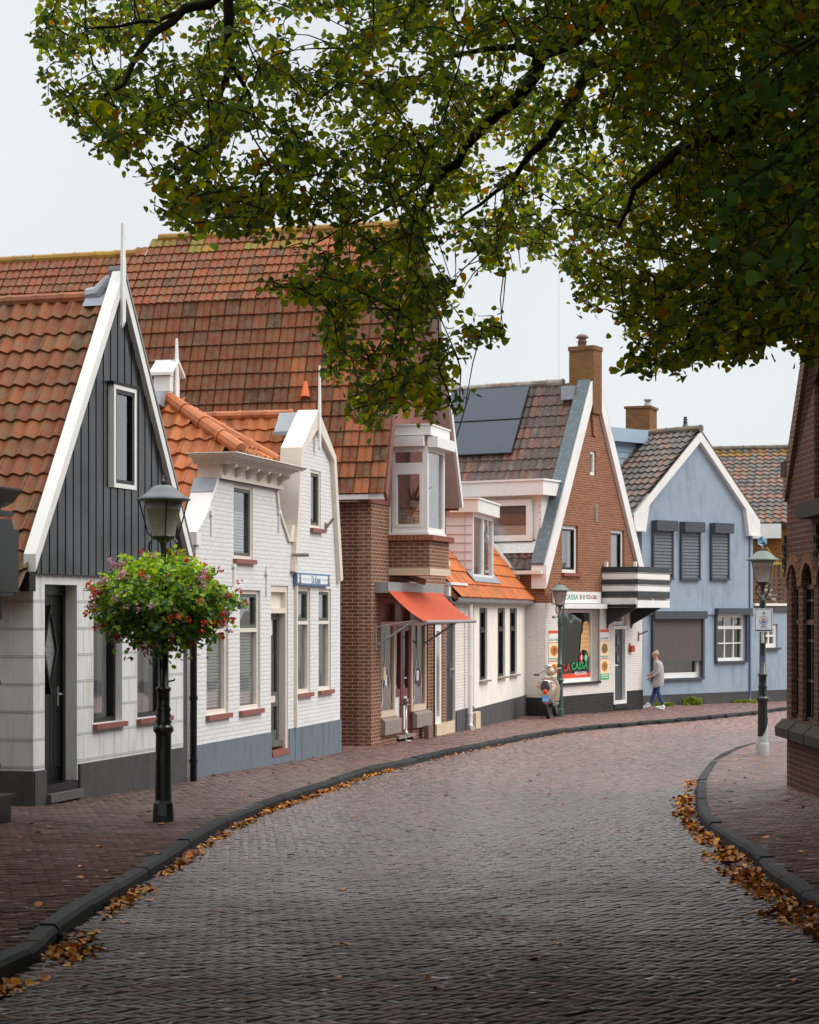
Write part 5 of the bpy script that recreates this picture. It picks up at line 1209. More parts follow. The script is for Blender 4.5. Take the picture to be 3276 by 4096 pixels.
s = MB(); s.fbox(F5, ud0 - .12, ud1 + .1, zdt_, zdr_, -3.2, odf + .16); s.fbox(F5, ud0 - .15, ud1 + .14, zdr_ + .001, zdr_ + .04, -3.2, odf + .19); s.build('dormer_roof', WHITEP, dorm)
s = MB(); s.pbox(O + U * (ud0 - .5) + V_ * .42 + N_ * .06, U * (ud1 - ud0 + .8), V_ * .3, N_ * .02); s.build('lead_apron', LEAD, dorm)

# ---------------------------------------------------------------- H6 pizza house
F6 = Face((3.56, 51.8), (6.74, 57.2)); W6 = F6.L
h6 = thing('pizzeria_house', 'orange brick gabled house with white ground floor, pizza sign, striped balcony and solar panels', 'house', base(F6))
zlow = gp(F6.P(W6, 0).y) - .5; S6 = F6.side(11)
at6 = lambda f, x, y, o=0: F6.at(f(x, y), o)
A6 = at6(DD, 1252, 771, .1); L6 = at6(DD, 1150, 1196, .1); R6_ = at6(DD, 1357.5, 1193, .1)
L6 = (L6[0], (L6[1] + R6_[1]) / 2); R6_ = (R6_[0], L6[1]); A6 = ((L6[0] + R6_[0]) / 2 * .5 + A6[0] * .5, A6[1])
zwb = F6.z(R8(700, 549)); 
g0_ = wrect(F6, R8, 496, 882, 606, 1372); dr6 = wrect(F6, R8, 1033, 1170, 780, 1590); tr6 = wrect(F6, R8, 1060, 1152, 640, 762)
wu1 = wrect(F6, R7, 877, 998, 1405, 1762); wu2 = wrect(F6, R7, 1243, 1345, 1438, 1800); slit = wrect(F6, R7, 1087, 1132, 846, 1030)
dr6 = (dr6[0], dr6[1], dr6[2], dr6[3])
ru = lambda u, d=0: (L6[1] + (A6[1] - L6[1]) * (u - L6[0]) / (A6[0] - L6[0]) if u < A6[0] else R6_[1] + (A6[1] - R6_[1]) * (R6_[0] - u) / (R6_[0] - A6[0])) - d
mb = MB(); mb.prism(F6, [(0, zwb), (W6, zwb), (W6, max(ru(W6, .1), zwb + .3)), (A6[0], A6[1] - .2), (0, max(ru(0, .1), zwb + .3))], -.25, 0, [rect(*wu1), rect(*wu2), rect(*slit)], mi=0)
mb.prism(F6, [(0, zlow), (dr6[0], zlow), (dr6[0], tr6[3]), (dr6[1], tr6[3]), (dr6[1], zlow), (W6, zlow), (W6, zwb - .001), (0, zwb - .001)], -.25, .012, [rect(*g0_)], mi=1)
zse = S6.z(R7(600, 1735)); mb.fbox(S6, 0, 10.748, zwb, zse + .1, -.25, 0, mi=0); mb.fbox(S6, 0, 10.748, zlow, zwb - .001, -.25, .012, mi=1)
mb.fbox(F6.side(11, W6), 0, 10.7, zlow, zse + .1, .01, .26, mi=0)
mb.build('wall', [BRICKC, WBRICK2], h6)
zp6 = F6.z(R8(700, 1490)); s = MB(); s.fbox(F6, -.02, dr6[0] - .01, zlow, zp6, .014, .035); s.fbox(F6, dr6[1] + .01, W6 + .01, zlow, zp6, .014, .035); s.fbox(S6, 0, 11.03, zlow, zp6, .014, .035); s.fbox(F6, dr6[0] - .01, dr6[1] + .01, zlow, dr6[2], -.2, .03); s.build('plinth', DBRICK, h6)
for w in (wu1, wu2): window(F6, h6, w[0], w[1], w[2], w[3], back=.12, w=.09, fm=WHITEP, sm=BLACKP, inside=MIDIN, curtain=('full' if w is wu2 else True))
s = MB(); n = 9
for k in range(n): s.fbox(F6, wu1[0] - .03 + (wu1[1] - wu1[0] + .12) * k / n, wu1[0] - .03 + (wu1[1] - wu1[0] + .12) * (k + .93) / n, wu1[2] - .09, wu1[2] - .003, -.1, .09)
s.build('sill', SILLR, h6)
window(F6, h6, *slit[:2], slit[2], slit[3], back=.1, w=.09, fm=WHITEP, inside=CURT, curtain='full')
s = MB(); u, z = at6(R7, 1133, 1318); s.fbox(F6, u - .09, u + .09, z - .24, z + .24, .002, .02)
for k in range(4): s.fbox(F6, u - .07, u + .07, z - .18 + k * .1, z - .14 + k * .1, .021, .03)
s.build('vent', GREYC, h6)
# shop window
win6 = window(F6, h6, *g0_[:2], g0_[2], g0_[3], back=.22, w=.1, fm=WHITEP, glass=GLD, inside=mat('dark_brick_reflection_room', rgb(78, 62, 52), .9, var=.5, vs=1.2), sill=BLACKP, sill_o=.08)
s = MB(); s.fbox(F6, g0_[0] - .2, g0_[1] + .12, g0_[3] + .01, g0_[3] + .14, .014, .22); s.build('shutter_box', WHITEP, h6)
s = MB(); s.fbox(F6, g0_[1] - .05, g0_[1] + .02, g0_[2], g0_[3], .0135, .05); s.fbox(F6, g0_[0] - .04, g0_[1] + .02, g0_[3] - .04, g0_[3] + .03, .0135, .05); s.build('shutter_rail', ZINC, h6)
RED, GRN, ORR = cmat('sign_red', 206, 52, 40), cmat('sign_green', 38, 168, 96), cmat('band_orange_red', 224, 74, 34)
TEAL = cmat('sign_teal', 70, 160, 140); SKIN_T = cmat('tower_sand', 226, 180, 128); DKR = cmat('sign_dark_red', 150, 70, 60)
WH = cmat('lettering_white', 225, 225, 230)
W_ = lambda x, y: F6.at(S4(x, y), -.2)
ow = -.205
s = MB(); a = W_(345, 1835); b = W_(915, 1800); s.fbox(F6, g0_[0] + .1, g0_[1] - .1, g0_[2] + .1, g0_[2] + .23, ow, ow + .006); s.build('window_band', ORR, win6)
zl_ = W_(370, 1690)[1]; zh_ = W_(370, 1550)[1]; ul = W_(372, 1600)[0]; um_ = W_(500, 1600)[0]; uh = W_(838, 1600)[0]
lettering(F6, win6, 'LA', ul, um_, zl_, zh_, ow + .006, RED, True); lettering(F6, win6, 'CASSA', um_ + .06, uh, zl_ + .03, zh_ + .03, ow + .006, GRN, True)
z2a = W_(575, 1765)[1]; z2b = W_(575, 1705)[1]; s = MB(); s.fbox(F6, W_(572, 1700)[0], uh, z2a - .02, z2b + .02, ow, ow + .004); s.build('window_caption_ground', mat('caption_grey', rgb(70, 72, 84)), win6)
lettering(F6, win6, 'PIZZA & GRILL', W_(580, 1700)[0], uh - .05, z2a, z2b, ow + .007, WH, True)
for (cx_, m_) in ((716, RED), (803, GRN)):
    c = W_(cx_, 1428); s = MB(); s.prism(F6, [(c[0], c[1] - .15), (c[0] + .14, c[1]), (c[0], c[1] + .15), (c[0] - .14, c[1])], ow, ow + .005, col=None); dm2 = s.build('diamond', m_, win6)
    s = MB(); s.prism(F6, [(c[0] - .02, c[1] - .07), (c[0] + .02, c[1] - .07), (c[0] + .045, c[1] + .05), (c[0], c[1] + .08), (c[0] - .045, c[1] + .05)], ow + .006, ow + .008); s.build('diamond_mark', WH, dm2)
tw = [(690, 1310), (697, 1240), (705, 1110), (710, 990), (722, 945), (745, 920), (745, 800), (760, 735), (800, 705), (845, 725), (870, 800), (870, 960), (882, 1040), (880, 1240), (868, 1400), (850, 1400), (840, 1330), (800, 1275), (750, 1262), (715, 1285), (700, 1322)]
s = MB(); s.prism(F6, [W_(*p) for p in tw], ow, ow + .004); tw_o = s.build('tower_picture', SKIN_T, win6)
s = MB()
for y in (780, 860, 960, 1050, 1130, 1210):
    for k in range(6):
        x = 725 + k * 24 if y > 930 else 757 + k * 18
        p = W_(x, y); s.fbox(F6, p[0] - .012, p[0] + .012, p[1] - .035, p[1] + .035, ow + .0045, ow + .006)
s.build('tower_arches', mat('tower_brown', rgb(190, 132, 84)), tw_o)
# name board over the window
sb = wrect(F6, R8, 400, 888, 425, 545); s = MB(); s.fbox(F6, sb[0], sb[1], sb[2], sb[3], .014, .07); sgn = s.build('sign', WHITEP, h6)
V6 = lambda x, y: F6.at(R8(x, y), .07)
zs0, zs1 = V6(700, 512)[1], V6(700, 458)[1]
lettering(F6, sgn, 'LA', V6(432, 480)[0], V6(520, 480)[0], zs0, zs1, .073, DKR, True); lettering(F6, sgn, 'CASSA', V6(535, 480)[0], V6(680, 480)[0], zs0, zs1, .073, TEAL, True)
lettering(F6, sgn, 'PIZZA & GRILL', V6(760, 480)[0], V6(872, 480)[0], zs0 + .02, zs1 - .01, .073, DKR)
for (cx_, m_) in ((703, DKR), (735, TEAL)):
    c = V6(cx_, 484); s = MB(); s.prism(F6, [(c[0], c[1] - .085), (c[0] + .08, c[1]), (c[0], c[1] + .085), (c[0] - .08, c[1])], .071, .075, [[(c[0], c[1] - .04), (c[0] + .03, c[1]), (c[0], c[1] + .04), (c[0] - .03, c[1])]]); s.build('diamond', m_, sgn)
# menu posters
FOODS = [cmat('food_orange', 206, 120, 40), cmat('food_brown', 150, 90, 50), cmat('food_green', 110, 140, 60)]
PCR = cmat('poster_cream', 244, 222, 180)
for pi, (xl, xr, yt, yb) in enumerate(((370, 478, 828, 1372), (900, 988, 816, 1334))):
    u0, u1, z0, z1 = wrect(F6, R8, xl, xr, yt, yb, .02); H = z1 - z0; w = u1 - u0; s = MB()
    s.fbox(F6, u0, u1, z0, z1, .014, .03); po = s.build('menu_poster', WHITEP, h6)
    def pan(nm, m, a, b, c=0., d=1.): q = MB(); q.fbox(F6, u0 + w * c, u0 + w * d, z0 + H * a, z0 + H * b, .0305, .033); return q.build(nm, m, po)
    pan('poster_head', ORR, .94, .999); pan('poster_stripe', RED, .76, .772); pan('poster_field', PCR, .47, .76); pan('poster_stripe', GRN, .455, .47); pan('poster_stripe', RED, .40, .415); pan('poster_field', PCR, .115, .40); pan('poster_foot', GRN, .0, .114)
    lettering(F6, po, 'LA', u0 + w * .06, u0 + w * .3, z0 + H * .80, z0 + H * .845, .034, DKR, True); lettering(F6, po, 'CASSA', u0 + w * .33, u0 + w * .95, z0 + H * .80, z0 + H * .845, .034, GRN, True)
    lettering(F6, po, 'Döner' if False else 'Pizza & Grill', u0 + w * .15, u0 + w * .85, z0 + H * .422, z0 + H * .45, .034, DKR)
    for (zc_, m_) in ((.615, FOODS[pi % 2]), (.26, FOODS[(pi + (1 if pi else 0)) % 2])):
        q = MB(); n = 14; q.prism(F6, [(u0 + w * (.5 + .36 * math.cos(6.283 * k / n)), z0 + H * (zc_ + .1 * math.sin(6.283 * k / n))) for k in range(n)], .0335, .037); f_ = q.build('poster_dish', m_, po)
        q = MB()
        for k in range(12): a_ = random.uniform(0, 6.28); r_ = random.uniform(.02, .24); x, y = u0 + w * (.5 + r_ * math.cos(a_)), z0 + H * (zc_ + r_ * .25 * math.sin(a_)); q.fbox(F6, x - .03, x + .03, y - .02, y + .02, .0372, .039)
        q.build('poster_topping', FOODS[(pi + 1) % 3], f_)
    for k in range(2):
        q = MB(); q.fbox(F6, u0 + w * .12, u0 + w * .88, z0 + H * (.03 + .045 * k), z0 + H * (.05 + .045 * k), .0335, .035); q.build('poster_text', WH, po)
# door
DG = mat('dark_grey_door', rgb(66, 70, 74), .4, var=.08)
s = MB(); ring(s, F6, dr6[0], dr6[1], dr6[2], dr6[3], .1, -.15, .02); s.build('door_frame', WHITEP, h6)
s = MB(); s.fbox(F6, dr6[0] + .1, dr6[1] - .1, dr6[2] + .1, dr6[3] - .1, -.12, -.08); dor = s.build('door', DG, h6)
for (ya, yb_) in ((880, 990), (1055, 1165)):
    r_ = wrect(F6, R8, 1063, 1108, ya, yb_, -.08); s = MB(); ring(s, F6, r_[0], r_[1], r_[2], r_[3], .06, -.08, -.05); l_ = s.build('door_light_frame', DG, dor)
    s = MB(); s.fbox(F6, r_[0] + .06, r_[1] - .06, r_[2] + .06, r_[3] - .06, -.0795, -.07); s.build('door_light', mat('obscured_glass', rgb(120, 125, 125)), l_)
s = MB(); p = F6.at(R8(1055, 1190), -.05); s.tube([F6.P(p[0] - .05, p[1], -.06), F6.P(p[0] + .12, p[1], -.02)], .025, 6); s.build('handle', CHROME, dor)
window(F6, h6, dr6[0], dr6[1], dr6[3] + .02, tr6[3] - .01, back=.12, w=.1, fm=WHITEP, inside=DARKIN)
s = MB(); s.fbox(F6, dr6[0], dr6[1], dr6[2] - .12, dr6[2] - .002, -.1, .06); s.build('doorstep', BLACKP, h6)
r_ = wrect(F6, R8, 1197, 1228, 985, 1048, .02); s = MB(); s.fbox(F6, r_[0], r_[1], r_[2], r_[3], .014, .12); s.fbox(F6, r_[0] + .02, r_[0] + .1, r_[3], r_[3] + .07, .014, .04); s.build('mailbox', mat('dull_red', rgb(170, 70, 62)), h6)
s = MB(); p = F6.at(R8(1290, 875), 0); s.tube([F6.P(p[0], p[1], .0), F6.P(p[0] + .05, p[1] + .12, .3)], .028, 6); s.fbox(F6, p[0] - .03, p[0] + .03, p[1] - .18, p[1] + .1, .013, .04); s.build('flag_holder', GREYC, h6)
# bargeboards
for nm, pts in (('l', [L6, A6]), ('r', [A6, R6_])): barge(F6, h6, pts, .62, -.34 if nm == 'l' else -.1, .1 if nm == 'l' else .101)
s = MB(); s.prism(F6, [(L6[0] - .02, L6[1]), (A6[0], A6[1] + .0), (A6[0], A6[1] + .05), (L6[0] - .04, L6[1] + .05)], -.345, .03); s.prism(F6, [(A6[0] + .02, A6[1] + .002), (R6_[0] + .02, R6_[1] + .0), (R6_[0] + .04, R6_[1] + .05), (A6[0], A6[1] + .05)], -.2, .09); s.build('rake_capping', mat('slate_grey_capping', rgb(84, 98, 104), .45, var=.15, stain=rgb(170, 178, 180), stain_amt=.3, stain_s=9), h6)
# roof
ze6, zr6 = L6[1] - .1, A6[1] - .42
rf = MB(); O, U, V_, N_, lu, lv = slope(F6, L6[0] + .1, ze6, A6[0], zr6, -.3, -9); nv = 17; w_ = .225
tiles(rf, O, U, V_, N_, int(lu / w_), nv, w_, lv / nv, P_DRK, 'pan', .045, .035, K=8)
rf.prism(F6, [(L6[0] + .1, ze6 - .1), (A6[0], zr6 - .1), (A6[0], zr6 - .03), (L6[0] + .1, ze6 - .03)], -9, -.2, col=(.08, .06, .05, 1)); rf.prism(F6, [(A6[0], zr6 - .1), (R6_[0] - .1, ze6 - .1), (R6_[0] - .1, ze6), (A6[0], zr6)], -9, -.1, col=(.08, .06, .05, 1))
roof = rf.build('roof', TILED, h6); Or6, Ur6, Vr6, Nr6 = O, U, V_, N_
rd = MB(); ridge(rd, F6.P(A6[0], zr6 + .04, -.9), F6.P(A6[0], zr6 + .04, -9), .11, .45, [rgb(130, 112, 100)[:3], rgb(150, 144, 136)[:3]]); rd.build('ridge_tiles', mat('grey_ridge', (1, 1, 1, 1), .7, attr=True, var=.3, coord='o', stain=rgb(170, 170, 165), stain_amt=.6, stain_s=3), roof)
s = MB(); s.fbox(S6, 0, 11.0, ze6 - .14, ze6 - .04, .1, .25); s.build('gutter', WHITEP, h6)
def onroof(p, k=.0): return hit(p, Or6 + Nr6 * k, Nr6)
# solar panels
TR_, BR_ = onroof(R7(640, 357), .14), onroof(R7(500, 866), .14)
def rc(p): d = p - Or6; return d.dot(Ur6), d.dot(Vr6)
(u1_, v1_), (u2_, v2_) = rc(TR_), rc(BR_); u_s = (u1_ + u2_) / 2; H_ = (v1_ - v2_) / 2
PVM = mat('solar_glass', rgb(26, 42, 66), .18, var=.1, vs=2, spec=.8)
for i in range(2):
    for j in range(2):
        s = MB(); o_ = Or6 + Ur6 * (u_s + i * 1.9) + Vr6 * (v2_ + j * H_) + Nr6 * .12
        s.pbox(o_, Ur6 * 1.88, Vr6 * (H_ - .03), Nr6 * .04); pv = s.build('solar_panel', mat('panel_frame', rgb(20, 22, 26), .4), h6)
        s = MB(); s.pbox(o_ + Nr6 * .0405 + Ur6 * .02 + Vr6 * .02, Ur6 * 1.84, Vr6 * (H_ - .07), Nr6 * .003); s.build('solar_cells', PVM, pv)
# white dormer on the left slope
br = onroof(R7(722, 1540)); bu = rc(br)
ub_ = (br - F6.P(0, 0, 0)); q = Vector((ub_.x, ub_.y)); ud = q.dot(F6.d)
FD = Face(F6.P(ud, 0, -9).xy, F6.P(ud, 0, 0).xy)       # faces the camera
xr = FD.u(R7(722, 1300)); zt_d = FD.z(R7(500, 1190)); zb_d = FD.z(R7(500, 1542)); zf_d = FD.z(R7(500, 1085)); xw = FD.u(R7(600, 1300)); 
s = MB(); s.fbox(FD, xr - 4.6, xr, zb_d, zt_d, -1.8, 0); dorm = s.build('dormer', WHITEP, h6)
s = MB(); z = zb_d + .1
while z < zt_d - .05: s.fbox(FD, xw + .42, xr - .01, z, z + .02, .001, .008); z += .17
s.build('cladding_joint', mat('joint_grey', rgb(150, 148, 145)), dorm)
window(FD, dorm, xr - 4.4, xw + .25, zb_d + .05, zt_d - .1, back=-.07, w=.16, fm=WHITEP, glass=GLC, inside=MIDIN, bars=[xr - 3.2], ext=0.)
s = MB(); z_ = (zt_d - .1 + zb_d) / 2 - .1; s.fbox(FD, xr - 4.2, xw + .1, z_, zt_d - .24, .0, .03); s.build('roller_blind', mat('grey_blind', rgb(150, 142, 138), .8, var=.1), dorm)
s = MB(); xf = FD.u(R7(655, 1100), .3); s.fbox(FD, xr - 5, xr + .2, zt_d, zf_d, -1.9, .3); s.fbox(FD, xr - 5, xr + .24, zf_d + .001, zf_d + .05, -1.95, .34); s.build('dormer_roof', WHITEP, dorm)
s = MB(); s.pbox(onroof(R7(360, 1620), .06), -Ur6 * (xr + .5), Vr6 * .01, Nr6 * .0) if False else None
Lr = rc(onroof(R7(690, 1600)))
s.pbox(Or6 + Ur6 * (Lr[0] - .05) + Vr6 * (Lr[1] - .1) + Nr6 * .06, Ur6 * 4.6, Vr6 * .35, Nr6 * .02); s.pbox(Or6 + Ur6 * (Lr[0] - .35) + Vr6 * (Lr[1] - .05) + Nr6 * .055, Ur6 * .3, Vr6 * 2.6, Nr6 * .02); s.build('lead_apron', mat('crumpled_foil', rgb(190, 188, 184), .35, var=.25, vs=14, bump=1., bs=14, metal=.5), dorm)
# chimney
cu0 = F6.u((1243, 780), .03); cu1 = F6.u((1260.5, 780), .03); ztc = F6.z((1243, 727), .03)
CH = MB(); CH.fbox(F6, cu0, cu1, A6[1] - 1.3, ztc, -.62, .125)
CH.fbox(F6, cu0 - .03, cu1 + .03, ztc - .12, ztc - .001, -.64, .145)
ch = CH.build('chimney', BRICKY, h6); s = MB(); s.prism(F6, [(cu0 + .06, A6[1] - 1.3), (cu0 + .16, A6[1] - 1.9), (cu1 - .16, A6[1] - 1.9), (cu1 - .06, A6[1] - 1.3)], .002, .06); s.build('chimney_corbel', BRICKC, ch); s = MB(); cc_ = F6.P((cu0 + cu1) / 2, ztc, -.35); s.lathe(cc_, [(.12, 0), (.12, .14), (.15, .15), (.11, .17), (.11, .24), (.19, .26), (.12, .34), (0, .38)], 14); s.build('chimney_pot', mat('pot_clay', rgb(120, 96, 90), .6), ch, True)
s = MB(); s.fbox(F6, cu0 - .3, cu0 - .002, zr6 - .5, zr6 - .12, -.72, -.35); s.build('lead_flashing', LEAD, roof)
s = MB(); p = hit(R7(888, 200), F6.P(A6[0], 0, 0), Vector((0, 1, 0))); s.tube([F6.P(A6[0] - .3, zr6, -.9), F6.P(A6[0] - .3, zr6 + 4.2, -.9)], .004, 5); s.build('aerial', ZINC, roof)
# balcony
bu0 = F6.u(R8(922, 300)); 
ob6 = None
for k in range(80):
    o_ = .3 + k * .02
    if abs(F6.u(R8(1279, 300), o_) - bu0) < .03: ob6 = o_; break
ob6 = ob6 or .95; bu1 = F6.u(R8(1606, 300), ob6)
SBa = Face(F6.P(bu0, 0, .02).xy, F6.P(bu0, 0, ob6).xy); FBa = Face(F6.P(bu0, 0, ob6).xy, F6.P(bu1, 0, ob6).xy); SBb = Face(F6.P(bu1, 0, ob6).xy, F6.P(bu1, 0, .02).xy)
zs_ = [FBa.z(R8(1282, y)) for y in (170, 228, 295, 352, 420, 480)]; hb = (zs_[0] - FBa.z(R8(1282, 225)))
bal = MB(); zfl = FBa.z(R8(1282, 560)); bal.prism(F6, [(bu0, zfl - .08), (bu1, zfl - .08), (bu1, zfl), (bu0, zfl)], .02, ob6 - .002); bo = bal.build('balcony', BLACKP, h6)
for i, z in enumerate(zs_):
    m_ = BLACKP if i % 2 == 0 else WHITEP; s = MB(); hh_ = .20
    s.fbox(SBa, 0, SBa.L, z - hh_, z, 0, .04); s.fbox(FBa, 0, FBa.L, z - hh_ - (.1 if i == 5 else 0), z - (.1 if i == 5 else 0), .0, .04); s.fbox(SBb, 0, SBb.L, z - hh_, z, 0, .04); s.build('balcony_board', mat('bal_black', rgb(50, 54, 56), .5, var=.25, vs=8) if i % 2 == 0 else WHITEP, bo)
for F__, u in ((SBa, .05), (SBa, SBa.L * .52), (SBa, SBa.L - .1), (FBa, FBa.L * .5), (FBa, FBa.L - .12)):
    s = MB(); s.fbox(F__, u, u + .08, zfl, zs_[0] + (.14 if u in (.05, SBa.L - .1) and F__ is SBa else -.02), -.09, -.01); s.build('balcony_post', WHITEP, bo)
for xl, xb, yb_ in ((967, 985, 812), (1215, 1235, 808)):
    u = F6.u(R8(xl, 700), 0.02); zt_ = zfl - .09; z0_ = F6.z(R8(xl, yb_), .03); s = MB()
    P1 = [F6.P(u - .0, zt_, .015), F6.P(u, zt_, ob6 - .1), F6.P(u, z0_ + .12, .06), F6.P(u, z0_, .015)]; P2 = [p + Vector((F6.d.x, F6.d.y, 0)) * .1 for p in P1]
    s.poly(P1[::-1]); s.poly(P2)
    for i in range(4): s.poly([P1[i], P1[(i + 1) % 4], P2[(i + 1) % 4], P2[i]])
    s.build('balcony_bracket', mat('bracket_grey', rgb(44, 48, 52), .5), bo)

# ---------------------------------------------------------------- H7 blue house
F7 = Face((7.05, 59.8), (12.35, 64.6)); W7t = F7.L; W7 = F7.u((1585, 1400))
h7 = thing('blue_house', 'light blue rendered gabled house with white bargeboards and three closed grey shutters', 'house', base(F7))
BLU = mat('pale_blue_render', rgb(147, 162, 177), .8, var=.07, vs=1.5, bump=.15, bs=60, stain=rgb(104, 118, 138), stain_amt=.65, stain_s=1.0, ss=(2.5, .6, 1))
zlow = gp(F7.P(W7t, 0).y) - .6; at7 = lambda f, x, y, o=0: F7.at(f(x, y), o)
A7 = at7(Q1, 795, 350, .15); L7 = at7(Q1, 268, 1000, .15); R7_ = at7(Q1, 1262, 1050, .15); ze_ = (L7[1] + R7_[1]) / 2; L7 = (L7[0], ze_); R7_ = (R7_[0], ze_)
scr = wrect(F7, Q2, 235, 682, 245, 812); w72 = wrect(F7, Q2, 808, 1068, 240, 655); w73 = wrect(F7, Q2, 1225, 1358, 325, 535)
tz = F7.z(Q2(1300, 218)); 
mb = MB(); mb.prism(F7, [(0, zlow), (W7t + 4, zlow), (W7t + 4, tz), (W7, tz), (W7, ze_ + .1), (A7[0], A7[1] - .3), (0, ze_ + .1)], -.25, 0, [rect(*scr), rect(*w72), rect(*w73)])
mb.fbox(F7.side(10), 0, 9.7, zlow, ze_ + .2, -.25, 0); mb.fbox(F7.side(10, W7), 0, 9.7, tz, ze_ + .2, .0, .25); mb.build('wall', BLU, h7)
zp7 = F7.z(Q2(700, 938)); s = MB(); s.fbox(F7, -.02, W7t + 4, zlow, zp7, .002, .03); s.build('plinth', DARKPL, h7)
s = MB(); zc = F7.z(Q2(700, 212)); s.fbox(F7, .0, W7 + .05, zc - .1, zc + .1, .002, .06); s.build('string_course', BLU, h7)
s = MB(); u = F7.u(Q2(1105, 600)); s.fbox(F7, u - .03, u + .03, zlow, zc - .11, .002, .05); s.fbox(F7, u - .02, u + .02, zc + .101, ze_ - .3, .002, .04); s.build('corner_trim', mat('deep_blue_trim', rgb(84, 104, 130)), h7)
ANTH = mat('anthracite_metal', rgb(66, 72, 80), .45, var=.06)
for (xl, xr, yt, yb_) in ((415, 577, 1045, 1492), (636, 790, 1056, 1497), (873, 1018, 1066, 1497)):
    r_ = wrect(F7, Q1, xl, xr, yt, yb_, .05); s = MB(); hh_ = .32; s.fbox(F7, r_[0] - .0, r_[1] + .02, r_[3] - hh_, r_[3], .002, .24); sh = s.build('roller_shutter', ANTH, h7)
    s = MB(); z = r_[2] + .1
    while z < r_[3] - hh_ - .03: s.prism(F7, [(r_[0] + .06, z), (r_[1] - .06, z), (r_[1] - .06, z + .06), (r_[0] + .06, z + .06)], .03, .055); z += .1
    s.fbox(F7, r_[0] + .06, r_[1] - .06, r_[2], r_[3] - hh_, .003, .028); s.build('shutter_slats', mat('shutter_slat_grey', rgb(112, 120, 130), .5), sh)
    s = MB(); s.fbox(F7, r_[0], r_[0] + .06, r_[2], r_[3] - hh_, .003, .08); s.fbox(F7, r_[1] - .06, r_[1], r_[2], r_[3] - hh_, .003, .08); s.fbox(F7, r_[0], r_[1], r_[2] - .08, r_[2], .003, .1); s.build('shutter_guide', ANTH, sh)
# screened window
zscr = F7.z(Q2(300, 660)); window(F7, h7, *scr[:2], scr[2], scr[3], back=.12, w=.16, fm=WHITEP, inside=MIDIN, sill=ANTH, sill_o=.1)
s = MB(); s.fbox(F7, scr[0] + .06, scr[1] - .06, zscr, scr[3] - .12, .03, .05); s.build('sun_screen', mat('brown_screen_cloth', rgb(92, 84, 84), .85, var=.08), h7)
s = MB(); s.fbox(F7, scr[0] - .03, scr[0] + .06, scr[2], scr[3], .003, .1); s.fbox(F7, scr[1] - .06, scr[1] + .03, scr[2], scr[3], .003, .1); s.fbox(F7, scr[0] - .05, scr[1] + .05, scr[3] - .12, scr[3] + .12, .102, .2); s.build('screen_rail', ANTH, h7)
um2 = (w72[0] + w72[1]) / 2; dw7 = w72[1] - w72[0]; dz7 = w72[3] - w72[2]
window(F7, h7, *w72[:2], w72[2], w72[3], back=.12, w=.1, fm=WHITEP, inside=DARKIN, tr=w72[2] + dz7 * .72, bars=[w72[0] + dw7 * .36, w72[0] + dw7 * .66], hbars=[w72[2] + dz7 * .38], barw=.035, sill=ANTH, sill_o=.1)
s = MB(); s.fbox(F7, w72[0] - .08, w72[0] - .0, w72[2], w72[3], .003, .08); s.fbox(F7, w72[1], w72[1] + .08, w72[2], w72[3], .003, .08); s.fbox(F7, w72[0] - .12, w72[1] + .12, w72[3] + .0, w72[3] + .2, .003, .22); s.build('shutter_guide', ANTH, h7)
window(F7, h7, *w73[:2], w73[2], w73[3], back=.12, w=.13, fm=WHITEP, inside=DARKIN, bars=[(w73[0] + w73[1]) / 2], hbars=[(w73[2] + w73[3]) / 2], barw=.06, sill=ANTH, sill_o=.12)
# barge and roof
for nm, pts in (('l', [L7, A7]), ('r', [A7, R7_])):
    barge(F7, h7, pts, .3, -.05, .15 if nm == 'l' else .151)
for sg, E_ in ((1, L7), (-1, R7_)):
    s = MB(); s.prism(F7, [(E_[0] - .0 * sg, E_[1] + .0), (E_[0] + .0 * sg, E_[1] - .42), (E_[0] + .55 * sg, E_[1] - .5), (E_[0] + .75 * sg, E_[1] + .5)], .002, .149); s.fbox(F7, min(E_[0], E_[0] + .5 * sg), max(E_[0], E_[0] + .5 * sg), E_[1] - .5, E_[1] - .44, -.1, .18); s.build('eave_box', WHITEP, h7)
zr7 = A7[1] + .05; rf = MB(); O, U, V_, N_, lu, lv = slope(F7, L7[0] - .05, ze_ + .02, A7[0], zr7, .12, -9); nv = 14
tiles(rf, O, U, V_, N_, int(lu / .27), nv, .27, lv / nv, P_GRY, 'pan', .055, .045, K=8)
rf.prism(F7, [(L7[0], ze_ - .06), (A7[0], zr7 - .08), (A7[0], zr7 - .02), (L7[0], ze_ - .01)], -9, .1, col=(.1, .09, .08, 1)); rf.prism(F7, [(A7[0], zr7 - .08), (R7_[0], ze_ - .06), (R7_[0], ze_ + .1), (A7[0], zr7 + .08)], -9, .12, col=(.1, .08, .07, 1))
roof = rf.build('roof', TILED, h7); Or7, Ur7, Vr7, Nr7 = O, U, V_, N_
rd = MB(); ridge(rd, F7.P(A7[0], zr7 + .06, .16), F7.P(A7[0], zr7 + .06, -9), .12, .45, P_GRY); rd.build('ridge_tiles', RIDGE, roof)
s = MB(); s.fbox(F7.side(9), 0, 9, ze_ - .2, ze_ - .02, .15, .4); s.build('gutter', WHITEP, h7)
LB7 = mat('pale_blue_boards', rgb(158, 178, 198), .6, var=.03)
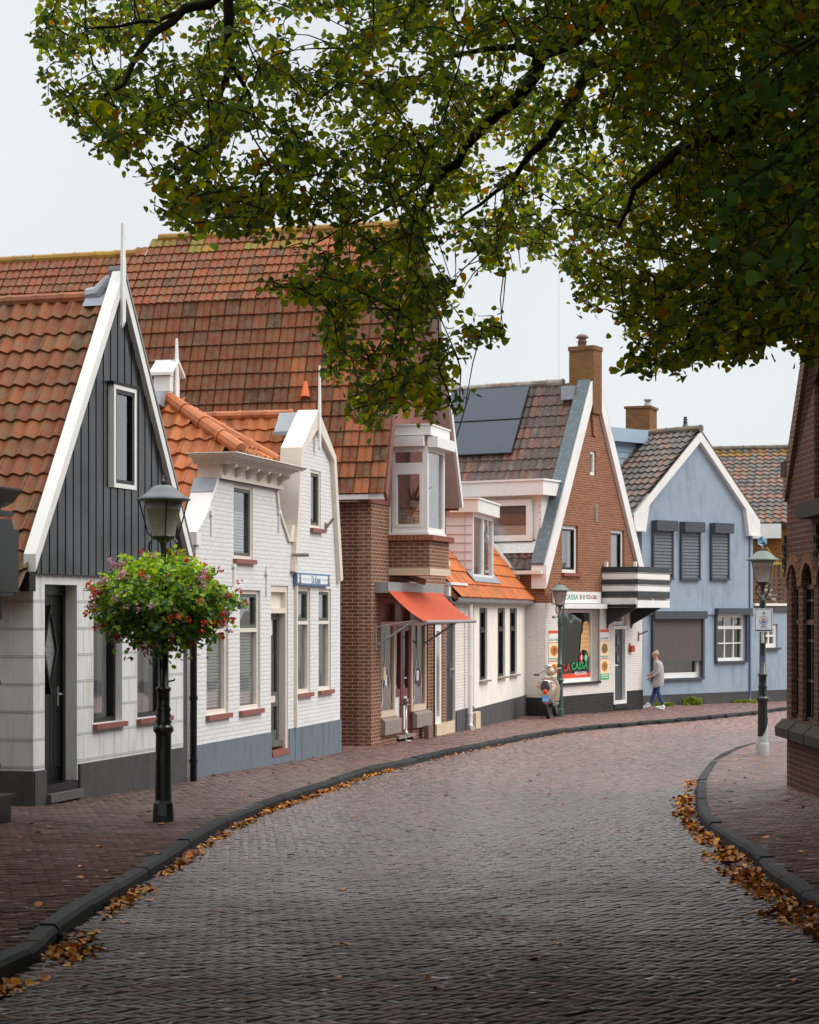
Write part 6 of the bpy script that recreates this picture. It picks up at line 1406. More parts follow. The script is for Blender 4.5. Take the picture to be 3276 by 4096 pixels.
# dormer with blue boarding
pb = hit(Q1(330, 470), Or7, Nr7); q = Vector((pb.x, pb.y)) - F7.p0; udm = q.dot(F7.d)
FD7 = Face(F7.P(udm - 1.6, 0, -9).xy, F7.P(udm - 1.6, 0, 0).xy)
ptr = hit(Q1(450, 345), Or7, Nr7); od = (Vector((ptr.x, ptr.y)) - F7.p0).dot(F7.n)
zt7 = ptr.z; zb7 = ze_ + .3
xr7 = 9 + od - .1
s = MB(); zfa = zt7 - .42; s.fbox(F7, L7[0] + .2, A7[0] - .6, zb7, zfa, od - 4, od - .25); dm7 = s.build('dormer', LB7, h7)
s = MB(); s.fbox(F7, L7[0] - .2, A7[0] - .3, zfa, zt7, od - 4.2, od - .0); s.build('dormer_roof', LB7, dm7)
s = MB(); z = zb7
while z < zfa: s.fbox(F7, L7[0] + .2, A7[0] - .6, z, z + .025, od - .249, od - .24); z += .2
s.build('cladding_joint', mat('joint_blue', rgb(112, 130, 150)), dm7)
# chimney + vent
pc = ray(Q1(385, 340)) * 66.5; cxx, cyy, czz = pc; ztq = (HY - Q1(385, 165)[1]) / FL * 66.5
FCh = Face((ray(Q1(205, 340)).x * 66.5, 66.6), (ray(Q1(385, 340)).x * 66.5, 66.3)); s = MB(); s.fbox(FCh, 0, FCh.L, czz - .8, ztq, -1, 0); s.fbox(FCh, -.05, FCh.L + .05, ztq + .001, ztq + .08, -1.04, .04)
ch = s.build('chimney', BRICKY, h7); s = MB(); cc_ = FCh.P(FCh.L * .8, ztq + .08, -.4); s.lathe(cc_, [(.12, 0), (.12, .1), (.1, .11), (.1, .2), (.15, .22), (.15, .25), (0, .26)], 12); s.build('chimney_cowl', ZINC, ch, True)
s = MB(); pv = ray(Q1(672, 325)) * (F7.P(A7[0], 0, -1.3).y); s.lathe(pv, [(.17, -.1), (.16, .0), (.07, .13), (.06, .2), (.085, .21), (.055, .24), (.055, .28), (.08, .29), (.05, .32), (.05, .36), (.07, .37), (0, .39)], 12); s.build('vent_pipe', ANTH, roof, True)

# ---------------------------------------------------------------- H8 brown tiled house behind, with stairs and fence
Y8 = 74.0
def W8(p, Y=Y8): r = ray(p); return r * Y
F8 = Face(W8(Q1(600, 1200), 79).xy, W8(Q1(1800, 1200), 77.5).xy)
h8 = thing('rear_house', 'ochre brick house behind the blue one, with large mottled brown tile roof', 'house', base(F8))
at8 = lambda f, x, y, o=0: F8.at(f(x, y), o)
ze8 = F8.z(Q1(1300, 1065), .3); u0_, _ = at8(Q1, 1207, 1200); uE8 = F8.u(Q1(1428, 1100), .3)
rt = F8.z(Q1(1250, 485), -4.0); O, U, V_, N_, lu, lv = slopeF(F8, .35, ze8, -4.0, rt, 0, F8.L)
rf = MB(); nv = 19; tiles(rf, O, U, V_, N_, int(lu / .3), nv, .3, lv / nv, P_GRY + [rgb(130, 92, 74)[:3]], 'pan', .06, .045, K=7, mossf=lambda x, y, c: (MOSS[0] * .6, MOSS[1] * .6, MOSS[2], 1) if y > lv - .7 and random.random() < .6 else c)
rf.pbox(O - N_ * .2, U * lu, V_ * lv, N_ * .18, col=(.1, .08, .07, 1)); roof = rf.build('roof', TILED, h8)
rd = MB(); ridge(rd, O + V_ * lv + N_ * .05, O + V_ * lv + U * lu + N_ * .05, .13, .45, P_GRY); rd.build('ridge_tiles', RIDGE, roof)
s = MB(); s.fbox(F8, 0, F8.L, -3.5, ze8 - .0, -.3, 0); s.build('wall', BRICKO, h8)
s = MB(); s.fbox(F8, 0, uE8, ze8 - .62, ze8 - .05, .002, .5); s.build('gutter', WHITEP, h8)
# flat roof terrace over the low blue part: fascia, fence, stair
FT = Face(F7.P(W7 + .02, 0).xy, F7.P(W7t + 4, 0).xy)
s = MB(); z1_ = FT.z(Q1(1300, 1700), .05); z0_ = FT.z(Q1(1300, 1766), .05); s.fbox(FT, 0, FT.L, z0_, z1_ - .08, .003, .06); s.build('fascia', GREYPL, h7)
s = MB(); s.fbox(FT, 0, FT.L, z1_ - .078, z1_, .003, .09); s.fbox(FT, 0, FT.L, z0_, z1_ - .08, -6, -.26); s.build('fascia_capping', WHITEP, h7)
fence = thing('slat_fence', 'mossy brown horizontal slat fence on the low blue building', 'fence', FT.P(.5, z1_, -.4))
zf1_ = FT.z(Q1(1350, 1480), -.4); s = MB(); n = 6
for k in range(n): a = z1_ + (zf1_ - z1_) * k / n; s.fbox(FT, .02, FT.L, a + .03, a + (zf1_ - z1_) / n - .05, -.4, -.37)
BRW = mat('weathered_brown_wood', rgb(86, 62, 48), .8, var=.3, vs=5, stain=rgb(120, 96, 40), stain_amt=.6, stain_s=2)
s.build('boards', BRW, fence)
for k in range(5): s = MB(); s.fbox(FT, .1 + k * .9, .2 + k * .9, z1_ - .05, zf1_ + .45, -.48, -.4); s.build('post', BRW, fence)
s = MB(); s.fbox(FT, 1.0, FT.L, zf1_ + .36, zf1_ + .44, -.5, -.38); s.build('rail', mat('mossy_rail', rgb(150, 128, 50), .9, var=.4), fence)
stair = thing('outdoor_stair', 'wooden outside stair with sloping mossy handrail in front of ochre brick wall', 'stair', FT.P(2, z1_, -2))
pa = FT.at(Q1(1310, 1265), -2); pb = FT.at(Q1(1440, 1420), -2)
s = MB(); s.tube([FT.P(pa[0], pa[1], -2), FT.P(pb[0] + .6, pb[1] - .55, -2)], .06, 4); s.build('handrail', mat('mossy_rail', rgb(150, 128, 50)), stair)
for k in range(7):
    t = k / 6; u = pa[0] + (pb[0] + .6 - pa[0]) * t; z = pa[1] + (pb[1] - .55 - pa[1]) * t; s = MB(); s.fbox(FT, u - .04, u + .04, z - 1.1, z, -2.04, -1.98); s.build('baluster', BRW, stair)
    if k: s = MB(); s.fbox(FT, u - .15, u + .15, z - 1.16, z - 1.101, -2.9, -2.0); s.build('tread', BRW, stair)
s = MB(); s.prism(FT, [(pa[0] - .2, pa[1] - 1.3), (pa[0] + .1, pa[1] - 1.1), (pb[0] + .7, pb[1] - 1.65), (pb[0] + .7, pb[1] - 1.95)], -2.1, -2.05); s.build('stringer', mat('pale_stringer', rgb(150, 140, 130)), stair)

# ---------------------------------------------------------------- RB brick building on the right
FR = Face((4.92, 25.7), (5.23, 2.0)); WR = FR.L
hr = thing('brick_gable_building', 'dark red brick gabled building with arched windows and mossy stone sills on the right', 'building', base(FR))
atr = lambda f, x, y, o=0: FR.at(f(x, y), o)
zlow = -3.2; sh = atr(DD, 1655, 1050); rk1 = atr(DD, 1689, 720, .1); sl_ = (rk1[1] - sh[1]) / (rk1[0] - 0); zap = sh[1] + sl_ * 3.0
wr1 = [wrect(FR, Q1, 1483, 1563, 1540, 2500), wrect(FR, Q1, 1597, 1690, 1520, 2600)]
zs1 = FR.z(Q3(895, 335)); zsp = FR.z(Q1(1483, 1560)); pitch = wr1[1][0] - wr1[0][0]; ww = wr1[0][1] - wr1[0][0]; ww = max(ww, .62)
if pitch < ww + .2: pitch = ww + .28
u00 = wr1[0][0]; holes = []; wins = []
for k in range(8):
    u0 = u00 + k * pitch; u1 = u0 + ww; arc = [(u0 + ww / 2 + ww / 2 * math.cos(math.pi * t / 10), zsp - .02 + ww * .42 * math.sin(math.pi * t / 10)) for t in range(11)]
    holes.append([(u0, zs1), (u1, zs1)] + arc); wins.append((u0, u1, arc))
up = wrect(FR, Q1, 1688, 1900, -300, 905); up = (up[0], up[0] + 1.1, up[2], up[2] + 2.3); holes2 = rect(*up)
zx = lambda u: sh[1] + sl_ * u
mb = MB(); mb.prism(FR, [(0, zlow), (WR, zlow), (WR, sh[1]), (WR - 3.2, zx(3.2)), (3.2, zx(3.2)), (0, sh[1])], -.3, 0, holes + [holes2])
FE = Face((11, 25.7), (4.92, 25.7)); mb.prism(Face((4.92, 25.7 - .301), (12, 25.7 - .301)), [(.0, zlow), (6, zlow), (6, 2), (0, sh[1])], -.28, .0)
mb.build('wall', BRICKR, hr)
for (u0, u1, arc) in wins:
    s = MB(); ring(s, FR, u0, u1, zs1, zsp, .06, -.09, -.04); s.fbox(FR, u0 + .06, u1 - .06, zsp - .5, zsp - .44, -.09, -.03); s.fbox(FR, (u0 + u1) / 2 - .02, (u0 + u1) / 2 + .02, zs1, zsp, -.085, -.045)
    for k in range(3): s.fbox(FR, u0 + .06, u1 - .06, zs1 + .5 + .5 * k, zs1 + .53 + .5 * k, -.084, -.044)
    w = s.build('window', BLACKP, hr)
    s = MB(); s.fbox(FR, u0, u1, zs1, zsp + .5, -.3, -.075); s.build('pane', mat('black_glass', rgb(16, 18, 20), .08, var=.1, spec=.8), w)
    s = MB(); n = 11
    for k in range(n):
        a0_, a1_ = math.pi * (k + .06) / n, math.pi * (k + .94) / n; c_ = (u0 + u1) / 2; r0, r1 = (u1 - u0) / 2 + .005, (u1 - u0) / 2 + .14
        f = lambda r, a: (c_ + r * math.cos(a), zsp - .02 + r * .9 * math.sin(a)); s.prism(FR, [f(r0, a0_), f(r1, a0_), f(r1, a1_), f(r0, a1_)], .0, .025)
    s.build('arch_bricks', mat('yellow_brown_arch_brick', rgb(112, 76, 46), .85, var=.35, vs=9, bump=.4), w)
    s = MB(); A = [(-.1, zs1 - .01), (.06, zs1 - .02), (.16, zs1 - .12), (.15, zs1 - .24), (.0, zs1 - .27), (-.1, zs1 - .27)]
    P1 = [FR.P(u0 - .1, z, o) for o, z in A]; P2 = [FR.P(u1 + .1, z, o) for o, z in A]; s.poly(P1); s.poly(P2[::-1])
    for i in range(6): s.poly([P1[i], P1[(i + 1) % 6], P2[(i + 1) % 6], P2[i]])
    s.build('sill', mat('mossy_stone_sill', rgb(52, 41, 31), .9, var=.45, vs=7, bump=.8, bs=14, stretch=(1, 6, 1), stain=rgb(66, 60, 28), stain_amt=.8, stain_s=2.5), w)
window(FR, hr, *up[:2], up[2], up[3], back=.16, w=.08, fm=GREYC, inside=BLACKM, glass=GLD, hbars=[up[2] + .7, up[2] + 1.4], bars=[(up[0] + up[1]) / 2])
s = MB(); s.fbox(FR, up[0] - .15, up[1] + .15, up[2] - .2, up[2] - .01, -.1, .2); s.build('sill', MATS['mossy_stone_sill'], hr)
s = MB(); s.fbox(FR, -.12, .22, sh[1] + .28, sh[1] + .48, -.3, .06); s.build('corbel_stone', MATS['mossy_stone_sill'], hr)
for (x, ya, yb_) in ((1450, 1165, 1490), (1700, 1080, 1440)):
    u, z1_ = atr(Q1, x, ya, .03); z0_ = atr(Q1, x, yb_, .03)[1]; s = MB(); s.fbox(FR, u - .025, u + .025, z0_, z1_, .003, .035); zc_ = (z0_ + z1_) / 2
    for sg in (-1, 1):
        for uu in (-1, 1): s.tube([FR.P(u + uu * .06 + .05 * math.cos(t * .7), zc_ + sg * .09 + .07 * math.sin(t * .7), .03) for t in range(9)], .01, 5)
    s.build('wall_anchor', BLACKM, hr)
rf = MB(); O = FR.P(-.05, sh[1] + .02, .02); V_ = (FR.P(3, zx(3.0) + .1, .12) - FR.P(-.12, sh[1] + .1 - .12 * sl_, .12)); lv = V_.length; V_.normalize(); U = Vector((-FR.n.x, -FR.n.y, 0)); N_ = U.cross(V_); 
if N_.dot(Vector((FR.d.x, FR.d.y, 0))) > 0: N_ = -N_
rf.prism(FR, [(3.2, zx(3.2) - .1), (WR - 3.2, zx(3.2) - .1), (WR - 3.2, zx(3.2)), (3.2, zx(3.2))], -7, .1, col=(.05, .04, .04, 1)); tiles(rf, O, U, V_, N_, 30, 26, .25, lv / 26, [rgb(70, 52, 46)[:3], rgb(90, 64, 52)[:3]], 'pan', .05, .04, K=6); rf.pbox(O - N_ * .08, U * 7.5, V_ * lv, N_ * .06, col=(.06, .05, .04, 1))
rf.build('roof', TILE, hr)
s = MB(); s.prism(FR, [(0, sh[1] + .25), (3, zx(3.0) + .25), (3, zx(3.0) - .05), (.08, sh[1] - .05)], .002, .05); s.build('raking_bricks', brickmat('raking_brick', rgb(110, 84, 66), rgb(90, 64, 50), rgb(130, 110, 92), bw=.4, rh=.06), hr)
# ================================================================== street lamps
PROF = [(.0, 0), (.112, 0), (.112, .07), (.104, .19), (.086, .225), (.083, .5), (.080, .88), (.082, .905), (.104, .93), (.104, .965), (.092, .985), (.078, 1.0), (.088, 1.03), (.070, 1.06), (.082, 1.09), (.068, 1.12), (.080, 1.15), (.066, 1.19),
        (.064, 1.33), (.078, 1.35), (.078, 1.375), (.055, 1.39), (.052, 1.85), (.050, 2.36), (.056, 2.38), (.056, 2.44), (.066, 2.46), (.052, 2.5), (.056, 2.55), (.056, 2.63), (.046, 2.65), (.03, 2.66), (.025, 2.78), (.04, 2.86), (.1, 2.9), (.12, 2.92), (.12, 2.935), (0, 2.935)]
def make_lamp(loc, pm, hm, label, pale_foot=False, rot=0.):
    t = thing('street_lamp', label, 'street lamp', loc, 'old-fashioned street lamps along the street')
    L = Vector(loc); s = MB(); s.lathe(L, PROF[:5], 8); s.lathe(L, PROF[4:], 20); post = s.build('post', pm, t)
    for p in post.data.polygons: p.use_smooth = len(p.vertices) == 4 and p.center.z > .25
    s = MB(); s.lathe(L, [(.118, 2.937), (.128, 3.0), (.165, 3.18), (.198, 3.29), (.19, 3.29), (.12, 2.95)], 28); s.build('glass_shade', SHADE, t, True)
    s = MB(); s.lathe(L, [(0, 3.28), (.2, 3.285), (.262, 3.292), (.277, 3.3), (.276, 3.315), (.215, 3.345), (.16, 3.39), (.12, 3.43), (.07, 3.452), (.03, 3.458), (0, 3.46)], 32); hat = s.build('hat', hm, t, True)
    s = MB(); s.lathe(L, [(.018, 3.455), (.02, 3.475), (.034, 3.49), (.03, 3.497), (.014, 3.5), (.012, 3.53), (.004, 3.56), (0, 3.56)], 10); s.build('finial', pm, hat, True)
    for k in range(4):
        a = rot + math.pi / 2 * k + .25; d = Vector((math.cos(a), math.sin(a), 0)); s = MB()
        s.tube([L + d * .25 + Vector((0, 0, 3.295)), L + d * .16 + Vector((0, 0, 2.955)), L + d * .115 + Vector((0, 0, 2.925))], .0075, 6); s.build('cage_rod', pm, t)
        s = MB(); s.tube([L + d * .09 + Vector((0, 0, 2.925)), L + d * .14 + Vector((0, 0, 2.87)), L + d * .15 + Vector((0, 0, 2.8)), L + d * .12 + Vector((0, 0, 2.73)), L + d * .06 + Vector((0, 0, 2.68)), L + d * .04 + Vector((0, 0, 2.63))], .0105, 6); s.build('scroll_bracket', pm, t)
    return t
l1p = G(344, 1730); l1 = make_lamp(l1p, LAMPB, HATG, 'tall black street lamp wrapped by a ball of flowers, on the left pavement')
s = MB(); s.tube([l1p + Vector((.05, 0, 1.44)), l1p + Vector((.11, 0, 1.45)), l1p + Vector((.115, 0, 1.47))], .01, 6); s.build('hook', LAMPB, l1)
s = MB(); s.pbox(l1p + Vector((-.02, -.087, .3)), (.04, 0, 0), (0, .01, 0), (0, 0, .45)); s.build('service_hatch', LAMPB, l1)
l2p = G(1178.5, 1508.5); l2 = make_lamp(l2p, LAMPG, HATGR, 'green street lamp with pale cap beside the parked scooter', rot=.5)
s = MB()
for sg in (-1, 1): s.tube([l2p + Vector((0, 0, 2.62)), l2p + Vector((sg * .15, 0, 2.6))], .012, 6); s.ell(l2p + Vector((sg * .17, 0, 2.6)), .035, .035, .035, 8, 6)
s.build('ladder_bar', LAMPG, l2)
l3p = G(1605.5, 1590); l3 = make_lamp(l3p, LAMPB, HATGR, 'black and bare-metal-footed street lamp carrying a cycle route sign', rot=.3)
s = MB(); s.lathe(l3p, [(.115, 0), (.1165, .06), (.108, .19), (.094, .225), (.0905, .32)], 20); 
vs = []; n = 20
for k in range(n + 1):
    a = -math.pi * .75 + math.pi * 1.0 * k / n; h = .3 + .38 * max(0, math.sin(math.pi * k / n * .5)) ** 2 * (1 if k < n else 1)
    vs.append((l3p.x + .0885 * math.cos(a), l3p.y + .0885 * math.sin(a), l3p.z + .28)); vs.append((l3p.x + .0885 * math.cos(a), l3p.y + .0885 * math.sin(a), l3p.z + h))
s.mesh(vs, [(2 * k, 2 * k + 2, 2 * k + 3, 2 * k + 1) for k in range(n)]); s.build('bare_foot', mat('bare_primer', rgb(172, 176, 176), .7, var=.15, coord='o', stain=rgb(90, 92, 92), stain_amt=.6, stain_s=9), l3)
s = MB(); s.tube([l3p + Vector((-.01, -.058, 1.9)), l3p + Vector((-.01, -.058, 2.1))], .03, 6); s.build('sticker', mat('torn_sticker', rgb(190, 188, 175), .8, var=.4, vs=40), l3)
s = MB(); s.lathe(l3p + Vector((0, 0, 1.62)), [(.055, 0), (.055, .05)], 14); s.build('sticker', mat('blue_sticker', rgb(70, 84, 130), .5), l3)
# ornament on the lamp cap
om = MB(); oc = l3p + Vector((-.005, 0, 3.62)); om.lathe(l3p, [(.025, 3.455), (.018, 3.5), (.018, 3.53), (0, 3.53)], 8); ob_ = om.build('ornament_stem', ZINC, l3)
for k in range(6):
    a0_, a1_ = math.pi / 6 + k * math.pi / 3, math.pi / 6 + (k + 1) * math.pi / 3; c = [rgb(190, 214, 226), rgb(70, 140, 178), rgb(120, 176, 200), rgb(214, 228, 234), rgb(58, 120, 160), rgb(150, 196, 212)][k]
    s = MB(); P0 = oc; r = .088; pa_, pb_ = oc + Vector((r * math.cos(a0_), 0, r * math.sin(a0_))), oc + Vector((r * math.cos(a1_), 0, r * math.sin(a1_)))
    F_ = [P0 + Vector((0, -.012, 0)), pa_ + Vector((0, -.012, 0)), pb_ + Vector((0, -.012, 0))]; B_ = [p + Vector((0, .024, 0)) for p in F_]
    s.poly(F_[::-1]); s.poly(B_)
    for i in range(3): s.poly([F_[i], F_[(i + 1) % 3], B_[(i + 1) % 3], B_[i]])
    s.build('ornament_facet', mat('ornament_blue_%d' % k, c, .3), ob_)
s = MB(); bt = [(-.045, -.01), (-.03, -.045), (.03, -.045), (.045, -.01), (.03, -.005), (.03, -.02), (.012, -.02), (.01, .03), (.0, .03), (-.002, -.02), (-.03, -.02)]
s.poly([oc + Vector((x, -.0135, z)) for x, z in bt][::-1]); s.build('boat_emblem', mat('navy', rgb(24, 62, 92), .4), ob_)
# cycle route sign on the lamp
sc = l3p + Vector((.0, -.09, 0)); FSg = Face((sc.x - .152, sc.y + .0), (sc.x + .152, sc.y)); zs0 = l3p.z + 2.12 - .03; zs1 = zs0 + .392
s = MB(); s.fbox(FSg, 0, .305, zs0, zs1, -.012, 0); sgn = s.build('route_sign', mat('sign_back', rgb(214, 220, 224), .4), l3)
BLK = cmat('sign_ink', 44, 54, 62)
s = MB(); ring(s, FSg, .012, .293, zs0 + .012, zs1 - .012, .007, 0, .0015); s.fbox(FSg, .012, .293, zs0 + .012, zs0 + .032, 0, .0016); s.build('sign_border', BLK, sgn)
s = MB(); cz_ = zs1 - .075; s.fbox(FSg, .115, .175, cz_ - .004, cz_ + .004, .0, .002); s.prism(FSg, [(.15, cz_ + .034), (.182, cz_), (.15, cz_ - .034), (.142, cz_ - .028), (.17, cz_), (.142, cz_ + .028)], 0, .0022); s.build('arrow', BLK, sgn)
cz_ = zs1 - .205; s = MB(); n = 24
for k in range(n):
    a0_, a1_ = 6.2832 * k / n, 6.2832 * (k + 1) / n; f = lambda r, a: (.152 + r * math.cos(a), cz_ + r * math.sin(a)); s.prism(FSg, [f(.066, a0_), f(.073, a0_), f(.073, a1_), f(.066, a1_)], 0, .0021)
s.build('roundel', BLK, sgn)
s = MB(); s.prism(FSg, [(.105, cz_ - .01), (.2, cz_ - .005), (.19, cz_ - .035), (.15, cz_ - .05), (.115, cz_ - .035)], 0, .002); s.build('roundel_waves', cmat('wave_blue', 70, 120, 190), sgn)
s = MB(); s.prism(FSg, [(.11, cz_), (.19, cz_ + .0), (.18, cz_ + .025), (.155, cz_ + .045), (.12, cz_ + .03)], 0, .002); s.build('roundel_town', cmat('town_red', 196, 120, 100), sgn)
cz_ = zs0 + .075; s = MB()
for cx_ in (.118, .184):
    for k in range(14):
        a0_, a1_ = 6.2832 * k / 14, 6.2832 * (k + 1) / 14; f = lambda r, a: (cx_ + r * math.cos(a), cz_ + r * math.sin(a)); s.prism(FSg, [f(.019, a0_), f(.022, a0_), f(.022, a1_), f(.019, a1_)], 0, .0021)
for (a_, b_) in (((.118, 0), (.135, .03)), ((.135, .03), (.172, .03)), ((.172, .03), (.184, 0)), ((.135, .03), (.152, 0)), ((.152, 0), (.172, .03)), ((.118, 0), (.152, 0)), ((.172, .03), (.168, .042))):
    d = Vector((b_[0] - a_[0], b_[1] - a_[1])).normalized() * .0016; s.prism(FSg, [(a_[0] - d.y, cz_ + a_[1] + d.x), (a_[0] + d.y, cz_ + a_[1] - d.x), (b_[0] + d.y, cz_ + b_[1] - d.x), (b_[0] - d.y, cz_ + b_[1] + d.x)], 0, .002)
s.build('bicycle_symbol', BLK, sgn)
# pale T-shaped pole with a small camera, behind the lamp (on the low roof)

# ================================================================== leaves (shared)
def leaf_mesh(pos, dirv, nor, size, T):
    """T: template (k, 3) with x along the leaf; returns vertices for all leaves"""
    n = len(pos); d = dirv / np.linalg.norm(dirv, axis=1, keepdims=True)
    b = np.cross(nor, d); b /= np.maximum(np.linalg.norm(b, axis=1, keepdims=True), 1e-6); c = np.cross(d, b)
    V = pos[:, None, :] + (T[None, :, 0, None] * d[:, None, :] + T[None, :, 1, None] * b[:, None, :] + T[None, :, 2, None] * c[:, None, :]) * size[:, None, None]
    return V.reshape(-1, 3)
HEART = np.array([(0, 0, 0), (.12, .42, .10), (.5, .5, .16), (.85, .28, .08), (1.08, 0, -.06), (.85, -.28, .08), (.5, -.5, .16), (.12, -.42, .10)])
def leaves(name, pos, dirv, nor, size, cols, m, parent, kind=None):
    V = leaf_mesh(pos, dirv, nor, size, HEART); n = len(pos); b = (np.arange(n) * 8)[:, None]
    Fq = np.concatenate([np.concatenate([b + np.array([0, 4, 3, 2]), b + np.array([0, 2, 1, 0])[:4]], 0)], 0)
    Fa = np.stack([b[:, 0] + 0, b[:, 0] + 4, b[:, 0] + 3, b[:, 0] + 2], 1); Fb = np.stack([b[:, 0] + 0, b[:, 0] + 2, b[:, 0] + 1], 1)
    Fc = np.stack([b[:, 0] + 0, b[:, 0] + 6, b[:, 0] + 5, b[:, 0] + 4], 1); Fd = np.stack([b[:, 0] + 0, b[:, 0] + 7, b[:, 0] + 6], 1)
    # triangles only, for speed of the builder
    tri = np.concatenate([Fa[:, [0, 1, 2]], Fa[:, [0, 2, 3]], Fb, Fc[:, [0, 1, 2]], Fc[:, [0, 2, 3]], Fd], 0)
    C = np.tile(cols, (6, 1)); return npmesh(name, V, tri, m, C, parent, None, kind)
def unit(n): v = RNG.normal(size=(n, 3)); return v / np.linalg.norm(v, axis=1, keepdims=True)
LEAFM = mat('lime_leaf', (1, 1, 1, 1), .42, var=.12, vs=30, attr=True, spec=.45, trans=.63, tval=3.1)
FALLM = mat('fallen_leaf', (1, 1, 1, 1), .55, var=.2, vs=30, attr=True, spec=.35)

# ---- ball of geraniums round the first lamp
bc = l1p + Vector(((343.5 - 344) / FL * 20.2, 0, (1730 - 1261) / FL * 20.2))
fb_ = thing('flower_ball', 'large round ball of geraniums with red and pink blossoms around the lamp post', 'flower basket', (bc.x, bc.y, bc.z - .5))
s = MB(); s.lathe(bc, [(.06, -.2), (.3, -.3), (.42, -.12), (.40, -.1), (.28, -.25), (.06, -.16)], 20); s.build('basket', BLACKM, fb_)
n = 8500; u = unit(n); rad = RNG.uniform(.35, 1.0, n) ** .45
lump = 1 + .16 * np.sin(u[:, 0] * 7 + 1) * np.cos(u[:, 2] * 6 + u[:, 1] * 5) + .09 * np.sin(u[:, 0] * 15 + u[:, 2] * 11)
pos = u * np.array([.70, .66, .47]) * (rad * lump)[:, None]; pos[:, 2] -= .02
drop = (pos[:, 2] < -.1) & (RNG.random(n) < .12); pos[drop, 2] -= RNG.uniform(0, .22, drop.sum())
pos += np.array(bc)
nor = u * .9 + np.array([0, 0, .9]) + RNG.normal(0, .45, (n, 3)); dr_ = unit(n) + u * .6
g = RNG.random(n); topn = np.clip(u[:, 2] * .5 + .5, 0, 1)
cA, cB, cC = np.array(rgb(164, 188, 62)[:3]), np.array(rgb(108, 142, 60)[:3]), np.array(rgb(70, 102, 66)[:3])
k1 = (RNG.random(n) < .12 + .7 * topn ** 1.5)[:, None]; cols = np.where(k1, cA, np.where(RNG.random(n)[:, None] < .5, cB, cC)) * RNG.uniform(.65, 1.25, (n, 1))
br_ = RNG.random(n) < .04; cols[br_] = np.array(rgb(120, 70, 40)[:3])
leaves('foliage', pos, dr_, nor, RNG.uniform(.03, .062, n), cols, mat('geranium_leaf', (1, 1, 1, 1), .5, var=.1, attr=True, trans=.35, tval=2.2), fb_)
heads = []
for k in range(105):
    v = unit(1)[0]; v[1] = -abs(v[1]) if random.random() < .75 else v[1]
    right = v[0] > .15; red = random.random() < (.7 if right or v[0] < -.75 else .15)
    if -.7 < v[0] < .5 and random.random() < .35: continue
    heads.append((np.array(bc) + v * np.array([.75, .7, .5]) * random.uniform(.93, 1.12) * np.array([1.04 if v[0] > .5 else 1, 1, 1]), red))
Pq = []; Cq = []; Dq = []; Nq = []
for c, red in heads:
    m_ = random.randint(10, 22); o = unit(m_) * RNG.uniform(.01, .04, (m_, 1)); Pq.append(c + o); Dq.append(unit(m_)); Nq.append(o + np.array([0, -.01, .01]))
    base_ = rgb(218, 72, 30)[:3] if red else rgb(222, 160, 180)[:3]; Cq.append(np.array(base_)[None] * RNG.uniform(.7, 1.2, (m_, 1)))
Pq, Cq, Dq, Nq = map(np.concatenate, (Pq, Cq, Dq, Nq))
leaves('blossoms', Pq, Dq, Nq, RNG.uniform(.016, .03, len(Pq)), Cq, mat('petal', (1, 1, 1, 1), .6, var=.08, attr=True, trans=.3), fb_)
s = MB()
for k in range(90):
    v = unit(1)[0]; a = Vector(np.array(bc) + v * np.array([.5, .5, .3])); b = Vector(np.array(bc) + v * np.array([.74, .7, .5]) * random.uniform(.95, 1.1)); s.tube([a, (a + b) / 2 + Vector((0, 0, .04)), b], .003, 4)
s.build('stems', mat('stem_green', rgb(96, 110, 50)), fb_)

# ================================================================== fallen leaves
def scatter(label, spots, n_loose):
    P = []; D = []; N = []; Sz = []; C = []
    for (x, y, r1_, r2_, n, ang, h) in spots:
        a = RNG.normal(0, .5, n) * r1_; b = RNG.normal(0, .5, n) * r2_; X = x + a * math.cos(ang) - b * math.sin(ang); Y = y + a * math.sin(ang) + b * math.cos(ang)
        Z = gpn(Y) - KERB + .006 + RNG.random(n) ** 2 * h * np.exp(-(a / r1_) ** 2 - (b / r2_) ** 2)
        P.append(np.stack([X, Y, Z], 1)); N.append(np.array([0, 0, 1]) + RNG.normal(0, .55, (n, 3)) * (1 if h > .03 else .4)); D.append(unit(n) * np.array([1, 1, .35])); Sz.append(RNG.uniform(.034, .06, n))
    P, D, N, Sz = map(np.concatenate, (P, D, N, Sz)); n = len(P)
    pal = np.array([rgb(204, 126, 36)[:3], rgb(184, 100, 28)[:3], rgb(216, 152, 46)[:3], rgb(120, 68, 30)[:3], rgb(92, 58, 34)[:3], rgb(172, 104, 34)[:3]]); c = pal[RNG.integers(0, 6, n)] * RNG.uniform(.7, 1.15, (n, 1)); c[RNG.random(n) < .03] = rgb(120, 140, 40)[:3]
    o = leaves('fallen_leaves', P, D, N, Sz, c, FALLM, None, 'stuff'); o['label'] = label; o['category'] = 'leaves'
def along(pl, d, i0, i1, w, n, h, gap=.35):
    out = []; off = offset(pl, d)
    for i in range(i0, i1):
        p, q = off[i], off[min(i + 1, len(off) - 1)]; an = math.atan2(q.y - p.y, q.x - p.x)
        if random.random() < gap: continue
        k = random.uniform(.3, 1.4); out.append((p.x, p.y, .28, w * random.uniform(.6, 1.3), int(n * k), an, h * k))
    return out
def ix(pl, y): return min(range(len(pl)), key=lambda i: abs(pl[i].y - y))
sp = along(lks, -.13, ix(lks, 9), ix(lks, 12.5), .14, 140, .05, .25) + along(lks, -.10, ix(lks, 12.5), ix(lks, 22), .08, 55, .03, .4) + along(lks, -.08, ix(lks, 22), ix(lks, 31), .06, 45, .025, .25) + along(lks, -.08, ix(lks, 33), ix(lks, 44), .05, 8, .01, .5)
scatter('orange fallen leaves drifted along the left kerb', sp, 0)
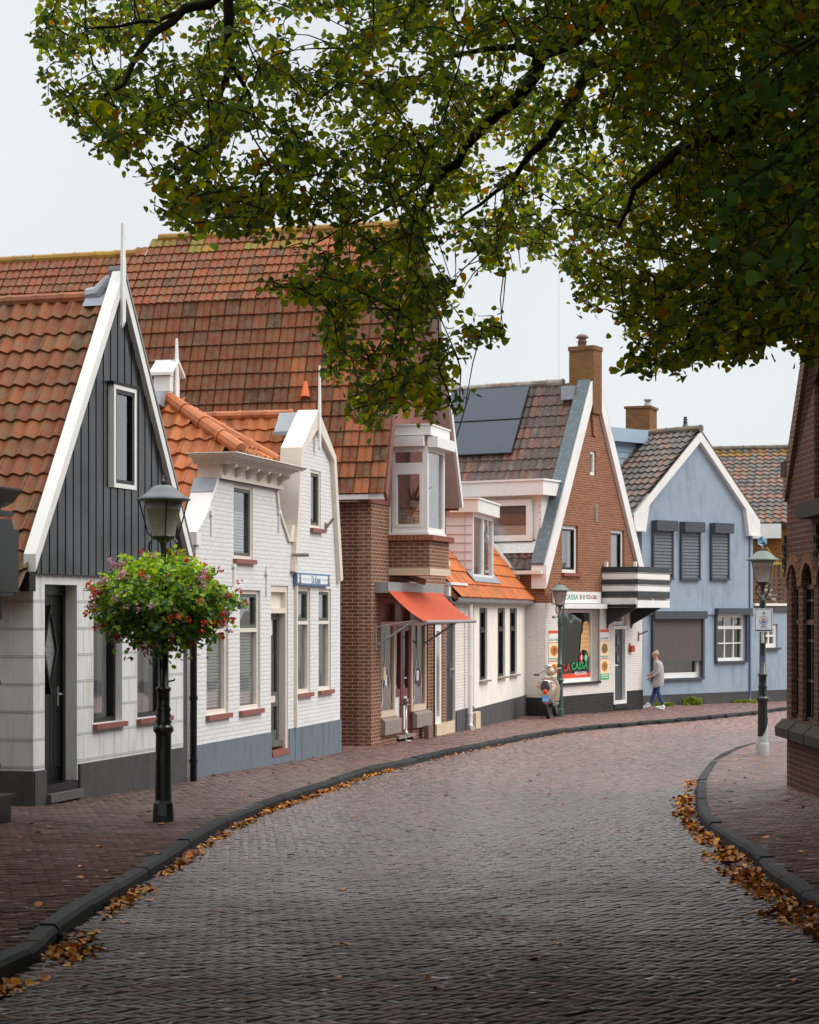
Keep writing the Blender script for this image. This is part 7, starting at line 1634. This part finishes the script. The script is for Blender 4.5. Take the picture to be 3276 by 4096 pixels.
i20 = max(i for i, p in enumerate(rks) if p.y < 26)
sp = along(rks, .17, ix(rks, 11), ix(rks, 18), .17, 160, .06, .2) + along(rks, .13, ix(rks, 18), ix(rks, 25), .1, 60, .05, .35) + along(rks, .1, ix(rks, 25), i20 + 6, .07, 25, .02, .3)
scatter('orange fallen leaves heaped in the gutter at the right kerb', sp, 0)
# loose leaves on the street and pavements
n = 260; Y = RNG.uniform(9, 34, n) ; X = RNG.uniform(-.2, .2, n) * Y; onl = inpoly(X, Y, rp); Z = gpn(Y) + np.where(onl, -KERB, 0) + .008
pal = np.array([rgb(196, 120, 34)[:3], rgb(160, 90, 40)[:3], rgb(120, 78, 50)[:3]])
keep = (~onl) | (RNG.random(n) < .3)
X, Y, Z = X[keep], Y[keep], Z[keep]; n = len(X)
o = leaves('fallen_leaves', np.stack([X, Y, Z], 1), unit(n) * np.array([1, 1, .1]), np.array([0, 0, 1]) + RNG.normal(0, .15, (n, 3)), RNG.uniform(.045, .075, n), pal[RNG.integers(0, 3, n)], FALLM, None, 'stuff'); o['label'] = 'single brown leaves lying scattered over street and pavements'; o['category'] = 'leaves'
# weeds at the foot of the blue house
for (x, y, w, lab) in ((590, 1030, .22, 'bushy green weed at the foot of the blue house'), (1070, 1012, .45, 'low grassy weed near the lamp at the foot of the blue wall'), (355, 1042, .3, 'thin yellowish weed behind the walking woman\'s heel')):
    gpt = G(*Q2(x, y + 14)); n = 70; P = np.array(gpt) + RNG.normal(0, 1, (n, 3)) * np.array([w * .4, .06, 0]); D = np.stack([RNG.normal(0, .6, n), RNG.normal(0, .4, n), RNG.uniform(.4, 1.2, n)], 1)
    wd = thing('weed', lab, 'weed', gpt, 'weeds along the blue house'); leaves('blades', P, D, unit(n) + np.array([0, -1, 0]), RNG.uniform(.13, .28, n) * (1 if x == 590 else .55), np.array(rgb(132, 150, 54)[:3])[None] * RNG.uniform(.7, 1.3, (n, 1)), mat('weed_leaf', (1, 1, 1, 1), .6, attr=True, trans=.3), wd)

# ================================================================== scooter
scp = G(*R8(355, 1743)); sc_ = thing('scooter', 'cream retro scooter with blue number plate parked beside the lamp', 'scooter', scp)
B = scp; ax = Vector((.22, .975, 0)).normalized(); rt = Vector((ax.y, -ax.x, 0)); lean = .06
def SP(x, y, z): return B + rt * (x - z * lean) + ax * y + Vector((0, 0, z))
Msc = Matrix((rt, ax, Vector((0, 0, 1)))).transposed()
CR = mat('champagne_paint', rgb(196, 178, 158), .22, var=.04, coat=.5, metal=.2); DK = mat('scooter_grey', rgb(62, 66, 74), .35, var=.1)
def bod(parts, name, m, parent=sc_, smooth=True):
    s = MB()
    for (x, y, z, a, b, c) in parts: s.ell(SP(x, y, z), a, b, c, 18, 12, M=Msc)
    return s.build(name, m, parent, smooth)
def wheel(y, name='wheel'):
    s = MB(); R0 = .22; pts = [SP(0, y + math.cos(t) * R0, .26 + math.sin(t) * R0) for t in [6.2832 * k / 24 for k in range(25)]]; s.tube(pts, .055, 8, caps=False); w = s.build(name, BLACKM, sc_, True)
    s = MB(); s.tube([SP(-.03, y, .26), SP(.03, y, .26)], [.14, .14], 14); s.build('rim', STEEL, w)
wheel(.26); wheel(1.5)
s = MB()       # rear body: stacked cross-sections, wide at the seat and pointed at the tail
secs = [(.0, .60, .10, .05), (.03, .72, .19, .10), (.1, .80, .235, .16), (.3, .80, .25, .22), (.55, .74, .235, .2), (.75, .6, .16, .12)]
rings = []
for (y, z, a, c) in secs:
    rings.append([SP(a * math.cos(t), y, z + c * math.sin(t) - (.22 * (1 - abs(math.cos(t))) * (1 if math.sin(t) < 0 else 0))) for t in [6.2832 * k / 18 for k in range(18)]])
for i in range(len(rings) - 1):
    for k in range(18): s.poly([rings[i][k], rings[i][(k + 1) % 18], rings[i + 1][(k + 1) % 18], rings[i + 1][k]])
s.poly(rings[0]); s.poly(rings[-1][::-1]); s.build('body', CR, sc_, True)
bod([(0, .42, .97, .15, .36, .07)], 'seat', mat('brown_seat', rgb(120, 92, 76), .5))
s = MB(); s.tube([SP(-.2, .22, .88), SP(-.15, .02, .95), SP(0, -.04, .98), SP(.15, .02, .95), SP(.2, .22, .88)], .018, 8); s.build('grab_rail', CHROME, sc_, True)
bod([(0, .02, .82, .12, .05, .15)], 'tail_panel', DK); bod([(0, -.03, .70, .06, .03, .06)], 'tail_light', mat('tail_light_orange', rgb(240, 84, 30), .25)); 
for sg in (-1, 1):
    bod([(sg * .17, .0, .84, .035, .03, .035)], 'indicator', mat('indicator_amber', rgb(214, 140, 80), .3))
s = MB(); s.pbox(SP(-.085, -.06, .44), rt * .17, ax * .012, Vector((0, .03, .15))); pl = s.build('number_plate', mat('plate_blue', rgb(84, 158, 210), .4), sc_)
FPl = Face(SP(-.085, -.062, .44).xy, SP(.085, -.062, .44).xy); lettering(FPl, pl, 'D 42', .03, .14, SP(0, 0, .47).z, SP(0, 0, .53).z, .012, WHITEP, True)
bod([(0, -.03, .40, .05, .02, .018)], 'reflector', mat('reflector_red', rgb(200, 50, 44), .3))
bod([(0, .1, .42, .07, .1, .12), (0, .3, .38, .12, .2, .12)], 'engine', BLACKM); bod([(.17, .28, .34, .06, .22, .07)], 'exhaust', DK)
s = MB(); pr = [(-.16, 1.15, .42), (-.2, 1.2, .75), (-.14, 1.22, .96), (0, 1.2, 1.04), (.14, 1.22, .96), (.2, 1.2, .75), (.16, 1.15, .42)]
fr_ = [SP(*p) for p in pr]; bk_ = [SP(p[0], p[1] + .06, p[2]) for p in pr]; s.poly(fr_); s.poly(bk_[::-1])
for i in range(7): s.poly([fr_[i], bk_[i], bk_[(i + 1) % 7], fr_[(i + 1) % 7]])
s.pbox(SP(-.15, .7, .33), rt * .3, ax * .5, Vector((0, 0, .06))); s.build('leg_shield', CR, sc_)
bod([(-.02, 1.14, 1.17, .13, .12, .12)], 'headset', CR); bod([(0, 1.5, .5, .1, .26, .1)], 'front_mudguard', CR)
s = MB(); s.tube([SP(-.36, 1.02, 1.09), SP(-.15, 1.1, 1.2), SP(.15, 1.1, 1.24), SP(.36, 1.02, 1.28)], .016, 8); s.build('handlebar', CHROME, sc_, True)
for (x, z) in ((-.36, 1.09), (.36, 1.28)): s = MB(); s.tube([SP(x - .06 * (1 if x > 0 else -1), 1.03, z), SP(x + .07 * (1 if x > 0 else -1), 1.0, z)], .022, 8); s.build('grip', BLACKM, sc_)
s = MB(); s.tube([SP(-.1, 1.1, 1.2), SP(-.06, 1.04, 1.28)], .006, 5); s.ell(SP(-.06, 1.03, 1.3), .11, .02, .05, 14, 8, M=Msc); s.build('mirror', CHROME, sc_, True)
s = MB(); s.tube([SP(-.1, .6, .28), SP(-.22, .55, .0)], .012, 6); s.build('side_stand', BLACKM, sc_)
s = MB(); s.tube([SP(.0, 1.2, .9), SP(.0, 1.45, .45)], .03, 8); s.build('fork', DK, sc_)

# ================================================================== the walking woman
pp_ = G(1386, 1493); pw = thing('person', 'person with tied-up blond hair in long grey cardigan and white trainers passing the blue house', 'person', pp_)
def skin(name, chains, m, parent, sub=2):
    me = bpy.data.meshes.new(name); bm = bmesh.new(); sl_ = bm.verts.layers.skin.verify(); pts = {}
    for ch in chains:
        pv = None
        for (x, y, z, r, *rr) in ch:
            key = (round(x, 4), round(y, 4), round(z, 4))
            if key not in pts:
                v = bm.verts.new((x, y, z)); v[sl_].radius = (r, rr[0] if rr else r); pts[key] = v
            v = pts[key]
            if pv is not None and pv != v and not bm.edges.get((pv, v)): bm.edges.new((pv, v))
            pv = v
    bm.verts.ensure_lookup_table(); bm.verts[0][sl_].use_root = True; bm.to_mesh(me); bm.free()
    o = bpy.data.objects.new(name, me); S.collection.objects.link(o); mk = o.modifiers.new('s', 'SKIN'); mk.use_smooth_shade = True; ss = o.modifiers.new('d', 'SUBSURF'); ss.levels = sub; ss.render_levels = sub
    me.materials.append(m); o.parent = parent; ORG[o.name] = ORG[parent.name]
    dg = bpy.context.evaluated_depsgraph_get(); nm = bpy.data.meshes.new_from_object(o.evaluated_get(dg)); o.modifiers.clear(); o.data = nm
    for p in nm.polygons: p.use_smooth = True
    return o
# local frame: she walks towards -x; y away from the camera; z up (metres)
SKN = mat('skin', rgb(206, 150, 126), .55, var=.05, coord='o'); JE = mat('blue_jeans', rgb(48, 78, 118), .8, var=.25, vs=20, coord='o'); CA = mat('grey_knit', rgb(176, 172, 172), .95, var=.35, vs=16, bump=1., bs=40, coord='o', stretch=(1, 1, 3))
body = [[(.0, 0, .92, .10), (.0, 0, 1.1, .11), (-.0, 0, 1.28, .115), (-.03, 0, 1.37, .075), (-.06, 0, 1.43, .05), (-.09, 0, 1.5, .055), (-.105, 0, 1.555, .082), (-.10, 0, 1.60, .085), (-.095, 0, 1.64, .06)],
        [(-.09, 0, 1.5, .055), (-.14, 0, 1.49, .04)], [(-.105, 0, 1.555, .082), (-.185, 0, 1.54, .014)],
        [(.0, 0, .92, .10), (-.03, -.07, .86, .07), (-.03, -.08, .52, .045), (.05, -.08, .3, .035), (.14, -.08, .12, .034)],
        [(.0, 0, .92, .10), (-.0, .07, .86, .07), (-.1, .08, .5, .045), (-.17, .08, .3, .035), (-.22, .08, .14, .034)],
        [(-.0, 0, 1.28, .115), (-.0, -.17, 1.30, .055), (-.03, -.22, 1.05, .042), (-.2, -.17, .96, .032), (-.24, -.165, .945, .026)],
        [(-.0, 0, 1.28, .115), (-.0, .17, 1.30, .055), (-.06, .21, 1.06, .042), (-.22, .14, 1.0, .032), (-.26, .13, .985, .026)]]
pbody = skin('body', body, SKN, pw)
for (hx, hy, hz) in ((-.25, -.165, .94), (-.27, .13, .98)):
    s = MB(); s.ell(Vector((hx, hy, hz)) + pp_, .035, .018, .028, 10, 6)
    for k in range(4): s.tube([pp_ + Vector((hx - .02, hy - .02 + .013 * k, hz + .005)), pp_ + Vector((hx - .055 - .004 * (k % 2), hy - .02 + .013 * k, hz - .005)), pp_ + Vector((hx - .065, hy - .02 + .013 * k, hz - .035))], [.009, .008, .006], 6)
    s.tube([pp_ + Vector((hx + .01, hy + .02, hz + .01)), pp_ + Vector((hx - .03, hy + .03, hz + .03))], [.01, .007], 6); s.build('hand', SKN, pbody, True)
skin('jeans', [[(.0, 0, .9, .115), (-.03, -.07, .84, .098), (-.03, -.08, .52, .07), (.05, -.08, .3, .056), (.135, -.08, .13, .048)], [(.0, 0, .9, .115), (-.0, .07, .84, .098), (-.1, .08, .5, .07), (-.17, .08, .3, .056), (-.215, .08, .16, .048)]], JE, pw)
s = MB(); n = 22
rows = [(1.415, .055, .06, -.045), (1.39, .10, .13, -.03), (1.34, .125, .205, -.01), (1.2, .145, .215, .0), (1.0, .15, .205, .01), (.82, .165, .21, .0), (.66, .175, .215, -.02), (.655, .16, .2, -.02)]
rg = [[pp_ + Vector((cx_ + a * math.cos(t) * (1 + .04 * math.sin(5 * t + z * 8)), b * math.sin(t), z + (.05 * math.cos(t) if z < .7 else 0))) for t in [6.2832 * k / n for k in range(n)]] for (z, a, b, cx_) in rows]
for i in range(len(rg) - 1):
    for k in range(n): s.poly([rg[i][k], rg[i + 1][k], rg[i + 1][(k + 1) % n], rg[i][(k + 1) % n]])
s.build('cardigan', CA, pw, True)
skin('sleeve', [[(.0, -.12, 1.33, .07), (-.005, -.185, 1.28, .072), (-.035, -.225, 1.06, .066), (-.12, -.2, 1.0, .06), (-.195, -.175, .965, .055)]], CA, pw)
skin('sleeve', [[(.0, .12, 1.33, .07), (-.005, .185, 1.28, .072), (-.06, .22, 1.07, .066), (-.15, .18, 1.03, .06), (-.215, .145, 1.0, .055)]], CA, pw)
s = MB(); s.pbox(pp_ + Vector((-.13, -.19, .68)), (.1, .0, 0), (0, .03, 0), (0, 0, .16)); s.build('pocket', CA, pw)
HR = mat('blond_hair', rgb(178, 156, 132), .6, var=.4, vs=14, bump=.8, bs=30, coord='o', stretch=(3, 3, 1))
s = MB(); s.ell(pp_ + Vector((-.078, 0, 1.615)), .088, .088, .078, 16, 10); s.ell(pp_ + Vector((-.03, 0, 1.6)), .05, .06, .055, 12, 8); s.ell(pp_ + Vector((-.04, 0, 1.675)), .05, .05, .04, 12, 8); s.ell(pp_ + Vector((-.16, -.02, 1.59)), .035, .05, .05, 10, 7); s.ell(pp_ + Vector((-.125, -.065, 1.60)), .045, .03, .05, 10, 7)
s.build('hair', HR, pw, True)
s = MB(); s.ell(pp_ + Vector((-.085, -.083, 1.545)), .012, .006, .02, 8, 6); s.build('ear', SKN, pbody, True)
s = MB(); s.ell(pp_ + Vector((-.165, -.03, 1.565)), .006, .008, .004, 8, 6); s.ell(pp_ + Vector((-.165, .03, 1.565)), .006, .008, .004, 8, 6); s.build('eyes', BLACKM, pbody, True)
s = MB(); s.tube([pp_ + Vector((-.155, -.03, 1.505)), pp_ + Vector((-.166, 0, 1.505)), pp_ + Vector((-.155, .03, 1.505))], .005, 5); s.build('mouth', mat('lips', rgb(160, 90, 86)), pbody, True)
SH = mat('white_trainer', rgb(226, 228, 232), .5, var=.04)
for (x, y, z, tilt) in ((.06, -.08, .0, 0.12), (-.31, .08, .045, -.45)):
    s = MB(); M3 = Matrix.Rotation(tilt, 3, 'Y')
    for (a, c, ra, rb, rc_) in ((-.03, .05, .13, .045, .042), (.055, .075, .06, .042, .06), (-.11, .045, .06, .045, .035)): s.ell(pp_ + Vector((x, y, z)) + M3 @ Vector((a, 0, c)), ra, rb, rc_, 14, 8, M=M3)
    s.pbox(pp_ + Vector((x, y, z)) + M3 @ Vector((-.16, -.042, .0)), M3 @ Vector((.275, 0, 0)), (0, .084, 0), M3 @ Vector((0, 0, .03))); s.build('shoe', SH, pw, True)
s = MB(); s.tube([pp_ + Vector((-.28, -.17, .93)), pp_ + Vector((-.31, -.18, .88)), pp_ + Vector((-.33, -.18, .83))], .012, 6); s.tube([pp_ + Vector((-.31, -.18, .88)), pp_ + Vector((-.36, -.18, .87))], .01, 6); ky = s.build('keys', BLACKM, None); tag(ky, 'small black key fob held in the walking person\'s hand', 'keys')

# ================================================================== the overhanging lime tree
def PW(px, py, Y): return np.array([(px - HX) / FL * Y, Y, (HY - py) / FL * Y])
TX, TY = 4.15, 11.0
tree = thing('lime_tree', 'big overhanging lime tree with green and yellowing leaves reaching over the street', 'tree', (TX, TY, gp(TY)))
OUT = [(96, -140), (76, 50), (75, 130), (90, 225), (150, 250), (172, 328), (290, 345), (322, 395), (318, 430), (345, 460), (400, 500), (470, 490), (560, 515), (640, 545), (560, 598), (545, 615), (690, 640), (672, 700), (690, 760), (672, 800), (720, 850), (770, 910), (800, 905), (840, 870), (900, 880), (975, 868), (985, 835), (945, 790), (985, 760), (1000, 715), (1072, 712), (1050, 680), (985, 630), (950, 585), (925, 535), (1000, 575), (1090, 575), (1130, 545), (1165, 555), (1200, 585), (1195, 625), (1235, 665), (1275, 630), (1310, 690), (1330, 735), (1290, 790), (1400, 782), (1480, 768), (1560, 765), (1600, 740), (1640, 705), (1700, 770), (1760, 760), (1850, 700), (1850, -140)]
HOLES = [((648, 85), (34, 62)), ((420, 245), (22, 16)), ((700, 50), (14, 26)), ((520, 30), (10, 14)), ((985, 545), (34, 20)), ((1085, 540), (25, 16)), ((830, 60), (16, 10)), ((1380, 560), (22, 18)), ((960, 55), (14, 9)), ((1190, 490), (18, 14))]
def inP(x, y):
    k = inpoly(x, y, OUT)
    for (cx_, cy_), (a, b) in HOLES: k &= ((x - cx_) / a) ** 2 + ((y - cy_) / b) ** 2 > 1
    return k
def depth(x, y, lay):
    base_ = 14.5 + 2.2 * np.sin(x / 260.) * np.cos(y / 210. + 1) - 2.0 * np.clip((x - 1150) / 600, 0, 1)
    return base_ + lay
limbs = [([(2100, -500), (1600, -150), (1292, 0), (1212, 75), (1142, 120), (1107, 185), (1022, 260), (932, 360), (892, 425), (876, 550), (872, 640), (868, 720)], [11.5, 12.5, 13.5, 14, 14.2, 14.4, 14.6, 14.8, 15, 15, 15, 15], [.15, .11, .075, .066, .058, .05, .042, .034, .027, .02, .014, .008]),
         ([(1252, 130), (1225, 180), (1192, 230), (1152, 290), (1112, 330), (1077, 380), (1012, 425), (960, 470)], [13.6, 13.6, 13.6, 13.7, 13.8, 14, 14.2, 14.3], [.045, .04, .034, .028, .024, .018, .012, .008]),
         ([(1142, 120), (1080, 100), (1030, 103), (940, 125), (900, 145), (850, 190)], [14.2, 14.2, 14.3, 14.4, 14.5, 14.6], [.03, .026, .022, .017, .012, .008]),
         ([(1292, 0), (900, -260), (700, -120), (480, -20), (483, 60), (485, 125), (470, 200), (465, 280), (458, 340), (452, 390)], [13.5, 13.2, 13.4, 13.5, 13.5, 13.5, 13.6, 13.6, 13.7, 13.7], [.07, .06, .05, .04, .034, .03, .02, .016, .012, .007]),
         ([(700, -120), (440, 5), (400, 20), (320, 72), (285, 120), (255, 175), (190, 230), (150, 240)], [13.4, 13.3, 13.3, 13.2, 13.1, 13, 13, 13], [.045, .036, .032, .026, .02, .015, .009, .006]),
         ([(485, 140), (500, 160), (520, 190), (535, 235), (545, 290)], [13.5, 13.5, 13.6, 13.7, 13.8], [.02, .018, .014, .01, .006]),
         ([(2100, -500), (1800, 100), (1560, 260), (1480, 290), (1400, 340), (1340, 400), (1300, 480)], [11.5, 11, 11.6, 11.8, 12, 12.2, 12.4], [.1, .07, .045, .036, .028, .018, .01]),
         ([(1800, 100), (1760, 330), (1640, 480), (1560, 560), (1500, 640), (1440, 720)], [11, 11.4, 12, 12.3, 12.6, 12.8], [.05, .04, .03, .022, .014, .008]),
         ([(872, 640), (840, 690), (815, 760), (800, 830)], [15, 15, 15, 15], [.013, .01, .008, .005]), ([(932, 360), (880, 400), (800, 440), (720, 480), (650, 520)], [14.8, 14.8, 14.9, 15, 15], [.02, .017, .013, .009, .006]),
         ([(400, 20), (330, 40), (250, 55), (180, 60)], [13.3, 13.2, 13.1, 13], [.018, .014, .01, .006])]
nodes = []; nrad = []
TB = MB(); 
trunk_top = Vector((TX - .2, TY, 4.6)); TB.tube([(TX, TY, gp(TY) - .1), (TX + .02, TY, gp(TY) + .4), (TX, TY, .5), (TX - .05, TY, 2.8), trunk_top], [.36, .27, .24, .22, .2], 16)
first = True
for pts, Ys, rs in limbs:
    w3 = [Vector(PW(p[0], p[1], y)) for p, y in zip(pts, Ys)]
    if pts[0] == (2100, -500): w3[0] = trunk_top
    d = []; rr = []
    for i in range(len(w3) - 1):
        n = max(1, int((w3[i + 1] - w3[i]).length / .12))
        for k in range(n):
            t = k / n; p = w3[i].lerp(w3[i + 1], t) + Vector(RNG.normal(0, .012, 3)); d.append(p); rr.append(rs[i] * (1 - t) + rs[i + 1] * t)
    d.append(w3[-1]); rr.append(rs[-1]); TB.tube(d, rr, 8)
    for p in d: nodes.append(np.array(p))
N0 = len(nodes)
# attractors: ends of twigs
M_ = 5700; cand = []
while len(cand) < M_:
    x = RNG.uniform(70, 1850, 4000); y = RNG.uniform(-140, 915, 4000); k = inP(x, y)
    # thin the gaps between the boughs so that sky shows
    den = .5 + .6 * np.sin(x / 47. + 3 * np.sin(y / 60.)) * np.cos(y / 39. + 2 * np.sin(x / 70.)) + 1.1 * np.clip((x - 1200) / 350, 0, 1) + .25 * np.exp(-((x - 830) / 110) ** 2 - ((y - 720) / 160) ** 2)
    k &= RNG.random(4000) < den
    x, y = x[k], y[k]; lay = RNG.normal(0, .9, len(x)); lay[RNG.random(len(x)) < .25 * (x / 1724)] -= 2.2
    Yd = depth(x, y, lay)
    cand += list(np.stack([(x - HX) / FL * Yd, Yd, (HY - y) / FL * Yd], 1))
cand = np.array(cand[:M_])
# unseen canopy added over and beside the camera to shade the foreground
m2 = 6500; ex = np.stack([RNG.uniform(-9, 13, m2 * 4), RNG.uniform(-9, 17, m2 * 4), RNG.uniform(2.4, 9.5, m2 * 4)], 1)
yy = np.maximum(ex[:, 1], .1); px_ = ex[:, 0] / yy * FL + HX; py_ = HY - ex[:, 2] / yy * FL
vis = (ex[:, 1] > 0) & (px_ > -80) & (px_ < 1800) & (py_ > -130)
rr_ = ((ex[:, 0] - 1.5) / 11) ** 2 + ((ex[:, 1] - 4) / 13) ** 2 + ((ex[:, 2] - 5.5) / 4.2) ** 2
ex = ex[(~vis) & (rr_ < 1) ][:m2]
allc = np.concatenate([cand, ex]); isex = np.concatenate([np.zeros(len(cand), bool), np.ones(len(ex), bool)])
Nn = np.array(nodes); order = np.argsort(((allc - np.array([TX, TY, 4])) ** 2).sum(1)); par = np.zeros((len(allc), 3)); pool = np.zeros((N0 + len(allc), 3)); pool[:N0] = Nn; cnt = N0
wt = 0.0
for i in order:
    d2 = ((pool[:cnt] - allc[i]) ** 2).sum(1); j = d2.argmin(); par[i] = pool[j]; pool[cnt] = allc[i]; cnt += 1
# twigs
lng = np.linalg.norm(allc - par, axis=1) > .75
tw = ~isex & ~lng; A_ = par[tw]; B_ = allc[tw]; nt_ = len(A_); mid = (A_ + B_) / 2 + RNG.normal(0, .02, (nt_, 3)) + np.array([0, 0, .03]); 
def prisms(A, B, ra, rb):
    d = B - A; d /= np.maximum(np.linalg.norm(d, axis=1, keepdims=True), 1e-6); s1 = np.cross(d, np.array([.3, .2, 1])); s1 /= np.linalg.norm(s1, axis=1, keepdims=True); s2 = np.cross(d, s1); V = []
    for P, r in ((A, ra), (B, rb)):
        for k in range(3): a = 2.0944 * k; V.append(P + (s1 * math.cos(a) + s2 * math.sin(a)) * r)
    V = np.stack(V, 1).reshape(-1, 3); b = (np.arange(len(A)) * 6)[:, None]; return V, np.concatenate([b + np.array([k, (k + 1) % 3, 3 + (k + 1) % 3, 3 + k]) for k in range(3)], 0)
Va, Fa = prisms(A_, mid, .0065, .005); Vb, Fb = prisms(mid, B_, .005, .003)
BARK = mat('dark_bark', rgb(58, 50, 42), .85, var=.35, vs=9, bump=.8, bs=30, coord='o')
tr_o = TB.build('trunk', BARK, tree, True)
npmesh('twigs', np.concatenate([Va, Vb]), np.concatenate([Fa, Fb + len(Va)]), BARK, np.ones((len(Fa) + len(Fb), 3)), tr_o)
# leaves along each twig
def crown(cs, ps, per, size, spread):
    n = len(cs) * per; c = np.repeat(cs, per, 0); p = np.repeat(ps, per, 0); t = RNG.uniform(.0, 1.15, (n, 1)); pos = p + (c - p) * t; L = np.linalg.norm(c - p, axis=1, keepdims=True)
    pos = np.where(L > .5, c + (p - c) / np.maximum(L, 1e-6) * RNG.uniform(0, .45, (n, 1)), pos); pos = pos + RNG.normal(0, spread, (n, 3))
    d = unit(n) * np.array([1, 1, .6]) + np.array([0, 0, -.55]); nor = unit(n) * .75 + np.array([0, -.25, .75]); sz = RNG.normal(size, size * .2, n).clip(size * .5, size * 1.5)
    return pos, d, nor, sz
pos, d, nor, sz = crown(allc[tw], par[tw], 11, .045, .05)
# drop leaves that strayed outside the outline of the crown
px_ = pos[:, 0] / pos[:, 1] * FL + HX; py_ = HY - pos[:, 2] / pos[:, 1] * FL
k = inP(px_, py_) | (RNG.random(len(pos)) < .25); k &= pos[:, 1] > 6
pos, d, nor, sz = pos[k], d[k], nor[k], sz[k]; n = len(pos)
px_ = px_[k]; py_ = py_[k]
zone = .5 + .5 * np.sin(pos[:, 0] * 1.7 + 2) * np.cos(pos[:, 2] * 2.1 + pos[:, 1] * .8)
r0 = RNG.random(n); c1_, c2_, c3_, c4_, c5_ = [np.array(rgb(*q)[:3]) for q in ((112, 119, 42), (78, 94, 42), (144, 138, 42), (142, 98, 42), (60, 80, 47))]
cols = np.where((r0 < .34)[:, None], c1_, np.where((r0 < .62)[:, None], c2_, np.where((r0 < .62 + .2 * zone)[:, None], c3_, np.where((r0 < .85)[:, None], c5_, c1_))))
cols[RNG.random(n) < .045] = c4_; cols = cols * RNG.uniform(.7, 1.3, (n, 1))
leaves('crown', pos, d, nor, sz, cols, LEAFM, tree)
# a nearer bough of large leaves at the right edge
nb = []; nbp = []
for (a, b) in (((1800, 30), (1500, 230)), ((1790, 200), (1560, 420)), ((1650, 330), (1480, 470)), ((1780, 350), (1600, 560)), ((1760, 60), (1600, 200)), ((1800, 480), (1640, 610))):
    A3, B3 = PW(*a, 7.2), PW(*b, 7.6)
    for t in np.linspace(.1, 1, 15): nb.append(A3 + (B3 - A3) * t + RNG.normal(0, .02, 3))
    nbp.append((A3, B3))
nb = np.array(nb); pos, d, nor, sz = crown(nb, nb + RNG.normal(0, .03, nb.shape), 2, .052, .03); n = len(pos)
leaves('near_sprays', pos, d, nor, sz, np.array(rgb(78, 104, 52)[:3])[None] * RNG.uniform(.6, 1.3, (n, 1)), LEAFM, tree)
s = MB()
for A3, B3 in nbp: s.tube([Vector(A3), Vector((A3 + B3) / 2) + Vector((0, 0, .03)), Vector(B3)], [.008, .006, .003], 5)
s.build('near_twigs', BARK, tr_o)
# leaves of the added canopy out of view
pos, d, nor, sz = crown(ex, ex + RNG.normal(0, .12, ex.shape), 15, .16, .3); n = len(pos)
px_ = pos[:, 0] / np.maximum(pos[:, 1], .1) * FL + HX; py_ = HY - pos[:, 2] / np.maximum(pos[:, 1], .1) * FL
mg = 2000 / np.maximum(pos[:, 1], .7); k = ~((pos[:, 1] > -.5) & (px_ > -mg) & (px_ < 1724 + mg) & (py_ > -mg)); pos, d, nor, sz = pos[k], d[k], nor[k], sz[k]; n = len(pos)
leaves('added_shade_crown', pos, d, nor, sz, np.array(rgb(66, 84, 40)[:3])[None] * RNG.uniform(.6, 1.2, (n, 1)), LEAFM, tree)
